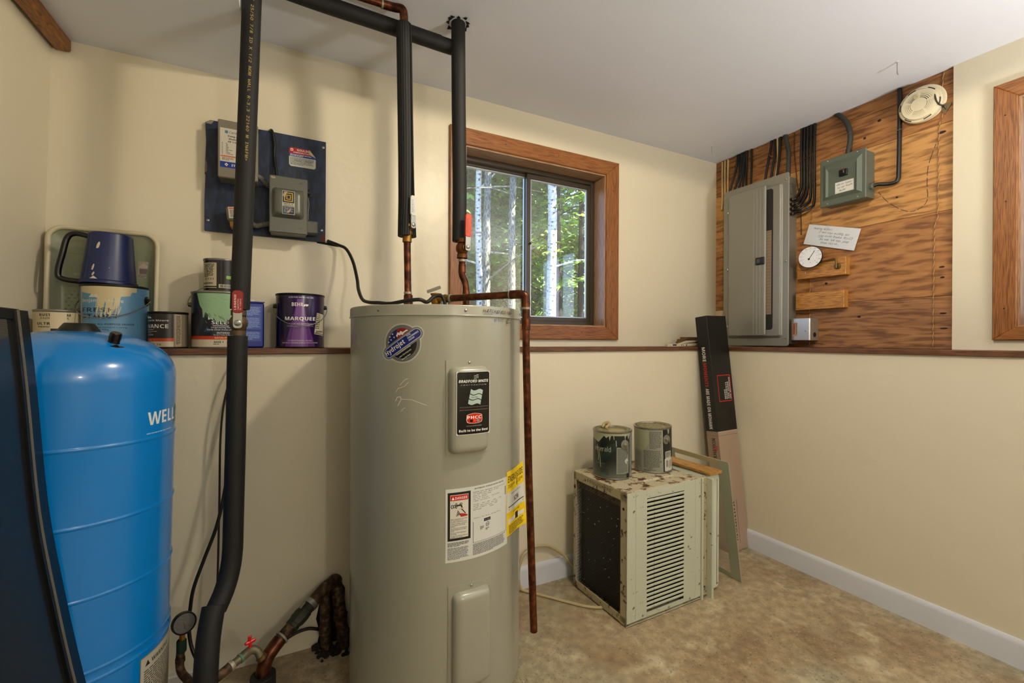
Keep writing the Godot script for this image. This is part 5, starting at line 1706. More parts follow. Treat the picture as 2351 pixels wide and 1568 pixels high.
func ledge_things() -> void:
	var dk := Color(0.06, 0.06, 0.07)
	# purple gallon
	var p := Pr.new(1024, 384, Color(0.035, 0.02, 0.06))
	for k in 30:
		p.rect(260 + k * 17, 0, 17, 384, Color(0.05, 0.03, 0.08).lerp(Color(0.17, 0.07, 0.32), 1.0 - absf(k - 15) / 15.0))
	p.poly(PackedVector2Array([Vector2(486, 34), Vector2(520, 34), Vector2(546, 160), Vector2(610, 384), Vector2(400, 384), Vector2(460, 160)]), Color(0.36, 0.2, 0.46))
	p.poly(PackedVector2Array([Vector2(490, 34), Vector2(516, 34), Vector2(536, 160), Vector2(560, 384), Vector2(440, 384), Vector2(470, 160)]), Color(0.45, 0.29, 0.54))
	p.text("ULTRA PURE WHITE® / NO. 3050", 512, 26, 9, white(), {"al": 0.5, "bold": true, "fit": 168})
	p.text("BEHR", 450, 86, 26, white(), {"bold": true, "fit": 74})
	p.poly(PackedVector2Array([Vector2(526, 84), Vector2(530, 72), Vector2(552, 70), Vector2(562, 74), Vector2(556, 82), Vector2(548, 88), Vector2(540, 82), Vector2(532, 88)]), white())
	p.text("MARQUEE", 506, 188, 25, white(), {"bold": true, "al": 0.5, "fit": 210})
	p.text("ONE-COAT HIDE GUARANTEED*", 506, 218, 9, white(), {"al": 0.5, "fit": 170})
	p.text("LASTING BEAUTY & DURABILITY", 506, 234, 9, white(), {"al": 0.5, "fit": 178})
	p.text("INTERIOR EGGSHELL ENAMEL", 506, 340, 9, white(), {"al": 0.5, "fit": 164})
	p.text("ADVANCED STAIN-BLOCKING PAINT & PRIMER", 506, 356, 9, white(), {"al": 0.5, "fit": 256})
	p.poly(PackedVector2Array([Vector2(626, 130), Vector2(712, 140), Vector2(698, 300), Vector2(602, 286)]), Color(0.72, 0.70, 0.6))
	for k in 8:
		p.fine(628 - k * 2.5, 142 + k * 14, 66, 1, 9, 5, dk, k)
	p.bars(618, 262, 70, 14, dk)
	p.poly(PackedVector2Array([Vector2(605, 276), Vector2(700, 290), Vector2(699, 294), Vector2(604, 281)]), dk)
	can("purple gallon paint can with white lettering, at the heater end of the ledge", Vector3(0.057, LEDGE, -1.902), 0.0845, 0.203, 0.0, printed(p, 0.22), {"bail": 0.075, "rim": mat(Color(0.04, 0.04, 0.045), 0.35, 0.4), "bail_out": 0.0})
	# dark blue gallon with green paint run down it
	p = Pr.new(1024, 384, Color(0.035, 0.06, 0.11))
	for q: Array in [[430, 300, 96, 250], [506, 300, 60, 150]]:
		var w: float = q[2]
		p.poly(PackedVector2Array([Vector2(q[0] - w, q[1]), Vector2(q[0], q[1] - q[3]), Vector2(q[0] + w, q[1]), Vector2(q[0] + w - 34, q[1]), Vector2(q[0], q[1] - q[3] + 74), Vector2(q[0] - w + 34, q[1])]), Color(0.11, 0.15, 0.24))
	p.poly(PackedVector2Array([Vector2(400, 276), Vector2(424, 234), Vector2(448, 276)]), Color(0.08, 0.2, 0.33))
	p.rect(0, 304, 1024, 24, Color(0.72, 0.22, 0.07))
	p.rect(0, 328, 1024, 56, Color(0.79, 0.75, 0.66))
	p.text("SELECT", 520, 222, 26, white(), {"al": 0.5, "bold": true, "fit": 140})
	p.rect(456, 230, 130, 4, white())
	p.text("REGAL", 520, 190, 34, white(), {"al": 0.5, "bold": true, "fit": 180})
	p.text("Long-Lasting Finish to", 520, 248, 10, white(), {"al": 0.5, "bold": true})
	p.text("Easily Clean Stains and Scuffs", 520, 264, 10, white(), {"al": 0.5, "bold": true})
	p.text("INTERIOR", 522, 288, 12, white(), {"al": 0.5, "bold": true, "fit": 86})
	p.text("Acrylic Paint & Primer*", 522, 300, 8, white(), {"al": 0.5, "bold": true})
	p.text("SATIN/PEARL", 522, 322, 12, Color(0.93, 0.8, 0.6), {"al": 0.5, "bold": true, "fit": 110})
	p.text("BASE 1", 490, 352, 13, dk, {"al": 0.5, "bold": true})
	p.fine(460, 358, 60, 1, 6, 4, dk, 2)
	p.text("N550", 536, 358, 17, dk, {"bold": true})
	var green := Color(0.56, 0.70, 0.54)
	var run := PackedVector2Array([Vector2(350, 0), Vector2(646, 0), Vector2(640, 90), Vector2(632, 150), Vector2(610, 160), Vector2(600, 196), Vector2(584, 170), Vector2(566, 200), Vector2(540, 186), Vector2(524, 212), Vector2(500, 196), Vector2(480, 214), Vector2(462, 180), Vector2(440, 190), Vector2(424, 150), Vector2(412, 140), Vector2(404, 176), Vector2(397, 176), Vector2(392, 120), Vector2(374, 90)])
	p.poly(run, green)
	for k in 26:
		var x := rng.randf_range(410, 620)
		var y := rng.randf_range(140, 196)
		p.line([Vector2(x, y), Vector2(x + 12, y + rng.randf_range(14, 26))], 2.0, Color(0.05, 0.08, 0.13) if k % 3 == 0 else green.darkened(0.12))
	for k in 8:
		var x := rng.randf_range(370, 560)
		var y := rng.randf_range(16, 90)
		p.line([Vector2(x, y), Vector2(x + rng.randf_range(16, 50), y + rng.randf_range(4, 12))], 1.6, green.darkened(0.2))
	var reg := can("dark blue gallon paint can with pale green paint run down its front", Vector3(-0.203, LEDGE, -1.897), 0.0845, 0.196, 0.10, printed(p, 0.3), {"shift": 0.015, "bail": -0.075, "bail_z": -0.35, "ear": mat(Color(0.35, 0.33, 0.28), 0.4, 0.7)})
	# small can on top of it
	p = Pr.new(512, 256, Color(0.03, 0.03, 0.045))
	p.rect(0, 0, 512, 26, Color(0.09, 0.06, 0.17))
	p.rect(150, 26, 92, 206, Color(0.71, 0.67, 0.56))
	p.fine(158, 36, 74, 11, 10, 5, dk, 6)
	p.text("31131", 170, 166, 16, dk); p.bars(160, 186, 66, 14, dk); p.rect(150, 216, 92, 10, dk)
	p.rect(292, 26, 36, 200, Color(0.12, 0.12, 0.09))
	p.poly(rounded(286, 128, 312, 154, 5), Color(0.5, 0.68, 0.08))
	p.rect(252, 200, 64, 30, Color(0.75, 0.72, 0.62)); p.bars(258, 204, 52, 22, dk)
	p.rect(326, 26, 90, 220, Color(0.66, 0.63, 0.6)); p.rect(326, 26, 90, 40, Color(0.16, 0.12, 0.24)); p.fine(332, 74, 78, 17, 9, 4, Color(0.3, 0.28, 0.3), 7)
	p.oval(344, 42, 6, 6, white())
	can("small dark quart can with a printed cream label standing on the green-streaked can", Vector3(-0.199, LEDGE + 0.196, -1.897), 0.0535, 0.117, 0.0, printed(p, 0.25), {})
	# brown quart
	p = Pr.new(512, 256, Color(0.115, 0.095, 0.08))
	p.rect(0, 186, 330, 24, Color(0.70, 0.25, 0.09)); p.rect(0, 210, 330, 46, Color(0.74, 0.68, 0.58))
	p.rect(330, 0, 60, 256, Color(0.47, 0.43, 0.36)); p.rect(336, 10, 30, 240, Color(0.62, 0.56, 0.46)); p.fine(340, 20, 22, 24, 9, 4, dk, 3); p.rect(390, 0, 122, 256, Color(0.35, 0.32, 0.27))
	p.poly(PackedVector2Array([Vector2(186, 40), Vector2(202, 16), Vector2(214, 34), Vector2(222, 24), Vector2(234, 40)]), white())
	p.text("Benjamin Moore", 240, 62, 13, white(), {"al": 0.5, "bold": true, "fit": 140})
	p.text("ADVANCE", 236, 112, 28, white(), {"al": 0.5, "bold": true, "fit": 146})
	p.rect(184, 122, 60, 3, white()); p.fine(184, 134, 84, 2, 10, 4, Color(0.7, 0.66, 0.6), 2)
	p.text("INTERIOR", 186, 166, 9, white(), {"bold": true}); p.text("SATIN", 200, 204, 9, Color(0.95, 0.8, 0.6)); p.text("765 1X", 222, 240, 14, dk)
	p.rect(186, 228, 20, 12, Color(0.45, 0.4, 0.42))
	can("dark brown quart paint can with an orange stripe between two larger cans", Vector3(-0.348, LEDGE, -1.875), 0.0545, 0.122, 0.1, printed(p, 0.35), {"shift": -0.09, "rim": mat(Color(0.08, 0.075, 0.07), 0.4, 0.4)})
	# pale blue primer gallon
	p = Pr.new(1024, 384, Color(0.36, 0.55, 0.68))
	p.rect(0, 0, 330, 384, Color(0.33, 0.45, 0.52))
	p.rect(330, 0, 14, 384, Color(0.72, 0.67, 0.54))
	var cream := Color(0.78, 0.72, 0.56)
	p.poly(PackedVector2Array([Vector2(344, 0), Vector2(640, 0), Vector2(640, 34), Vector2(612, 36), Vector2(604, 60), Vector2(560, 66), Vector2(540, 150), Vector2(528, 70), Vector2(516, 180), Vector2(500, 190), Vector2(488, 90), Vector2(470, 200), Vector2(452, 80), Vector2(430, 70), Vector2(420, 56), Vector2(380, 48), Vector2(346, 40)]), cream)
	p.text("Benjamin Moore", 352, 104, 20, Color(0.78, 0.78, 0.7), {"bold": true, "fit": 220})
	p.poly(PackedVector2Array([Vector2(400, 74), Vector2(420, 52), Vector2(430, 62), Vector2(442, 50), Vector2(462, 74)]), Color(0.8, 0.78, 0.7))
	var navy := Color(0.09, 0.15, 0.27)
	p.text("FRESH", 354, 164, 26, navy, {"bold": true, "fit": 180})
	p.text("START", 354, 202, 26, navy, {"bold": true, "fit": 196})
	for k in 44:
		var x := rng.randf_range(452, 560)
		p.line([Vector2(x, rng.randf_range(50, 130)), Vector2(x - rng.randf_range(2, 20), rng.randf_range(130, 206))], rng.randf_range(1.5, 4.0), cream)
	p.text("HIGH-HIDING ALL-PURPOSE PRIMER", 336, 244, 11, navy, {"bold": true, "fit": 290})
	p.text("Provides a Mildew-Resistant Coating", 352, 262, 9, navy, {"fit": 236})
	p.text("and Maximum Hiding", 396, 276, 9, navy, {"fit": 108})
	p.text("INTERIOR/EXTERIOR", 356, 306, 11, navy, {"bold": true, "fit": 150})
	p.text("Acrylic", 416, 322, 9, navy)
	p.rect(344, 338, 400, 22, Color(0.5, 0.06, 0.06)); p.rect(344, 360, 400, 24, Color(0.74, 0.7, 0.62))
	can("pale blue gallon primer can with cream paint brushed over it", Vector3(-0.492, LEDGE, -1.898), 0.0855, 0.203, -0.17, printed(p, 0.4), {"shift": 0.045, "bail": 0.06, "ear_r": 0.016, "rim": mat(Color(0.12, 0.12, 0.11), 0.4, 0.4)})
	# cream quart behind the tank
	p = Pr.new(512, 256, Color(0.74, 0.68, 0.54))
	p.text("RUST-OLEUM", 196, 36, 17, dk, {"bold": true, "fit": 110}); p.text("PAINTER'S 4X", 200, 56, 13, dk, {"face": "Droid Serif", "fit": 100})
	p.text("ULTRA COVER", 186, 96, 18, dk, {"bold": true, "fit": 140}); p.text("PREMIUM LATEX PAINT", 190, 114, 9, dk, {"bold": true, "fit": 130})
	p.oval(232, 166, 24, 26, Color(0.4, 0.38, 0.34))
	p.rect(236, 0, 56, 120, Color(0.80, 0.74, 0.6))
	p.poly(PackedVector2Array([Vector2(238, 122), Vector2(292, 122), Vector2(308, 132), Vector2(318, 128), Vector2(330, 142), Vector2(318, 158), Vector2(296, 152), Vector2(280, 140), Vector2(238, 138)]), dk)
	p.text("GRIP", 252, 210, 16, dk, {"bold": true, "rot": -PI / 2}); p.text("GRIT", 272, 210, 16, dk, {"bold": true, "rot": -PI / 2})
	can("cream quart paint can with masking tape in the corner behind the blue tank", Vector3(-0.622, LEDGE, -1.868), 0.0535, 0.119, 0.25, printed(p, 0.45), {})
	cup(); tray()
	# blue square tin
	var t := thing("thinner_tin", "bright blue rectangular thinner tin with a white cap behind the left riser", "tin", Vector3(-0.115, LEDGE, -1.905), 0.22)
	obj("tin_body", MB.new().box(Vector3(0, 0.084, 0), Vector3(0.092, 0.166, 0.052), Basis(), 0.005), mat(Color(0.01, 0.12, 0.50), 0.3, 0.2), t)
	obj("top_seam", ring(-0.047, -0.027, 0.047, 0.027, 0.0025, 0.004, 0.0).move(Transform3D(Basis(Vector3(1, 0, 0), Vector3(0, 0, -1), Vector3(0, 1, 0)), Vector3(0, 0.166, 0))), mat(Color(0.03, 0.08, 0.36), 0.3, 0.5), t)
	obj("cap", MB.new().lathe([Vector2(0.012, 0.166), Vector2(0.0125, 0.170), Vector2(0.0125, 0.178), Vector2(0.010, 0.180), Vector2(0, 0.180)], 20, Transform3D(Basis(), Vector3(0.008, 0, 0))), mat(Color(0.78, 0.76, 0.7), 0.4), t)
	p = Pr.new(160, 320, Color(0.01, 0.12, 0.50))
	for q: Array in [[14, 92], [100, 106], [214, 86]]:
		p.rect(10, q[0], 140, q[1] - 8, Color(0.16, 0.28, 0.6))
		p.fine(14, q[0] + 4, 132, int(q[1] / 8.0) - 2, 8, 4, Color(0.5, 0.6, 0.82), int(q[0]))
	var q2 := MB.new()
	q2.quad(Vector3(-0.030, 0.012, 0.0264), Vector3(0.040, 0.012, 0.0264), Vector3(0.040, 0.158, 0.0264), Vector3(-0.030, 0.158, 0.0264))
	obj("printed_panel", q2, printed(p, 0.3), t)
	# white slotted strip and shims at the corner end of the ledge
	t = thing("strip_hinge", "white slotted plastic strip lying on the ledge beside the tall carton", "bracket", Vector3(2.06, LEDGE, -1.845))
	var st := MB.new()
	st.box(Vector3(0, 0.009, 0), Vector3(0.28, 0.016, 0.02), Basis(Vector3(0, 0, 1), 0.02), 0.002)
	st.prism(PackedVector2Array([Vector2(-0.04, 0.016), Vector2(0.14, 0.03), Vector2(0.14, 0.036), Vector2(0.03, 0.034)]), 0.018, Transform3D(Basis(), Vector3(0, 0, -0.012)), 0.001)
	obj("strip", st, mat(Color(0.74, 0.70, 0.6), 0.5), t)
	for q: Array in [[-0.085, 0.03, 0.008], [-0.03, 0.006, 0.006], [-0.015, 0.004, 0.006], [0.01, 0.009, 0.009], [0.03, 0.003, 0.005], [0.045, 0.003, 0.005], [0.06, 0.003, 0.005]]:
		obj("slot", MB.new().prism(rounded(q[0] - q[1] / 2, 0.009 - q[2] / 2, q[0] + q[1] / 2, 0.009 + q[2] / 2, q[2] * 0.3), 0.0006, Transform3D(Basis(), Vector3(0, 0, 0.0098))), mat(Color(0.05, 0.045, 0.04), 0.8), t)
	t = thing("wood_shim", "small brown wood offcuts stacked on the ledge behind the plastic strip", "wood", Vector3(2.16, LEDGE, -1.90))
	for k in 2:
		obj("offcut", MB.new().box(Vector3(0.0 + 0.01 * k, 0.037 + 0.0125 * k, 0.0), Vector3(0.14 - 0.02 * k, 0.012, 0.05), Basis(Vector3.UP, 0.1 * k), 0.001), wood(Color(0.5, 0.36, 0.22), Color(0.3, 0.2, 0.1), 50, 0.9, 0.1), t)
	obj("offcut", MB.new().box(Vector3(0, 0.0155, 0), Vector3(0.16, 0.031, 0.05), Basis(), 0.001), wood(Color(0.55, 0.42, 0.26), Color(0.35, 0.25, 0.13), 51, 0.9, 0.1), t)


func cup() -> void:
	var t := thing("paint_cup", "dark blue plastic paint cup with a black handle, upside down on the pale blue can", "paint cup", Vector3(-0.508, LEDGE + 0.203, -1.895), -0.1)
	var blue := mat(Color(0.012, 0.11, 0.33), 0.35, 0.0, {"clearcoat_enabled": true, "clearcoat": 0.2})
	var tilt := Transform3D(Basis(Vector3(0, 0, 1), -0.035), Vector3(0, 0.003, 0))
	obj("cup_body", MB.new().lathe([Vector2(0.064, 0.004), Vector2(0.069, 0.0), Vector2(0.0735, 0.001), Vector2(0.0735, 0.009), Vector2(0.069, 0.012), Vector2(0.0555, 0.160), Vector2(0.053, 0.164), Vector2(0, 0.165)], 40, tilt), blue, t)
	for k in 2:
		var a := -0.75 + 0.22 * k
		var d := Vector3(sin(a), 0, cos(a))
		obj("rib", MB.new().tube([tilt * (d * 0.0691 + Vector3(0, 0.014, 0)), tilt * (d * 0.0557 + Vector3(0, 0.158, 0))], 0.0009, 6), blue, t)
	var hm := mat(Color(0.025, 0.023, 0.02), 0.3)
	obj("handle", MB.new().tube(catmull([tilt * Vector3(-0.05, 0.151, 0.01), tilt * Vector3(-0.085, 0.156, 0.012), tilt * Vector3(-0.104, 0.140, 0.014), tilt * Vector3(-0.113, 0.09, 0.016), tilt * Vector3(-0.122, 0.03, 0.016), tilt * Vector3(-0.112, 0.010, 0.014), tilt * Vector3(-0.066, 0.005, 0.008)], 6), 0.0082, 12), hm, t, "black rubber-gripped loop handle")
	var sp := MB.new()
	for q: Array in [[-0.6, 0.118, 0.004, 0.012, 0.25], [-0.72, 0.048, 0.003, 0.011, 0.25], [-0.68, 0.028, 0.003, 0.006, 0.4], [-0.10, 0.05, 0.0012, 0.0012, 0.0]]:
		var a: float = q[0] + 0.45
		var y: float = q[1]
		var rr := lerpf(0.069, 0.0555, (y - 0.012) / 0.148) + 0.0006
		var pr := []
		for k in 12:
			var e := TAU * k / 12
			var dx: float = cos(e) * q[2]
			var dy: float = sin(e) * q[3]
			var an: float = a + (dx + dy * q[4]) / rr
			pr.append(tilt * Vector3(sin(an) * rr, y + dy, cos(an) * rr))
		var c := tilt * Vector3(sin(a) * (rr + 0.0006), y, cos(a) * (rr + 0.0006))
		for k in 12:
			sp.tri(c, pr[k], pr[(k + 1) % 12])
	for q: Array in [[-0.5, 0.016, 0.02, Color.WHITE]]:
		var rr := 0.0708
		var w := 0.011
		for k in 6:
			var a0: float = q[0] + 0.3 + (-w + 2 * w * k / 6.0) / rr
			var a1: float = q[0] + 0.3 + (-w + 2 * w * (k + 1) / 6.0) / rr
			sp.quad(tilt * Vector3(sin(a0) * rr, 0.0125, cos(a0) * rr), tilt * Vector3(sin(a1) * rr, 0.0125, cos(a1) * rr), tilt * Vector3(sin(a1) * (rr - 0.0012), 0.0125 + 0.009 * (1.0 - absf(k + 1 - 3) / 3.0), cos(a1) * (rr - 0.0012)), tilt * Vector3(sin(a0) * (rr - 0.0012), 0.0125 + 0.009 * (1.0 - absf(k - 3) / 3.0), cos(a0) * (rr - 0.0012)))
	var spo := obj("paint_drips", sp, mat(Color(0.80, 0.76, 0.66), 0.6), t, "dried white paint drips")
	spo.set_meta("kind", "stuff")


func tray() -> void:
	var t := thing("paint_tray", "white-rimmed grey-green plastic paint tray standing upright against the corner wall", "paint tray", Vector3(-0.537, LEDGE, -1.975))
	t.rotation.x = -0.012
	var W := 0.148
	var Hh := 0.402
	var rimp := rounded(-W + 0.006, 0.006, W - 0.006, Hh - 0.006, 0.042, 7)
	var loop := []
	for q in rimp:
		loop.append(Vector3(q.x * (1.0 - 0.025 * (1.0 - q.y / Hh)), q.y, 0.012 + 0.02 * (1.0 - q.y / Hh)))
	loop.append(loop[0])
	obj("rim", MB.new().tube(loop, 0.0078, 10, false, true), mat(Color(0.78, 0.74, 0.62), 0.4), t, "rolled off-white rim")
	var n := 22
	var P := func(u: float, w: float) -> Vector3:
		var e := minf(minf(u, 1.0 - u) * 2 * W, minf(w, 1.0 - w) * Hh)
		var d := minf(1.0, e / 0.035)
		d = d * d * (3 - 2 * d)
		return Vector3((u - 0.5) * 2 * (W - 0.006) * (1.0 - 0.025 * (1.0 - w)), 0.006 + w * (Hh - 0.012), 0.012 + 0.02 * (1.0 - w) - d * lerpf(0.026, 0.012, w))
	var b := MB.new()
	for i in n:
		for j in n:
			# leave the rounded corners open
			var cu := (i + 0.5) / n
			var cw := (j + 0.5) / n
			var cx := maxf(0.0, absf(cu - 0.5) * 2 * W - (W - 0.042))
			var cy := maxf(0.0, absf(cw - 0.5) * Hh - (Hh / 2 - 0.042))
			if Vector2(cx, cy).length() > 0.043:
				continue
			b.quad(P.call(float(i) / n, float(j) / n), P.call(float(i + 1) / n, float(j) / n), P.call(float(i + 1) / n, float(j + 1) / n), P.call(float(i) / n, float(j + 1) / n))
	obj("basin", b.done(60), mat(Color(0.50, 0.52, 0.42), 0.35, 0.0, {"backlight_enabled": true, "backlight": Color(0.25, 0.27, 0.2)}), t)
	var bumps := MB.new()
	for i in 14:
		for j in 14:
			var u := 0.14 + 0.72 * (i + (0.5 if j % 2 else 0.0)) / 14.0
			var w := 0.08 + 0.42 * j / 14.0
			bumps.lathe([Vector2(0.0034, 0), Vector2(0.0026, 0.0014), Vector2(0, 0.002)], 7, along(P.call(u, w), Vector3(0, 0, 1)))
	var bo := obj("roller_bumps", bumps.done(70), mat(Color(0.50, 0.52, 0.42), 0.35), t)
	bo.set_meta("kind", "stuff")
	# moulded mark
	var mk := MB.new()
	var o := Vector3(-0.055, 0.285, P.call(0.31, 0.7).z + 0.0004)
	for q: Array in [[-0.014, -0.01, 0.0, 0.012], [0.0, 0.012, 0.014, -0.01], [0.014, -0.01, -0.014, -0.01], [-0.05, -0.05, 0.05, -0.05], [-0.05, 0.03, 0.05, 0.03]]:
		mk.tube([o + Vector3(q[0], q[1], 0), o + Vector3(q[2], q[3], 0)], 0.0009, 5)
	obj("moulded_mark", mk, mat(Color(0.56, 0.57, 0.48), 0.35), t)
	var pp := Pr.new(128, 64, Color(1, 1, 1, 0))
	pp.text("PP", 64, 28, 18, Color(0.62, 0.62, 0.53), {"al": 0.5}); pp.text("RECYCLABLE", 64, 56, 13, Color(0.62, 0.62, 0.53), {"al": 0.5, "fit": 110})
	var pq := MB.new()
	pq.quad(o + Vector3(-0.03, -0.046, 0.0002), o + Vector3(0.03, -0.046, 0.0002), o + Vector3(0.03, -0.015, 0.0002), o + Vector3(-0.03, -0.015, 0.0002))
	obj("moulded_lettering", pq, printed(pp, 0.4, {"transparency": BaseMaterial3D.TRANSPARENCY_ALPHA_SCISSOR, "alpha_scissor_threshold": 0.5}), t)
	# printed sticker seen past the cup
	pp = Pr.new(128, 160, Color(0.58, 0.54, 0.48))
	pp.poly(PackedVector2Array([Vector2(6, 60), Vector2(60, 10), Vector2(122, 60)]), Color(0.66, 0.6, 0.55)); pp.rect(20, 70, 100, 50, Color(0.4, 0.34, 0.34)); pp.fine(10, 130, 108, 3, 9, 4, Color(0.3, 0.28, 0.25))
	pq = MB.new()
	var so: Vector3 = P.call(0.86, 0.68) + Vector3(0, 0, 0.0014)
	pq.quad(so + Vector3(-0.018, -0.028, 0), so + Vector3(0.018, -0.028, 0), so + Vector3(0.018, 0.03, 0), so + Vector3(-0.018, 0.03, 0))
	obj("sticker", pq, printed(pp, 0.5), t)


# ---------------------------------------------------------------- blue board with the pump's switches
func switchboard() -> void:
	var t := thing("backboard", "dark blue painted plywood board mounted on the back wall", "board", Vector3(-0.055, 1.539, -2.0))
	var navy := StandardMaterial3D.new()
	navy.albedo_texture = noise_tex(512, 0.012, 81, [[0.2, Color(0.035, 0.085, 0.17)], [0.5, Color(0.065, 0.13, 0.235)], [0.75, Color(0.09, 0.165, 0.28)]], {"oct": 5, "warp": 20.0})
	navy.uv1_scale = Vector3(6, 2, 1)
	navy.roughness = 0.55
	var outl := PackedVector2Array()
	for q: Vector2 in [Vector2(-0.207, 0.0), Vector2(0.0, -0.001), Vector2(0.206, -0.002), Vector2(0.207, 0.2), Vector2(0.2075, 0.409), Vector2(0.03, 0.410), Vector2(-0.19, 0.41), Vector2(-0.205, 0.398), Vector2(-0.202, 0.33), Vector2(-0.205, 0.25), Vector2(-0.2035, 0.22), Vector2(-0.207, 0.12)]:
		outl.append(q)
	obj("panel", MB.new().prism(outl, 0.015, Transform3D(), 0.001), navy, t)
	for q: Vector2 in [Vector2(0.197, 0.385), Vector2(0.192, 0.045), Vector2(-0.196, 0.038), Vector2(-0.04, 0.19)]:
		screw_head(Vector3(q.x, q.y, 0.0145), Vector3(0, 0, 1), 0.006 if q.x > -0.1 else 0.005, t)
	obj("chipped_corner", MB.new().prism(PackedVector2Array([Vector2(0.188, 0.0), Vector2(0.205, -0.001), Vector2(0.2055, 0.022), Vector2(0.2, 0.028), Vector2(0.19, 0.025)]), 0.0157), mat(Color(0.38, 0.18, 0.08), 0.8), t, "bare brown wood corner")
	obj("chip", MB.new().prism(PackedVector2Array([Vector2(-0.2065, 0.21), Vector2(-0.199, 0.22), Vector2(-0.2, 0.25), Vector2(-0.205, 0.265)]), 0.0155), mat(Color(0.52, 0.42, 0.33), 0.8), t)
	obj("chip", MB.new().prism(PackedVector2Array([Vector2(-0.2045, 0.395), Vector2(-0.192, 0.4085), Vector2(-0.178, 0.409), Vector2(-0.186, 0.396)]), 0.0155), mat(Color(0.55, 0.5, 0.42), 0.8), t)
	# peeling pump sticker
	var p := Pr.new(256, 192, Color(0.72, 0.73, 0.68))
	p.rect(0, 0, 256, 62, Color(0.62, 0.05, 0.07)); p.rect(0, 62, 256, 30, Color(0.06, 0.2, 0.5))
	p.text("GOULDS", 74, 32, 22, white(), {"bold": true, "fit": 118}); p.text("SUBMERSIBLE PUMP", 40, 54, 13, white(), {"bold": true, "fit": 160})
	p.rect(14, 12, 24, 24, white()); p.rect(20, 18, 12, 12, Color(0.62, 0.05, 0.07))
	p.fine(10, 68, 220, 2, 11, 5, white(), 3); p.fine(10, 102, 232, 7, 11, 5, Color(0.25, 0.25, 0.3), 4)
	p.frame(50, 122, 60, 14, 2, Color(0.3, 0.3, 0.3)); p.frame(150, 122, 80, 14, 2, Color(0.3, 0.3, 0.3))
	var so := Vector2(0.072, 0.289)
	var sh := PackedVector2Array([Vector2(0.006, 0), Vector2(0.092, 0), Vector2(0.097, 0.006), Vector2(0.097, 0.046), Vector2(0.074, 0.075), Vector2(0.006, 0.075), Vector2(0, 0.069), Vector2(0, 0.006)])
	var b := MB.new()
	var ix := Geometry2D.triangulate_polygon(sh)
	for k in range(0, ix.size(), 3):
		var q := [sh[ix[k]], sh[ix[k + 1]], sh[ix[k + 2]]]
		if (q[1] - q[0]).cross(q[2] - q[0]) < 0:
			q.reverse()
		b.tri(Vector3(so.x + q[0].x, so.y + q[0].y, 0.0153), Vector3(so.x + q[1].x, so.y + q[1].y, 0.0153), Vector3(so.x + q[2].x, so.y + q[2].y, 0.0153), Vector2(q[0].x / 0.097, 1 - q[0].y / 0.075), Vector2(q[1].x / 0.097, 1 - q[1].y / 0.075), Vector2(q[2].x / 0.097, 1 - q[2].y / 0.075))
	var stk := obj("sticker", b, printed(p, 0.4), t, "white, red and blue sticker with a peeled corner")
	var pe := MB.new()
	pe.tri(Vector3(so.x + 0.074, so.y + 0.075, 0.0154), Vector3(so.x + 0.072, so.y + 0.055, 0.020), Vector3(so.x + 0.097, so.y + 0.046, 0.0154))
	obj("peeled_corner", pe, mat(Color(0.75, 0.68, 0.55), 0.6), stk)

	# pump control box
	var grey := mat(Color(0.50, 0.475, 0.42), 0.4, 0.1)
	t = thing("control_box", "grey pump control box with a white label, top left of the blue board", "control box", Vector3(-0.150, 1.722, -1.985))
	obj("case", MB.new().box(Vector3(0, 0.102, 0.033), Vector3(0.122, 0.204, 0.066), Basis(), 0.002), grey, t)
	obj("cover", MB.new().box(Vector3(0, 0.104, 0.069), Vector3(0.126, 0.208, 0.010), Basis(), 0.003), grey, t)
	p = Pr.new(256, 360, Color(0.78, 0.76, 0.70))
	p.text("Centripro", 70, 44, 20, Color(0.15, 0.25, 0.45), {"fit": 120}); p.poly(rounded(36, 20, 60, 46, 6), Color(0.35, 0.45, 0.6))
	p.text("Pump Control", 60, 76, 15, dkc(), {"bold": true}); p.text("Model CB05412", 66, 102, 15, dkc(), {"bold": true}); p.text("HP 1/2, Volts 230", 60, 128, 15, dkc(), {"bold": true})
	for k in 9:
		p.fine(12, 136 + k * 12, 16, 1, 9, 4, dkc(), k); p.fine(44, 136 + k * 12, [20, 30, 26, 40, 30, 90, 30, 60, 100][k], 1, 9, 4, dkc(), k + 20)
	p.rect(6, 250, 244, 12, Color(0.75, 0.4, 0.2)); p.fine(14, 268, 100, 3, 10, 5, Color(0.45, 0.28, 0.2), 3); p.fine(136, 268, 100, 3, 10, 5, Color(0.45, 0.28, 0.2), 4); p.rect(122, 262, 2, 40, Color(0.4, 0.3, 0.25))
	p.rect(0, 306, 256, 54, Color(0.05, 0.2, 0.55)); p.text("ITT", 86, 344, 20, white(), {"bold": true, "sx": 1.3})
	p.poly(PackedVector2Array([Vector2(48, 316), Vector2(62, 332), Vector2(48, 348), Vector2(34, 332)]), white()); p.oval(48, 332, 5, 5, Color(0.7, 0.1, 0.1))
	b = MB.new()
	b.quad(Vector3(-0.056, 0.036, 0.0744), Vector3(0.048, 0.036, 0.0744), Vector3(0.048, 0.178, 0.0744), Vector3(-0.056, 0.178, 0.0744))
	obj("label", b, printed(p, 0.4), t, "white label with a blue foot")
	screw_head(Vector3(-0.004, 0.008, 0.074), Vector3(0, 0, 1), 0.004, t)

	# safety switch
	var sg := mat(Color(0.36, 0.365, 0.325), 0.36, 0.15)
	t = thing("safety_switch", "dark grey safety switch box with a bulging cover, bottom right of the blue board", "switch", Vector3(0.0155, 1.541, -1.985))
	obj("case", MB.new().box(Vector3(0, 0.105, 0.034), Vector3(0.124, 0.206, 0.068), Basis(), 0.002), sg, t)
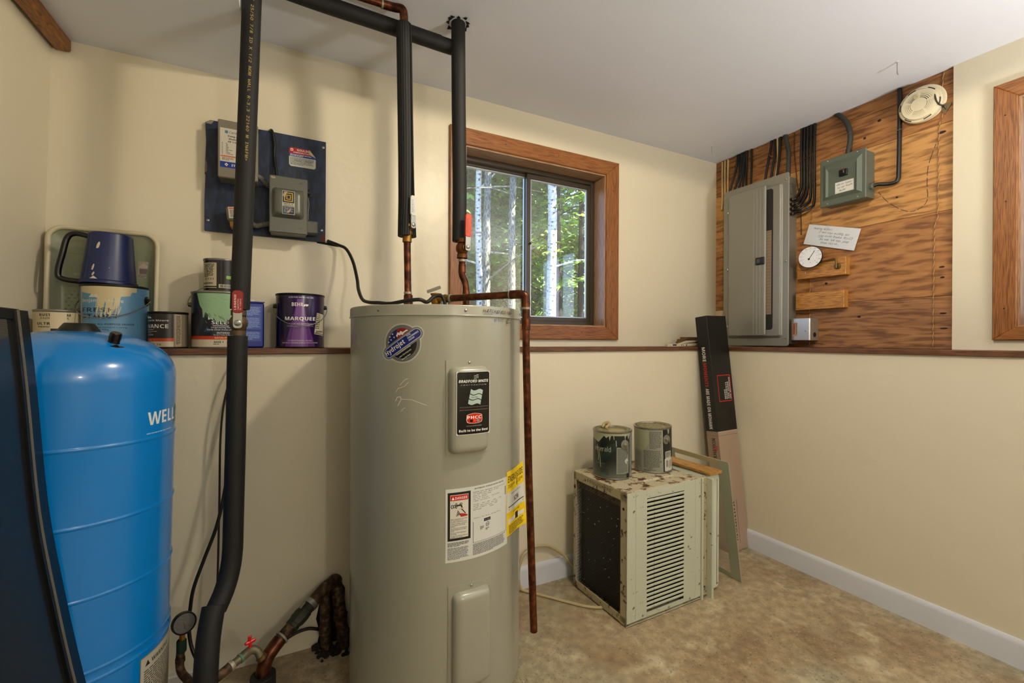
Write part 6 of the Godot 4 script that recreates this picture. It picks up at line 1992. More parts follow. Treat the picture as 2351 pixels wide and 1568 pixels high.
	var cov := obj("cover", MB.new().box(Vector3(0, 0.107, 0.0755), Vector3(0.131, 0.214, 0.015), Basis(), 0.003), sg, t)
	# bulge: soft-sided box
	var bl := MB.new()
	var nn := 14
	var H := func(u: float, w: float) -> Vector3:
		var dx := minf(u, 1 - u) / 0.22
		var dy := minf(w, 1 - w) / 0.22
		var d := minf(1.0, minf(dx, dy))
		if dx < 1 and dy < 1:
			d = clampf(1.0 - Vector2(1 - dx, 1 - dy).length(), 0, 1)
		return Vector3(lerpf(-0.056, 0.052, u), lerpf(0.056, 0.168, w), 0.0828 + 0.022 * sqrt(maxf(0.0, 1 - (1 - d) * (1 - d))))
	for i in nn:
		for j in nn:
			bl.quad(H.call(float(i) / nn, float(j) / nn), H.call(float(i + 1) / nn, float(j) / nn), H.call(float(i + 1) / nn, float(j + 1) / nn), H.call(float(i) / nn, float(j + 1) / nn))
	obj("bulge", bl.done(60), sg, cov)
	p = Pr.new(96, 192, Color(0.7, 0.69, 0.62))
	p.rect(4, 4, 88, 92, Color(0.06, 0.06, 0.12)); p.frame(14, 14, 68, 72, 7, Color(0.75, 0.6, 0.08)); p.frame(32, 32, 34, 38, 6, Color(0.75, 0.6, 0.08))
	p.poly(PackedVector2Array([Vector2(4, 40), Vector2(14, 10), Vector2(40, 6), Vector2(20, 60)]), Color(0.66, 0.58, 0.44))
	p.text("SAFETY", 48, 110, 9, dkc(), {"al": 0.5, "bold": true, "fit": 76}); p.text("SWITCH", 48, 124, 9, dkc(), {"al": 0.5, "bold": true, "fit": 76})
	p.rect(4, 128, 88, 60, Color(0.08, 0.08, 0.2)); p.fine(10, 134, 76, 5, 10, 5, Color(0.6, 0.6, 0.6), 3); p.poly(PackedVector2Array([Vector2(36, 170), Vector2(66, 142), Vector2(58, 172), Vector2(44, 180)]), Color(0.66, 0.58, 0.44))
	b = MB.new()
	b.quad(Vector3(-0.022, 0.066, 0.1053), Vector3(0.020, 0.066, 0.1053), Vector3(0.020, 0.154, 0.1053), Vector3(-0.022, 0.154, 0.1053))
	obj("label", b, printed(p, 0.4), cov, "yellow and dark blue label")
	for q: Array in [[0.042, 0.195, "ON"], [0.04, 0.022, "OFF"]]:
		p = Pr.new(64, 32, Color(0, 0, 0, 0))
		p.text(q[2], 32, 24, 15, Color(0.2, 0.2, 0.18), {"al": 0.5})
		b = MB.new()
		b.quad(Vector3(q[0] - 0.012, q[1] - 0.006, 0.0834), Vector3(q[0] + 0.012, q[1] - 0.006, 0.0834), Vector3(q[0] + 0.012, q[1] + 0.006, 0.0834), Vector3(q[0] - 0.012, q[1] + 0.006, 0.0834))
		obj("embossed_word", b, printed(p, 0.5, {"transparency": BaseMaterial3D.TRANSPARENCY_ALPHA_SCISSOR, "alpha_scissor_threshold": 0.5}), cov)
	obj("handle", MB.new().lathe([Vector2(0.012, 0), Vector2(0.012, 0.010), Vector2(0.009, 0.013), Vector2(0, 0.013)], 16, along(Vector3(0.064, 0.172, 0.052), Vector3(1, 0, 0))).box(Vector3(0.073, 0.172, 0.052), Vector3(0.006, 0.034, 0.010), Basis(), 0.002), mat(Color(0.03, 0.03, 0.03), 0.4), t)
	obj("hasp", MB.new().tube([Vector3(0.067, 0.146, 0.08), Vector3(0.070, 0.12, 0.082), Vector3(0.067, 0.09, 0.082), Vector3(0.067, 0.06, 0.08)], 0.002, 6), sg, t)
	obj("side_fitting", MB.new().box(Vector3(0.083, 0.0385, 0.036), Vector3(0.042, 0.05, 0.045), Basis(), 0.004), mat(Color(0.33, 0.335, 0.3), 0.45), t)
	obj("paint_chip", MB.new().prism(PackedVector2Array([Vector2(-0.062, 0.206), Vector2(-0.055, 0.2095), Vector2(-0.044, 0.2055), Vector2(-0.047, 0.2015), Vector2(-0.055, 0.2005)]), 0.0003, Transform3D(Basis(), Vector3(0, 0, 0.083))), mat(Color(0.62, 0.56, 0.46), 0.7), t)
	obj("paint_chip", MB.new().prism(PackedVector2Array([Vector2(-0.038, 0.118), Vector2(-0.034, 0.118), Vector2(-0.033, 0.152), Vector2(-0.037, 0.15)]), 0.0003, Transform3D(Basis(Vector3(1, 0, 0.12).normalized(), Vector3(0, 1, 0), Vector3(-0.12, 0, 1).normalized()), Vector3(0, 0, 0.1046))), mat(Color(0.66, 0.6, 0.42), 0.7), t)

	# pressure switch, half hidden behind the riser
	t = thing("pressure_switch", "small grey pressure switch on a brass fitting, bottom left of the blue board", "switch", Vector3(-0.148, 1.53, -1.985))
	var ps := Basis(Vector3(0, 0, 1), 0.10)
	obj("hood", MB.new().box(Vector3(0.0, 0.068, 0.04), Vector3(0.078, 0.052, 0.06), ps, 0.006), mat(Color(0.42, 0.41, 0.37), 0.4), t)
	obj("base", MB.new().box(Vector3(0.004, 0.031, 0.04), Vector3(0.066, 0.022, 0.05), ps, 0.002), brass, t)
	obj("fitting", MB.new().lathe([Vector2(0.009, -0.006), Vector2(0.009, 0.006), Vector2(0.016, 0.008), Vector2(0.016, 0.02)], 12, Transform3D(ps, Vector3(0.007, 0, 0.04))), brass, t)
	p = Pr.new(96, 64, Color(0.75, 0.73, 0.66))
	p.rect(4, 4, 88, 8, Color(0.7, 0.35, 0.25)); p.fine(8, 18, 80, 6, 7, 3, dkc(), 2)
	b = MB.new()
	var px := Transform3D(ps, Vector3(-0.006, 0.070, 0.0703))
	b.quad(px * Vector3(-0.026, -0.02, 0), px * Vector3(0.026, -0.02, 0), px * Vector3(0.026, 0.02, 0), px * Vector3(-0.026, 0.02, 0))
	obj("label", b, printed(p, 0.4), t)

	# flexible conduits and a cable between them
	flex("flexible_conduit", "short grey flexible conduit between the control box and the safety switch", [Vector3(-0.092, 1.752, -1.945), Vector3(-0.078, 1.745, -1.94), Vector3(-0.065, 1.732, -1.94), Vector3(-0.046, 1.722, -1.945)], 0.0105)
	flex("flexible_conduit", "short grey flexible conduit running level into the safety switch's left side", [Vector3(-0.115, 1.577, -1.945), Vector3(-0.095, 1.566, -1.945), Vector3(-0.075, 1.572, -1.945), Vector3(-0.046, 1.581, -1.945)], 0.0095)
	var cbl := thing("cable", "black printed cable dropping over the blue board's top edge into the safety switch", "cable", Vector3.ZERO)
	obj("jacket", MB.new().tube(catmull([Vector3(-0.050, 1.955, -1.999), Vector3(-0.043, 1.948, -1.978), Vector3(-0.034, 1.90, -1.975), Vector3(-0.035, 1.85, -1.972), Vector3(-0.028, 1.79, -1.962), Vector3(-0.024, 1.748, -1.955)], 5), 0.006, 10), mat(Color(0.03, 0.03, 0.028), 0.4), cbl)
	var slit := struct("wall_crack", MB.new().prism(PackedVector2Array([Vector2(0.12, 1.533), Vector2(0.2, 1.525), Vector2(0.212, 1.53), Vector2(0.2, 1.54), Vector2(0.15, 1.5385), Vector2(0.12, 1.5385)]), 0.0006, Transform3D(Basis(), Vector3(0, 0, -2.0))), mat(Color(0.1, 0.06, 0.04), 0.95))  # flat dark strip; its colour gives the shade inside the slot
	slit.set_meta("label", "ragged slot in the plaster under the blue board")


func dkc() -> Color: return Color(0.08, 0.08, 0.09)


func flex(called: String, label: String, pts: Array, r: float) -> void:
	var c := catmull(pts, 14)
	var rad := []
	for k in c.size():
		rad.append(r * (1.0 if k % 2 == 0 else 0.86))
	tag(obj(called, MB.new().tube(c, rad, 14), mat(Color(0.38, 0.38, 0.35), 0.45, 0.1)), label, "conduit")
# ---------------------------------------------------------------- right wall: panels, cables
# local axes on the right wall: x along +z of the room, y up, z out of the boards
func on_right(called: String, label: String, category: String, x: float, y: float, group := "") -> Node3D:
	var t := thing(called, label, category, Vector3.ZERO, 0.0, group)
	t.transform = Transform3D(Basis(Vector3(0, 0, 1), Vector3(0, 1, 0), Vector3(-1, 0, 0)), Vector3(2.522, y, x))
	return t


func electrics() -> void:
	var grey := mat(Color(0.52, 0.51, 0.47), 0.34, 0.25)
	var z1 := Vector3(0, 0, 1)
	# load centre
	var t := on_right("load_center", "large grey breaker panel with its narrow door ajar, left on the boarded wall", "electrical panel", -1.661, 1.111)
	obj("case", MB.new().box(Vector3(-0.003, 0.47, 0.051), Vector3(0.362, 0.916, 0.102), Basis(), 0.002), mat(Color(0.45, 0.42, 0.37), 0.45, 0.1), t)
	var cov := obj("cover", MB.new().prism(rounded(-0.2, 0.0, 0.2, 0.94, 0.012), 0.005, Transform3D(Basis(), Vector3(0, 0, 0.102)), 0.002), grey, t)
	obj("raised_field", MB.new().prism(rounded(-0.168, 0.045, 0.168, 0.893, 0.02), 0.014, Transform3D(Basis(), Vector3(0, 0, 0.1065)), 0.0125), grey, cov)
	obj("ridge", MB.new().tube([Vector3(0.157, 0.06, 0.1135), Vector3(0.157, 0.88, 0.1135)], 0.0065, 12), grey, cov)
	obj("opening", MB.new().prism(rounded(0.04, 0.09, 0.122, 0.872, 0.016), 0.0006, Transform3D(Basis(), Vector3(0, 0, 0.1206))), mat(Color(0.10, 0.09, 0.085), 0.6), cov, "dark breaker opening")  # flat plate on the cover; the recess shade is put into its colour
	var p := Pr.new(64, 512, Color(0.52, 0.44, 0.36))
	for k in 27:
		p.rect(4, 8 + k * 18.8, 56, 1.5, Color(0.3, 0.24, 0.2))
	var b := MB.new()
	b.quad(Vector3(0.06, 0.176, 0.1216), Vector3(0.114, 0.176, 0.1216), Vector3(0.114, 0.642, 0.1216), Vector3(0.06, 0.642, 0.1216))
	obj("directory_card", b, printed(p, 0.6), cov, "tan ruled circuit directory")
	var door := obj("door", MB.new().prism(rounded(-0.146, 0.056, 0.086, 0.9, 0.012), 0.010, Transform3D(Basis(), Vector3(0, 0, 0.124)), 0.0045), grey, t, "narrow grey door")
	for k in 4:
		obj("rib", MB.new().box(Vector3(0.016 + 0.02 * k, 0.478, 0.1345), Vector3(0.0025, 0.815, 0.002), Basis(), 0.0008), grey, door)
	obj("latch", MB.new().box(Vector3(0.058, 0.478, 0.137), Vector3(0.055, 0.042, 0.008), Basis(), 0.003), mat(Color(0.09, 0.09, 0.09), 0.4), door)
	obj("latch_thumb", MB.new().box(Vector3(0.05, 0.478, 0.1415), Vector3(0.018, 0.022, 0.004), Basis(), 0.001), mat(Color(0.25, 0.25, 0.24), 0.4), door)
	for q: Vector2 in [Vector2(-0.185, 0.9), Vector2(0.184, 0.902), Vector2(0.184, 0.46), Vector2(0.184, 0.044), Vector2(-0.185, 0.47)]:
		screw_head(Vector3(q.x, q.y, 0.107), z1, 0.0055, t)
	for q: Vector2 in [Vector2(-0.153, 0.80), Vector2(-0.153, 0.46), Vector2(-0.153, 0.115)]:
		obj("hinge_pin", MB.new().box(Vector3(q.x, q.y, 0.127), Vector3(0.009, 0.014, 0.010), Basis(), 0.002), steel, t)
	for k in 4:
		var l := []
		for i in 25:
			l.append(Vector3(0.1785, 0.862 + (0.014 + 0.0065 * k) * sin(TAU * i / 24), 0.05 + (0.012 + 0.0065 * k) * cos(TAU * i / 24)))
		obj("knockout_ring", MB.new().tube(l, 0.0009, 5, false, true), mat(Color(0.28, 0.265, 0.24), 0.5), t)
	for k in 4:
		obj("cable_clamp", MB.new().box(Vector3(0.186, 0.80 - 0.026 * k, 0.05), Vector3(0.018, 0.016, 0.026), Basis(), 0.003).lathe([Vector2(0.003, 0), Vector2(0.003, 0.014), Vector2(0, 0.0145)], 8, along(Vector3(0.186, 0.80 - 0.026 * k, 0.062), z1)), mat(Color(0.3, 0.28, 0.2), 0.35, 0.8), t)

	# single breaker box
	var gg := mat(Color(0.36, 0.395, 0.345), 0.36, 0.2)
	t = on_right("breaker_box", "square grey-green breaker box with a handwritten white label", "electrical box", -1.213, 1.816)
	obj("case", MB.new().box(Vector3(0, 0.118, 0.042), Vector3(0.19, 0.222, 0.084), Basis(), 0.002), gg, t)
	cov = obj("cover", MB.new().box(Vector3(0, 0.118, 0.087), Vector3(0.202, 0.236, 0.008), Basis(), 0.003), gg, t)
	var fr := MB.new()
	var O := [Vector3(-0.085, 0.03, 0.091), Vector3(0.085, 0.03, 0.091), Vector3(0.085, 0.212, 0.091), Vector3(-0.085, 0.212, 0.091)]
	var I := [Vector3(-0.068, 0.042, 0.103), Vector3(0.068, 0.042, 0.103), Vector3(0.068, 0.19, 0.103), Vector3(-0.068, 0.19, 0.103)]
	var J := [Vector3(-0.060, 0.046, 0.0955), Vector3(0.060, 0.046, 0.0955), Vector3(0.060, 0.17, 0.0955), Vector3(-0.060, 0.17, 0.0955)]
	for k in 4:
		var m := (k + 1) % 4
		fr.quad(O[k], O[m], I[m], I[k]); fr.quad(I[k], I[m], J[m], J[k])
	fr.quad(J[0], J[1], J[2], J[3])
	obj("raised_frame", fr, gg, cov)
	obj("breaker", MB.new().box(Vector3(0.01, 0.144, 0.1), Vector3(0.036, 0.032, 0.012), Basis(), 0.002).box(Vector3(0.01, 0.146, 0.108), Vector3(0.016, 0.02, 0.012), Basis(Vector3(1, 0, 0), 0.3), 0.003), mat(Color(0.02, 0.02, 0.02), 0.35), t, "black breaker switch")
	obj("red_marking", MB.new().box(Vector3(0.008, 0.158, 0.1055), Vector3(0.026, 0.004, 0.002)), mat(Color(0.4, 0.06, 0.03), 0.5), t)
	p = Pr.new(192, 128, Color(0.80, 0.80, 0.77))
	p.hand("electric Supply", 16, 40, 19, Color(0.2, 0.2, 0.22), 3, -0.05); p.hand("for Hot Water", 22, 76, 19, Color(0.2, 0.2, 0.22), 4, -0.05); p.hand("Heater", 40, 110, 19, Color(0.2, 0.2, 0.22), 5, -0.05)
	b = MB.new()
	b.quad(Vector3(-0.028, 0.05, 0.0962), Vector3(0.053, 0.05, 0.0962), Vector3(0.053, 0.104, 0.0962), Vector3(-0.028, 0.104, 0.0962))
	obj("paper_label", b, printed(p, 0.7), t, "white handwritten label")
	for q: Vector2 in [Vector2(-0.066, 0.226), Vector2(0.064, 0.226), Vector2(-0.066, 0.012), Vector2(0.066, 0.012)]:
		screw_head(Vector3(q.x, q.y, 0.091), z1, 0.0045, t)
	obj("connector", MB.new().lathe([Vector2(0.012, 0), Vector2(0.012, 0.006), Vector2(0.015, 0.006), Vector2(0.015, 0.013), Vector2(0.010, 0.014), Vector2(0.010, 0.02)], 8, along(Vector3(0.094, 0.058, 0.04), Vector3(1, 0, 0))), steel, t)

	# smoke alarm
	t = on_right("smoke_alarm", "round cream smoke alarm high on the boards by the ceiling", "smoke alarm", -0.937, 2.103)
	t.transform = t.transform * Transform3D(Basis(Vector3(0, 1, 0), 0.10) * Basis(Vector3(1, 0, 0), 0.10), Vector3(0, 0.078, 0.012))
	var cream := mat(Color(0.82, 0.775, 0.655), 0.45)
	obj("mount", MB.new().lathe([Vector2(0.06, 0.0), Vector2(0.076, 0.001), Vector2(0.0775, 0.01), Vector2(0.074, 0.014), Vector2(0.06, 0.014)], 48, along(Vector3(0.006, 0.005, -0.008), z1)), cream, t)
	var al := along(Vector3.ZERO, z1)
	var hous := obj("housing", MB.new().lathe([Vector2(0.073, 0.006), Vector2(0.0745, 0.010), Vector2(0.0745, 0.021), Vector2(0.071, 0.026), Vector2(0.064, 0.027), Vector2(0.063, 0.033), Vector2(0.060, 0.0365), Vector2(0.04, 0.038), Vector2(0, 0.0385)], 56, al), cream, t)
	var dark := mat(Color(0.08, 0.07, 0.055), 0.7)
	var groove := mat(Color(0.6, 0.56, 0.46), 0.6)
	for s in 5:
		for k in 5:
			var l := []
			var rr := 0.029 + 0.0058 * k
			var a0 := deg_to_rad([20, 92, 164, 236, 308][s])
			for i in 9:
				var a := a0 + deg_to_rad(60) * i / 8.0
				l.append(Vector3(cos(a) * rr, sin(a) * rr, 0.0385 - 0.0006 * k))
			obj("vent_slot", MB.new().tube(l, 0.0011, 5), dark if s < 2 else groove, hous)
	for k in 6:
		var l := []
		for i in 7:
			var a := deg_to_rad(-20 + 60 * k + 4 * i)
			l.append(Vector3(cos(a) * 0.0675, sin(a) * 0.0675, 0.0275))
		obj("rim_slot", MB.new().tube(l, 0.0018, 6), dark, hous)
	obj("test_button", MB.new().lathe([Vector2(0.010, 0.0375), Vector2(0.0095, 0.04), Vector2(0.004, 0.0405), Vector2(0.0038, 0.039), Vector2(0, 0.039)], 20, along(Vector3(-0.008, 0.034, 0), z1)), mat(Color(0.75, 0.7, 0.55), 0.4), hous)
	obj("bracket", MB.new().tube(catmull([Vector3(0.052, 0.022, 0.034), Vector3(0.055, 0.0, 0.038), Vector3(0.060, -0.018, 0.036), Vector3(0.068, -0.03, 0.03), Vector3(0.076, -0.036, 0.014), Vector3(0.08, -0.05, 0.006)], 4), 0.0028, 7), mat(Color(0.22, 0.2, 0.14), 0.4, 0.6), t)
	obj("wing_clip", MB.new().prism(PackedVector2Array([Vector2(0.068, -0.026), Vector2(0.078, -0.024), Vector2(0.098, -0.028), Vector2(0.094, -0.04), Vector2(0.082, -0.056), Vector2(0.076, -0.07), Vector2(0.07, -0.06), Vector2(0.066, -0.04)]), 0.003, Transform3D(Basis(), Vector3(0, 0, 0.004)), 0.0008), mat(Color(0.36, 0.32, 0.22), 0.4, 0.6), t)

	# handwritten card
	p = Pr.new(512, 208, Color(0.83, 0.84, 0.86))
	var pen := Color(0.3, 0.31, 0.36)
	p.hand("Hearing water?", 60, 44, 22, pen, 2); p.hand("If well stops working, just", 120, 78, 20, pen, 3); p.hand("reset circuit breaker #22+23", 128, 112, 20, pen, 4)
	p.rect(128, 118, 56, 2, pen); p.hand("and wait few min. pump", 150, 146, 20, pen, 5); p.hand("comes back on...", 170, 178, 20, pen, 6)
	t = thing("paper_note", "white handwritten card pinned slantwise under the breaker box", "note", Vector3(2.5212, 1.68, -1.305))
	b = MB.new()
	var c4 := []
	for q: Vector2 in [Vector2(-1.442, 1.667), Vector2(-1.197, 1.587), Vector2(-1.167, 1.689), Vector2(-1.412, 1.767)]:
		c4.append(Vector3(-0.006 - (0.006 if q.x > -1.3 else 0.0), q.y - 1.68, q.x + 1.305))
	b.quad(c4[0], c4[1], c4[2], c4[3])
	for k in 4:
		var m := (k + 1) % 4
		b.quad(c4[m], c4[k], c4[k] + Vector3(0.0006, 0, 0), c4[m] + Vector3(0.0006, 0, 0), Vector2(0.01, 0.01), Vector2(0.01, 0.01), Vector2(0.01, 0.01), Vector2(0.01, 0.01))
	b.quad(c4[3] + Vector3(0.0006, 0, 0), c4[2] + Vector3(0.0006, 0, 0), c4[1] + Vector3(0.0006, 0, 0), c4[0] + Vector3(0.0006, 0, 0), Vector2(0.01, 0.01), Vector2(0.01, 0.01), Vector2(0.01, 0.01), Vector2(0.01, 0.01))
	obj("card", b, printed(p, 0.7), t)
	obj("nail", MB.new().lathe([Vector2(0.004, 0), Vector2(0.004, 0.0012), Vector2(0.0012, 0.002), Vector2(0.0012, 0.024)], 12, along(Vector3(-0.034, 0.057, -0.008), Vector3(1, 0, 0.5))), steel, t)

	# two wooden blocks and the dial thermometer
	var pine := wood(Color(0.78, 0.56, 0.28), Color(0.62, 0.40, 0.17), 58, 1.6, 0.11, 5, 0.5)
	for k in 2:
		t = on_right("wood_block", ["upper light pine block carrying the dial thermometer's bracket", "lower light pine block with nothing mounted on it"][k], "wood block", [-1.338, -1.345][k], [1.472, 1.307][k])
		t.rotation.z = 0.0
		var bb := Basis(Vector3(0, 0, 1), [-0.005, 0.0][k])
		obj("block", MB.new().box(Vector3(0, 0.0445, 0.02), Vector3(0.236, 0.089, 0.04), bb, 0.002, Vector2(0.2 * k, 0.05 * k)), pine, t)
		screw_head(Vector3(-0.03 if k else 0.055, 0.045 if k else 0.055, 0.04), z1, 0.003, t)
		if k == 0:
			screw_head(Vector3(-0.075, 0.03, 0.04), z1, 0.003, t)
	t = on_right("dial_thermometer", "white-faced dial thermometer on a bent bracket over the upper pine block", "thermometer", -1.37, 1.578)
	var dn := Vector3(0.15, 0.05, 1).normalized()
	var dc := Vector3(0, 0, 0.072)
	obj("case", MB.new().lathe([Vector2(0, -0.012), Vector2(0.05, -0.012), Vector2(0.0555, -0.008), Vector2(0.0565, 0.0), Vector2(0.0555, 0.003), Vector2(0.0535, 0.0025)], 44, along(dc, dn)), mat(Color(0.12, 0.12, 0.12), 0.3, 0.7), t)
	p = Pr.new(192, 192, Color(0.86, 0.87, 0.88))
	for k in 41:
		var a := deg_to_rad(135 + 270.0 * k / 40)
		p.line([Vector2(96 + 76 * cos(a), 96 + 76 * sin(a)), Vector2(96 + (66 if k % 4 == 0 else 71) * cos(a), 96 + (66 if k % 4 == 0 else 71) * sin(a))], 1.4, pen)
	for k in 11:
		var a := deg_to_rad(135 + 27.0 * k)
		p.text(str(20 * k + 20), 96 + 84 * cos(a), 99 + 84 * sin(a), 7, Color(0.2, 0.2, 0.25), {"al": 0.5}); p.text(str(10 * k), 96 + 56 * cos(a), 98 + 56 * sin(a), 5, Color(0.4, 0.3, 0.35), {"al": 0.5})
	p.text("°F", 96, 150, 8, pen, {"al": 0.5})
	p.line([Vector2(84, 118), Vector2(132, 42)], 4.5, Color(0.04, 0.04, 0.05)); p.oval(86, 114, 9, 9, Color(0.04, 0.04, 0.05))
	var gx := facing(dc + dn * 0.0026, dn)
	b = MB.new()
	for k in 40:
		var a0 := TAU * k / 40
		var a1 := TAU * (k + 1) / 40
		b.tri(gx * Vector3.ZERO, gx * Vector3(cos(a0) * 0.054, sin(a0) * 0.054, 0), gx * Vector3(cos(a1) * 0.054, sin(a1) * 0.054, 0), Vector2(0.5, 0.5), Vector2(0.5 + 0.5 * cos(a0), 0.5 - 0.5 * sin(a0)), Vector2(0.5 + 0.5 * cos(a1), 0.5 - 0.5 * sin(a1)))
	obj("dial", b, printed(p, 0.15), t, "white dial with a black needle")
	obj("bracket", MB.new().tube(catmull([Vector3(0.03, -0.03, 0.055), Vector3(0.08, -0.025, 0.05), Vector3(0.105, -0.024, 0.05), Vector3(0.112, -0.035, 0.05), Vector3(0.112, -0.07, 0.05)], 5), 0.0045, 10), mat(Color(0.45, 0.36, 0.2), 0.35, 0.8), t)
	obj("flange", MB.new().lathe([Vector2(0.016, 0), Vector2(0.016, 0.0025), Vector2(0.006, 0.005), Vector2(0.006, 0.012), Vector2(0, 0.0125)], 20, along(Vector3(0.114, -0.062, 0.0405), z1)), mat(Color(0.42, 0.35, 0.2), 0.4, 0.8), t)

	# metal surge box under the panel's right foot
	t = on_right("surge_box", "small shiny metal junction box at the foot of the breaker panel", "electrical box", -1.415, 1.141)
	obj("case", MB.new().box(Vector3(0, 0.0605, 0.04), Vector3(0.098, 0.121, 0.08), Basis(), 0.004), mat(Color(0.72, 0.72, 0.7), 0.3, 0.75), t)
	p = Pr.new(128, 160, Color(0.68, 0.56, 0.45))
	p.rect(26, 10, 44, 130, Color(0.62, 0.32, 0.2)); p.text("Surge", 60, 140, 18, dkc(), {"rot": -PI / 2, "fit": 110}); p.fine(90, 10, 30, 14, 10, 5, dkc(), 3); p.fine(4, 8, 18, 15, 10, 5, dkc(), 5)
	b = MB.new()
	b.quad(Vector3(-0.042, 0.024, 0.0803), Vector3(-0.014, 0.024, 0.0803), Vector3(-0.014, 0.098, 0.0803), Vector3(-0.042, 0.098, 0.0803))
	obj("warning_sticker", b, printed(p, 0.4), t, "red and tan sticker")
	screw_head(Vector3(0.028, 0.052, 0.08), z1, 0.004, t)
	obj("side_hole", MB.new().lathe([Vector2(0.013, 0), Vector2(0.013, 0.0006), Vector2(0, 0.0006)], 18, along(Vector3(0.0488, 0.032, 0.036), Vector3(1, 0, 0))), mat(Color(0.02, 0.02, 0.02), 0.8), t)
	obj("side_plate", MB.new().box(Vector3(0.0492, 0.088, 0.036), Vector3(0.001, 0.042, 0.02)), mat(Color(0.5, 0.46, 0.38), 0.4), t)

	# cables: (z, y, height off the boards) down the wall
	var black := mat(Color(0.035, 0.034, 0.032), 0.42)
	var off := mat(Color(0.74, 0.62, 0.42), 0.5)
	for k in 3:
		var x: float = [-1.951, -1.932, -1.911][k]
		cable("flat_cable", "cream flat cable in the row of three at the wall's inner corner", "cream cables by the corner", [[x, 2.292, 0.004], [x + 0.001, 2.2, 0.006], [x + 0.002, 2.06, 0.006], [x + 0.003, 1.98, 0.012]], 0.0062, off, 0.55)
	var cl := [[[-1.844, 2.264], [-1.859, 2.182], [-1.883, 2.06]], [[-1.832, 2.281], [-1.828, 2.17], [-1.852, 2.06]], [[-1.814, 2.283], [-1.817, 2.18], [-1.812, 2.05]], [[-1.802, 2.286], [-1.803, 2.2], [-1.822, 2.05]], [[-1.79, 2.288], [-1.796, 2.18], [-1.79, 2.05]], [[-1.779, 2.288], [-1.78, 2.17], [-1.764, 2.05]], [[-1.748, 2.288], [-1.745, 2.2], [-1.735, 2.05]]]
	for c: Array in cl:
		cable("black_cable", "black cable in the left bunch entering the top of the breaker panel", "black cables in the left bunch", [[c[0][0], 2.298, 0.004], [c[0][0], c[0][1], 0.006], [c[1][0], c[1][1], 0.01], [c[2][0], c[2][1], 0.03]], 0.0062, black)
	cl = [[[-1.626, 2.294], [-1.636, 2.211], [-1.651, 2.05]], [[-1.605, 2.293], [-1.604, 2.198], [-1.617, 2.05]], [[-1.572, 2.29], [-1.578, 2.164], [-1.58, 2.05]]]
	for c: Array in cl:
		cable("black_cable", "black cable in the loose middle bunch above the breaker panel", "black cables in the middle bunch", [[c[0][0], 2.299, 0.004], [c[0][0], c[0][1], 0.006], [c[1][0], c[1][1], 0.01], [c[2][0], c[2][1], 0.03]], 0.0066, black)
	cable("cream_cable", "single cream cable among the black ones above the breaker panel", "", [[-1.59, 2.3, 0.004], [-1.588, 2.25, 0.006], [-1.584, 2.16, 0.008], [-1.59, 2.05, 0.03]], 0.0062, off)
	cable("bare_wire", "bright bare copper wire curling beside the middle cables", "", [[-1.63, 2.285, 0.01], [-1.637, 2.25, 0.014], [-1.634, 2.225, 0.012], [-1.62, 2.205, 0.016], [-1.608, 2.2, 0.014]], 0.0018, mat(Color(0.75, 0.45, 0.25), 0.35, 0.7))
	cable("thin_wire", "thin brown wire hanging between the grey conduit and the five cables", "", [[-1.495, 2.296, 0.004], [-1.495, 2.2, 0.005], [-1.488, 2.12, 0.006], [-1.476, 2.0, 0.006], [-1.46, 1.9, 0.005], [-1.455, 1.72, 0.004]], 0.0024, mat(Color(0.2, 0.1, 0.05), 0.6))
	var tops := [-1.455, -1.439, -1.423, -1.405, -1.387]
	var lows := [1.953, 1.935, 1.925, 1.893, 1.86]
	var ends := [1.911, 1.886, 1.868, 1.85, 1.834]
	for k in 5:
		var x: float = tops[k]
		cable("black_cable", ["first, nearest the panel, of the five black cables bending into its side", "second of the five black cables bending into the breaker panel's side", "middle one of the five black cables bending into the panel's side", "fourth of the five black cables bending into the breaker panel's side", "outermost and lowest of the five black cables bending into the panel's side"][k], "five black cables into the panel's side", [[x, 2.298, 0.004], [x, 2.24, 0.007], [x - 0.001, 2.14, 0.008], [x + 0.001, 2.05, 0.009], [x + 0.001, lows[k] + 0.02, 0.012], [x - 0.006 - 0.002 * k, (lows[k] + ends[k]) * 0.5 + 0.004, 0.026], [(x - 1.47) / 2, ends[k] + 0.003, 0.044], [-1.472, ends[k], 0.05]], 0.0066, black)
	cable("cable_strap", "thin wire strap across the five black cables", "", [[-1.462, 2.115, 0.010], [-1.44, 2.122, 0.0165], [-1.40, 2.133, 0.0165], [-1.376, 2.14, 0.008]], 0.0016, mat(Color(0.4, 0.22, 0.1), 0.5, 0.4))
	var flexm := mat(Color(0.22, 0.225, 0.2), 0.45, 0.1)
	cable("grey_conduit", "flat grey cable entering the panel's top right corner", "", [[-1.545, 2.3, 0.005], [-1.538, 2.27, 0.008], [-1.522, 2.19, 0.012], [-1.507, 2.06, 0.04], [-1.503, 2.03, 0.045]], 0.0115, flexm, 0.8)
	cable("grey_conduit", "grey cable curving from the ceiling into the breaker box top", "", [[-1.285, 2.3, 0.005], [-1.268, 2.288, 0.009], [-1.24, 2.25, 0.013], [-1.222, 2.205, 0.015], [-1.214, 2.15, 0.017], [-1.219, 2.06, 0.03], [-1.221, 2.03, 0.035]], 0.0115, flexm, 0.85)
	cable("black_cable", "thick black cable dropping by the smoke alarm and turning into the breaker box", "", [[-1.021, 2.299, 0.005], [-1.017, 2.26, 0.009], [-1.017, 2.1, 0.011], [-1.019, 1.92, 0.011], [-1.021, 1.887, 0.012], [-1.032, 1.872, 0.014], [-1.06, 1.872, 0.02], [-1.09, 1.878, 0.032], [-1.108, 1.874, 0.04]], 0.0085, black)
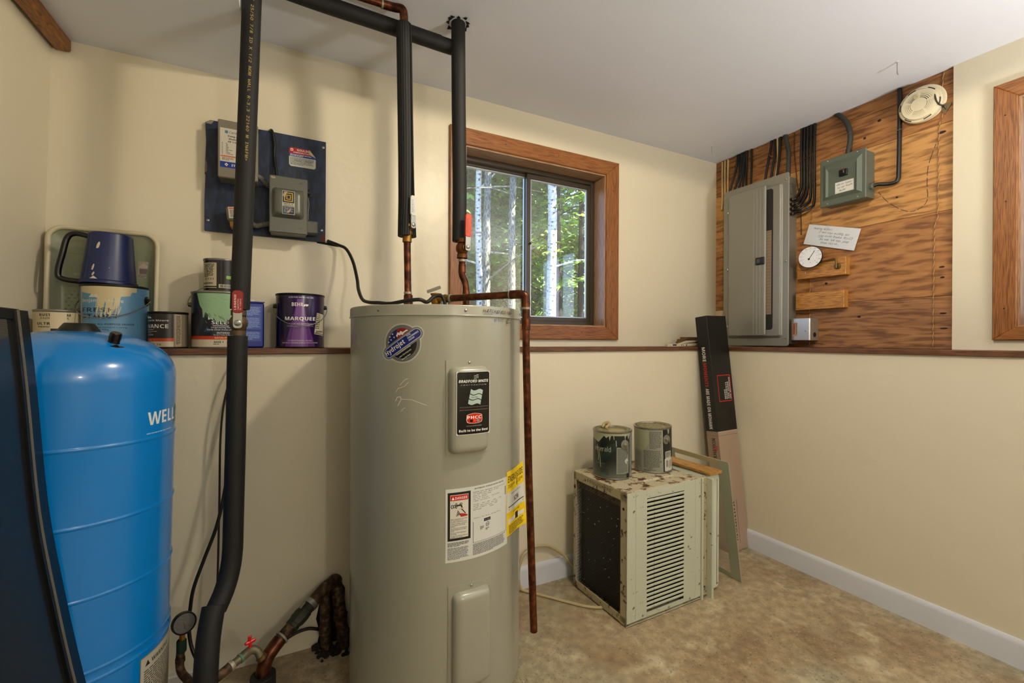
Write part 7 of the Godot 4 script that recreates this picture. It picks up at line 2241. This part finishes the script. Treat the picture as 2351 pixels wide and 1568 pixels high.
	for q: Array in [[-1.017, 2.105, 0.012, 0.0205], [-1.217, 2.17, 0.0145, 0.026]]:
		var o := obj("staple", MB.new().tube([Vector3(2.522, q[1], q[0] - q[2]), Vector3(2.522 - q[3], q[1], q[0] - q[2] * 0.6), Vector3(2.522 - q[3], q[1] + 0.003, q[0] + q[2] * 0.6), Vector3(2.522, q[1] + 0.003, q[0] + q[2])], 0.0011, 6), steel)
		tag(o, "wire staple holding the thick black cable" if q[0] > -1.1 else "wire staple holding the curved grey cable", "staple")
	# dashed twisted bell wires running down the boards
	var tw := mat(Color(0.72, 0.58, 0.36), 0.6)
	twisted("bell_wire", "long twisted tan wire running down the boards from the smoke alarm", [[-0.866, 2.295], [-0.870, 2.25], [-0.870, 2.1], [-0.880, 2.067], [-0.882, 1.823], [-0.884, 1.674], [-0.893, 1.645], [-0.896, 1.449], [-0.897, 1.108]], tw)
	twisted("bell_wire", "short twisted tan wire half hidden behind the pine blocks", [[-1.398, 1.86], [-1.402, 1.75], [-1.405, 1.6], [-1.41, 1.4], [-1.41, 1.112]], tw)
	# dark drawn line left on the boards
	var mk := MB.new()
	var dl := catmull([Vector3(2.5215, 1.997, -0.892), Vector3(2.5215, 1.911, -0.917), Vector3(2.5215, 1.83, -0.921), Vector3(2.5215, 1.759, -0.921), Vector3(2.5215, 1.728, -0.955), Vector3(2.5215, 1.735, -1.0), Vector3(2.5215, 1.79, -1.062), Vector3(2.5215, 1.85, -1.102)], 8)
	for k in dl.size() - 1:
		if (k * 7) % 5 < 4:
			var a: Vector3 = dl[k]
			var c: Vector3 = dl[k + 1]
			var w := Vector3(0, (c - a).normalized().z, -(c - a).normalized().y) * 0.0012
			mk.quad(a - w, c - w, c + w, a + w)
	var mo := obj("pencil_curve", mk, mat(Color(0.27, 0.22, 0.17), 0.9))
	mo.set_meta("kind", "structure")
	# knots in the boards
	for q: Array in [[-0.872, 2.04, 0.014, 0.006], [-0.87, 1.46, 0.01, 0.004], [-0.868, 1.415, 0.008, 0.004], [-1.33, 1.44, 0.007, 0.006], [-1.1, 2.19, 0.008, 0.006], [-1.16, 2.13, 0.006, 0.006], [-1.03, 1.805, 0.005, 0.004], [-1.2, 1.62, 0.009, 0.005], [-1.18, 1.26, 0.008, 0.006], [-0.865, 1.26, 0.012, 0.004], [-0.862, 1.195, 0.013, 0.004], [-1.28, 1.98, 0.007, 0.005]]:
		var kn := obj("knot", MB.new().lathe([Vector2(1, 0), Vector2(0.55, 0.3), Vector2(0, 0.35)], 14, Transform3D(Basis(Vector3(0, 0, q[2]), Vector3(-0.0012, 0, 0), Vector3(0, -q[3], 0)), Vector3(2.5218, q[1], q[0]))), mat(Color(0.13, 0.07, 0.035), 0.8), get_node("wall_right_boards"))
	# ceiling hooks
	for k in 2:
		var at: Vector3 = [Vector3(2.269, 2.301, -1.832), Vector3(2.269, 2.301, -0.928)][k]
		t = thing("ceiling_hook", ["small wire hook in the ceiling at the far corner", "small wire hook in the ceiling above the breaker box"][k], "hook", at)
		obj("hook", MB.new().tube(catmull([Vector3(0, 0.004, 0), Vector3(0, -0.03, 0), Vector3(0.002, -0.042, 0), Vector3(0.0, -0.054, 0.003), Vector3(-0.006, -0.052, 0.003), Vector3(-0.008, -0.044, 0.003)], 4), 0.0016, 7), steel, t)
		obj("base", MB.new().lathe([Vector2(0.007, 0), Vector2(0.006, -0.002), Vector2(0, -0.0025)], 14), mat(Color(0.8, 0.8, 0.8), 0.4), t)


func cable(called: String, label: String, group: String, pts: Array, r: float, m: Material, flat := 1.0) -> void:
	var w := []
	for q: Array in pts:
		w.append(Vector3(2.522 - q[2] * 1.0, q[1], q[0]))
	var c := catmull(w, 5)
	var b := MB.new().tube(c, r, 10)
	if flat < 1.0:
		for i in b.v.size():
			b.v[i].x = 2.522 - (2.522 - b.v[i].x) * 1.0
	var o := obj(called, b, m)
	tag(o, label, "cable", group)


func twisted(called: String, label: String, pts: Array, m: Material) -> void:
	var w := []
	for q: Array in pts:
		w.append(Vector3(2.5195, q[1], q[0]))
	var c := catmull(w, 3)
	# resample into short lays
	var fine := []
	for k in c.size() - 1:
		var n := maxi(1, roundi((c[k] as Vector3).distance_to(c[k + 1]) / 0.006))
		for i in n:
			fine.append((c[k] as Vector3).lerp(c[k + 1], float(i) / n))
	var t := thing(called, label, "wire", Vector3.ZERO)
	for s in 2:
		var l := []
		for k in fine.size():
			var a := k * 1.1 + PI * s
			l.append(fine[k] + Vector3(cos(a) * 0.0011, 0, sin(a) * 0.0011))
		obj("strand", MB.new().tube(l, 0.0012, 5), m if s == 0 else mat(Color(0.5, 0.3, 0.16), 0.6), t)
# ---------------------------------------------------------------- air conditioner, cartons and cans in the right corner
func rusty(base: Color, rust: Color, sd: int, cut := 0.64, sc := 2.2) -> StandardMaterial3D:
	var m := StandardMaterial3D.new()
	m.albedo_texture = noise_tex(512, 0.016, sd, [[0.0, base], [cut, base], [cut + 0.05, base.lerp(rust, 0.55)], [cut + 0.14, rust], [1.0, rust.darkened(0.3)]], {"oct": 6, "gain": 0.62})
	m.uv1_triplanar = true
	m.uv1_scale = Vector3(sc, sc, sc)
	m.roughness = 0.45
	return m


func corner_things() -> void:
	var t := thing("air_conditioner", "old rusty cream window air conditioner standing on the floor in the corner", "air conditioner", Vector3(1.205, 0, -1.358), deg_to_rad(1.2))
	var base := Color(0.72, 0.735, 0.655)
	var paint := rusty(base, Color(0.36, 0.25, 0.14), 91, 0.80, 2.6)
	var worn := rusty(Color(0.66, 0.62, 0.49), Color(0.22, 0.13, 0.07), 92, 0.64, 2.4)
	var topm := rusty(Color(0.70, 0.66, 0.54), Color(0.33, 0.20, 0.12), 93, 0.56, 1.7)
	var dark := mat(Color(0.05, 0.045, 0.035), 0.85)
	var H := 0.537
	var D := 0.35
	var L := 0.43
	# top and bottom sheets
	obj("top_panel", MB.new().box(Vector3(L / 2, H - 0.003, -D / 2), Vector3(L, 0.006, D), Basis(), 0.0025).prism(rounded(0.13, 0.07, 0.36, 0.29, 0.03), 0.006, Transform3D(Basis(Vector3(1, 0, 0), Vector3(0, 0, -1), Vector3(0, 1, 0)), Vector3(0, H - 0.0002, 0)), 0.005), topm, t, "rust-stained top")
	obj("base_pan", MB.new().box(Vector3(L / 2, 0.012, -D / 2), Vector3(L, 0.012, D), Basis(), 0.002), worn, t)
	obj("far_side", MB.new().box(Vector3(L / 2, H / 2, -D + 0.002), Vector3(L, H - 0.012, 0.004)), paint, t)
	# louvred side towards the camera
	var side := obj("side_panel", MB.new().box(Vector3(0.055, H / 2, -0.002), Vector3(0.11, H - 0.008, 0.004), Basis(), 0.001).box(Vector3(0.3775, H / 2, -0.002), Vector3(0.105, H - 0.008, 0.004), Basis(), 0.001).box(Vector3(0.2175, 0.018, -0.002), Vector3(0.215, 0.028, 0.004)).box(Vector3(0.2175, 0.515, -0.002), Vector3(0.215, 0.036, 0.004)), paint, t)
	var slat_mesh := MB.new().box(Vector3.ZERO, Vector3(0.219, 0.0098, 0.004), Basis(), 0.0012).done()
	for k in 26:
		var o := obj("louver", slat_mesh, paint, side)
		o.position = Vector3(0.2175, 0.0497 + 0.01752 * k, -0.002)
	obj("dark_inside", MB.new().box(Vector3(0.2175, 0.266, -0.045), Vector3(0.25, 0.49, 0.004)), dark, t)  # dark sheet whose colour stands for the shade behind the louvers
	for x: float in [0.047, 0.393]:
		obj("pressed_groove", MB.new().tube(catmull([Vector3(x - 0.014, 0.505, 0.0), Vector3(x - 0.002, 0.507, 0.0), Vector3(x + 0.002, 0.495, 0.0), Vector3(x + 0.002, 0.06, 0.0), Vector3(x - 0.002, 0.046, 0.0), Vector3(x - 0.014, 0.045, 0.0)], 3), 0.0016, 6), paint, t)
	for q: Array in [[0.088, 0.028], [0.235, 0.022], [0.362, 0.024], [0.352, 0.25]]:
		screw_head(Vector3(q[0], q[1], 0), Vector3(0, 0, 1), 0.005, t)
	# rear face: frame, badge bar, grille
	var fr := MB.new()
	fr.box(Vector3(0.002, H / 2, -0.018), Vector3(0.004, H - 0.01, 0.036), Basis(), 0.001)
	fr.box(Vector3(0.002, H / 2, -D + 0.009), Vector3(0.004, H - 0.01, 0.018), Basis(), 0.001)
	fr.box(Vector3(0.002, 0.026, -D / 2), Vector3(0.004, 0.024, D), Basis(), 0.001)
	fr.box(Vector3(0.002, H - 0.022, -D / 2), Vector3(0.004, 0.036, D), Basis(), 0.001)
	obj("rear_frame", fr, worn, t, "dirty cream rear frame")
	var p := Pr.new(512, 96, Color(0, 0, 0, 0))
	p.text("FRIGIDAIRE", 150, 62, 40, Color(0.12, 0.08, 0.06), {"fit": 230})
	var b := MB.new()
	b.quad(Vector3(-0.0006, H - 0.037, -D), Vector3(-0.0006, H - 0.037, 0), Vector3(-0.0006, H - 0.005, 0), Vector3(-0.0006, H - 0.005, -D))
	obj("badge_lettering", b, printed(p, 0.5, {"transparency": BaseMaterial3D.TRANSPARENCY_ALPHA_SCISSOR, "alpha_scissor_threshold": 0.5}), t, "worn dark maker's lettering")
	var coil := MB.new().box(Vector3(0.04, 0.25, -D / 2 + 0.004), Vector3(0.04, 0.43, D - 0.058))
	obj("coil", coil, rusty(Color(0.062, 0.05, 0.03), Color(0.035, 0.03, 0.02), 95, 0.5, 5), t, "dark dusty coil")
	obj("shroud_lip", MB.new().box(Vector3(0.03, 0.482, -D / 2), Vector3(0.03, 0.036, D - 0.05)), rusty(Color(0.36, 0.28, 0.16), Color(0.16, 0.09, 0.05), 96, 0.5, 4), t)
	# expanded metal mesh over the coil
	var wire := MB.new()
	var z0 := -D + 0.018
	var z1 := -0.036
	var y0 := 0.038
	var y1 := 0.499
	var pz := 0.0165
	var py := 0.0135
	var nz := int((z1 - z0) / pz)
	var ny := int((y1 - y0) / py)
	for i in nz:
		for j in ny:
			var c := Vector3(0.006, y0 + (j + 0.5) * py, z0 + (i + 0.5) * pz)
			var l := [c + Vector3(0, 0, -pz / 2), c + Vector3(0, py / 2, 0), c + Vector3(0, 0, pz / 2), c + Vector3(0, -py / 2, 0)]
			for k in 4:
				var a: Vector3 = l[k]
				var d: Vector3 = l[(k + 1) % 4]
				var n := Vector3(0, (d - a).z, -(d - a).y).normalized() * 0.0007
				wire.quad(a - n, a + n, d + n, d - n)
	var wo := obj("wire_grille", wire.done(10), mat(Color(0.035, 0.03, 0.025), 0.6, 0.3), t)
	wo.set_meta("kind", "stuff")
	for q: Array in [[H - 0.07, -0.018], [H - 0.075, -D + 0.009]]:
		obj("screw_hole", MB.new().lathe([Vector2(0.006, 0), Vector2(0.006, 0.0006), Vector2(0, 0.0006)], 12, along(Vector3(0.0, q[0], q[1]), Vector3(-1, 0, 0))), dark, t)
	var fl := MB.new()
	var r := RandomNumberGenerator.new()
	r.seed = 6
	for k in 34:
		var c := Vector3(0.0045, r.randf_range(0.06, 0.45), r.randf_range(-D + 0.04, -0.05))
		fl.box(c, Vector3(0.001, r.randf_range(0.001, 0.008), r.randf_range(0.001, 0.0025)), Basis(Vector3(1, 0, 0), r.randf() * 3.0))
	var flo := obj("lint", fl, mat(Color(0.7, 0.69, 0.65), 0.8), t)
	flo.set_meta("kind", "stuff")
	# mounting flanges and the front housing
	obj("mounting_flange", MB.new().box(Vector3(L + 0.006, H / 2 - 0.002, -D / 2 + 0.002), Vector3(0.010, H + 0.002, D + 0.012), Basis(), 0.003), paint, t)
	obj("side_channel", MB.new().box(Vector3(L + 0.03, H / 2, -0.016), Vector3(0.036, H - 0.01, 0.022), Basis(), 0.003), worn, t)
	obj("mounting_flange", MB.new().box(Vector3(L + 0.052, H / 2 - 0.006, 0.008), Vector3(0.012, H + 0.0, 0.034), Basis(), 0.004), paint, t)
	var front := rounded(L + 0.045, 0.006, 0.578, H + 0.004, 0.03, 5)
	obj("front_housing", MB.new().prism(front, D - 0.02, Transform3D(Basis(), Vector3(0, 0, -D + 0.008)), 0.012), mat(Color(0.76, 0.775, 0.70), 0.4), t, "pale plastic front housing")
	obj("housing_seam", MB.new().tube([Vector3(0.553, 0.03, -0.012), Vector3(0.553, 0.51, -0.012)], 0.0012, 6), mat(Color(0.2, 0.19, 0.14), 0.7), t)
	screw_head(Vector3(0.562, 0.25, -0.012), Vector3(0, 0, 1), 0.005, t)
	screw_head(Vector3(0.558, 0.035, -0.012), Vector3(0, 0, 1), 0.004, t)
	# cord
	t = thing("extension_lead", "cream power cord running from under the air conditioner and looping up the wall", "cord", Vector3.ZERO)
	obj("cord", MB.new().tube(catmull([Vector3(1.26, 0.0065, -1.50), Vector3(1.205, 0.0065, -1.507), Vector3(1.154, 0.0065, -1.537), Vector3(1.104, 0.0065, -1.594), Vector3(1.042, 0.0065, -1.673), Vector3(0.985, 0.0065, -1.745), Vector3(0.955, 0.02, -1.77), Vector3(0.945, 0.085, -1.775), Vector3(0.966, 0.155, -1.778), Vector3(1.01, 0.181, -1.782), Vector3(1.063, 0.183, -1.784), Vector3(1.12, 0.165, -1.785), Vector3(1.18, 0.122, -1.775), Vector3(1.225, 0.07, -1.765), Vector3(1.26, 0.02, -1.75)], 6), 0.0062, 10), mat(Color(0.70, 0.63, 0.47), 0.5), t)
	# loose wood strip on top
	t = thing("wood_strip", "yellow pine strip lying across the top of the air conditioner front", "wood", Vector3(1.722, H + 0.001, -1.535))
	obj("strip", MB.new().box(Vector3(0, 0.007, 0), Vector3(0.085, 0.013, 0.345), Basis(Vector3.UP, 0.03), 0.0015), wood(Color(0.78, 0.60, 0.32), Color(0.58, 0.38, 0.16), 97, 1.4, 0.12), t)
	# two paint-streaked gallons standing on it
	var dk := dkc()
	var pale := Color(0.63, 0.64, 0.57)
	p = Pr.new(1024, 384, Color(0.055, 0.10, 0.085))
	p.rect(0, 0, 300, 384, Color(0.45, 0.46, 0.42))
	for k in 26:
		p.rect(300, 220 + k * 6, 400, 7, Color(0.055, 0.10, 0.085).lerp(Color(0.36, 0.38, 0.33), k / 25.0))
	for k in 14:
		p.line([Vector2(400 + k * 8, 290 - k * 7), Vector2(470, 250 - k * 9), Vector2(600, 130 - k * 4)], 1.4, Color(0.2, 0.3, 0.26))
	p.text("emerald", 398, 158, 40, pale, {"fit": 160})
	p.text("ENAMEL", 420, 268, 12, Color(0.42, 0.48, 0.42), {"fit": 90})
	p.text("INTERIOR/EXT", 470, 316, 12, dk, {"bold": true, "fit": 74}); p.text("SATIN GLOSS", 470, 334, 12, dk, {"bold": true, "fit": 72}); p.text("1 QT", 506, 352, 12, dk, {"bold": true})
	p.rect(606, 120, 120, 220, Color(0.47, 0.48, 0.44)); p.frame(606, 120, 120, 220, 3, pale); p.fine(614, 130, 104, 24, 8.6, 4, Color(0.3, 0.31, 0.28), 4)
	p.poly(PackedVector2Array([Vector2(680, 230), Vector2(704, 212), Vector2(722, 236), Vector2(700, 244), Vector2(706, 262), Vector2(688, 256)]), pale.lightened(0.2))
	p.rect(740, 0, 284, 384, Color(0.50, 0.51, 0.47)); p.fine(748, 14, 260, 34, 10, 4.6, Color(0.33, 0.34, 0.31), 9)
	p.poly(PackedVector2Array([Vector2(300, 0), Vector2(740, 0), Vector2(740, 18), Vector2(720, 60), Vector2(710, 22), Vector2(690, 30), Vector2(684, 70), Vector2(676, 24), Vector2(560, 22), Vector2(548, 66), Vector2(540, 26), Vector2(520, 44), Vector2(500, 26), Vector2(470, 60), Vector2(446, 86), Vector2(420, 80), Vector2(400, 66), Vector2(396, 120), Vector2(388, 70), Vector2(300, 60)]), Color(0.60, 0.60, 0.50))
	for q: Array in [[[430, 110], [440, 180], [446, 210], [440, 240]], [[452, 150], [462, 220], [468, 290]], [[580, 20], [584, 50]], [[600, 60], [604, 110]]]:
		var l := []
		for z: Array in q:
			l.append(Vector2(z[0], z[1]))
		p.line(l, 5, Color(0.72, 0.71, 0.6))
	var fe := mat(Color(0.55, 0.55, 0.5), 0.35, 0.8)
	var lid := rusty(Color(0.52, 0.49, 0.34), Color(0.38, 0.33, 0.2), 98, 0.5, 6)
	var c1 := can("green gallon can with a lump of dried paint on its lid", Vector3(1.312, H + 0.0015, -1.575), 0.0845, 0.205, -1.6, printed(p, 0.35), {"shift": 0.088, "lid": lid, "bail": 0.085, "ear": fe, "ear_r": 0.021, "bail_z": -0.4, "ear_y": 0.73})
	obj("dried_paint", MB.new().tube(catmull([Vector3(-0.045, 0.205, 0.02), Vector3(-0.06, 0.214, 0.0), Vector3(-0.045, 0.222, -0.016), Vector3(-0.03, 0.212, 0.0), Vector3(-0.02, 0.207, 0.02), Vector3(0.01, 0.205, 0.03)], 5), [0.004, 0.006, 0.007, 0.007, 0.007, 0.008, 0.008, 0.008, 0.008, 0.008, 0.007, 0.007, 0.007, 0.007, 0.007, 0.007, 0.006, 0.006, 0.006, 0.005, 0.005, 0.005, 0.004, 0.004, 0.003, 0.002], 8).done(80), mat(Color(0.66, 0.58, 0.40), 0.6), c1)
	obj("dried_paint", MB.new().prism(PackedVector2Array([Vector2(-0.02, -0.03), Vector2(0.03, -0.045), Vector2(0.06, -0.01), Vector2(0.05, 0.03), Vector2(0.0, 0.03)]), 0.003, Transform3D(Basis(Vector3(1, 0, 0), Vector3(0, 0, -1), Vector3(0, 1, 0)), Vector3(0, 0.1995, 0)), 0.002), mat(Color(0.58, 0.53, 0.36), 0.6), c1)
	p = Pr.new(1024, 384, Color(0.46, 0.48, 0.43))
	p.rect(640, 0, 384, 384, Color(0.05, 0.095, 0.085))
	p.rect(200, 0, 438, 384, Color(0.52, 0.52, 0.46))
	p.poly(PackedVector2Array([Vector2(230, 0), Vector2(520, 0), Vector2(520, 120), Vector2(480, 190), Vector2(230, 190)]), Color(0.58, 0.58, 0.47))
	p.fine(524, 24, 104, 14, 11, 5, Color(0.28, 0.28, 0.25), 4); p.fine(470, 190, 160, 16, 10, 5, Color(0.26, 0.26, 0.23), 5)
	p.fine(330, 210, 120, 14, 11, 5, Color(0.36, 0.37, 0.34), 6)
	p.text("SHERWIN", 520, 356, 8, dk, {"al": 0.5}); p.fine(470, 360, 110, 2, 8, 4, dk, 3)
	p.rect(636, 0, 4, 384, Color(0.7, 0.7, 0.62))
	p.poly(rounded(664, 200, 740, 280, 8), Color(0.66, 0.66, 0.62)); p.fine(672, 210, 60, 5, 9, 5, dk, 8)
	p.poly(rounded(656, 262, 770, 376, 10), Color(0.74, 0.73, 0.68)); p.bars(672, 280, 22, 60, dk); p.fine(706, 284, 50, 8, 9, 4, dk, 9)
	p.poly(PackedVector2Array([Vector2(690, 0), Vector2(720, 0), Vector2(716, 40), Vector2(700, 50)]), Color(0.55, 0.58, 0.5))
	var c2 := can("green and grey gallon paint can turned to its printed instructions", Vector3(1.532, H + 0.0085, -1.548), 0.0835, 0.202, -1.57, printed(p, 0.35), {"shift": 0.088, "lid": lid, "bail": 0.05, "ear": fe, "ear_r": 0.021, "bail_z": -0.4, "ear_y": 0.74})
	c2.rotation.x = 0.03

	# clear panel with a pale border leaning against the front housing
	t = thing("framed_pane", "clear sheet in a pale grey border leaning between the air conditioner and the carton", "panel", Vector3(1.921, 0.001, -1.373))
	var lean := atan2(0.098, 0.578)
	t.transform.basis = Basis(Vector3(0, 0, 1), lean) * Basis(Vector3(0, 1, 0), deg_to_rad(90))
	# local: x runs into the corner (-z of the room), y up along the sheet, z along +x of the room
	var bm := mat(Color(0.60, 0.62, 0.53), 0.35)
	var bw := 0.05
	var LW := 0.36
	var LH := 0.586
	obj("border_side", MB.new().box(Vector3(0.0275, LH / 2, 0), Vector3(0.055, LH, 0.004), Basis(), 0.0008), bm, t)
	obj("border_side", MB.new().box(Vector3(LW - 0.02, LH / 2, 0), Vector3(0.04, LH, 0.004), Basis(), 0.0008), bm, t)
	obj("border_top", MB.new().box(Vector3(LW / 2 + 0.007, LH - 0.0125, 0), Vector3(LW - 0.095 + 0.0, 0.025, 0.004), Basis(), 0.0008), mat(Color(0.68, 0.62, 0.46), 0.4), t)
	obj("border_bottom", MB.new().box(Vector3(LW / 2 + 0.007, 0.0125, 0), Vector3(LW - 0.095, 0.025, 0.004), Basis(), 0.0008), bm, t)
	obj("clear_sheet", MB.new().box(Vector3(LW / 2 + 0.007, LH / 2, 0), Vector3(LW - 0.095, LH - 0.05, 0.0025)), mat(Color(0.9, 0.88, 0.8, 0.12), 0.05, 0.0, {"transparency": BaseMaterial3D.TRANSPARENCY_ALPHA}), t)

	carton()


func carton() -> void:
	var t := thing("flooring_carton", "tall narrow black and tan flooring carton leaning upright in the corner", "carton", Vector3(2.128, 0.0015, -1.59))
	var W := 0.16
	var D := 0.075
	var Hh := 1.285
	# leaned back against the ledge and slightly left
	var y := Vector3(-0.022, 1.276, -0.14).normalized()
	var x := Vector3(1, 0, -0.015)
	x = (x - y * x.dot(y)).normalized()
	t.transform.basis = Basis(x, y, x.cross(y))
	var tan := mat(Color(0.62, 0.52, 0.43), 0.75)
	obj("carton_body", MB.new().box(Vector3(W / 2, Hh * 0.25, -D / 2), Vector3(W, Hh * 0.5, D), Basis(), 0.0012), tan, t)
	var blackm := mat(Color(0.028, 0.026, 0.024), 0.4)
	obj("black_sleeve", MB.new().box(Vector3(W / 2, Hh * 0.75, -D / 2), Vector3(W + 0.002, Hh * 0.5, D + 0.002), Basis(), 0.0015), blackm, t, "black printed upper sleeve")
	var red := Color(0.72, 0.08, 0.08)
	var wt := Color(0.85, 0.84, 0.8)
	# narrow face of the sleeve, text reads downwards
	var p := Pr.new(96, 826, Color(0.035, 0.032, 0.028))
	p.text("MORE", 30, 224, 27, wt, {"bold": true, "rot": PI / 2, "fit": 104})
	p.text("MOMENTS", 30, 340, 27, red, {"bold": true, "rot": PI / 2, "fit": 170})
	p.text("ARE MADE ON MOHAWK", 30, 522, 27, wt, {"bold": true, "rot": PI / 2, "fit": 290})
	face(t, "sleeve_side_print", p, Vector3(-0.0013, Hh * 0.5, -D), Vector3(0, 0, 1), D, Hh * 0.5)
	# broad face: red frame with four lines reading upwards
	p = Pr.new(206, 826, Color(0.032, 0.03, 0.027))
	p.frame(46, 430, 140, 190, 6, red)
	for k in 4:
		p.text(["MORE", "MOMENTS", "ARE MADE", "ON MOHAWK"][k], 126 + k * 19 - 4, 604, 14, wt, {"bold": true, "rot": -PI / 2, "fit": [70, 120, 124, 158][k]})
	for k in 20:
		p.oval(rng.randf_range(4, 200), rng.randf_range(4, 820), 0.9, 0.9, Color(0.4, 0.38, 0.35), 6)
	face(t, "sleeve_front_print", p, Vector3(0, Hh * 0.5, 0.0013), Vector3(1, 0, 0), W, Hh * 0.5)
	p = Pr.new(96, 826, Color(0.55, 0.465, 0.385))
	p.rect(0, 8, 96, 4, Color(0.48, 0.4, 0.33)); p.rect(0, 28, 96, 3, Color(0.48, 0.4, 0.33))
	p.text("MOHAWK", 40, 46, 26, dkc(), {"bold": true, "face": "Droid Serif", "rot": PI / 2, "fit": 146})
	for k in 3:
		p.line([Vector2(80, 100 + k * 12), Vector2(56, 118 + k * 12)], 5, red)
	p.fine(60, 360, 30, 6, 12, 4, Color(0.3, 0.25, 0.2), 3)
	face(t, "carton_side_print", p, Vector3(-0.0003, 0, -D), Vector3(0, 0, 1), D, Hh * 0.5)
	p = Pr.new(206, 826, Color(0.635, 0.54, 0.455))
	p.rect(0, 0, 206, 6, Color(0.7, 0.63, 0.54)); p.rect(0, 28, 206, 4, Color(0.5, 0.42, 0.34))
	p.text("MOHAWK", 96, 760, 44, dkc(), {"bold": true, "face": "Droid Serif", "rot": -PI / 2, "fit": 270})
	for k in 2:
		p.rect(116 + k * 8, 486, 2, 300 - k * 220, Color(0.3, 0.25, 0.2))
	for k in 26:
		p.rect(115, 486 + k * 11, 4, 6, Color(0.25, 0.2, 0.17))
	for k in 34:
		p.rect(50 + (k % 5), 60 + k * 6, 110, 1, Color(0.6, 0.505, 0.425))
	face(t, "carton_front_print", p, Vector3(0, 0, 0.0003), Vector3(1, 0, 0), W, Hh * 0.5)
	obj("open_flap", MB.new().box(Vector3(W / 2, Hh + 0.001, -D / 2), Vector3(W, 0.002, D), Basis(), 0.0005), mat(Color(0.45, 0.4, 0.33), 0.8), t)


func face(parent: Node, called: String, p: Pr, o: Vector3, ax: Vector3, w: float, h: float) -> void:
	var b := MB.new()
	b.quad(o, o + ax * w, o + ax * w + Vector3(0, h, 0), o + Vector3(0, h, 0))
	obj(called, b, printed(p, 0.45 if called.begins_with("sleeve") else 0.7), parent)
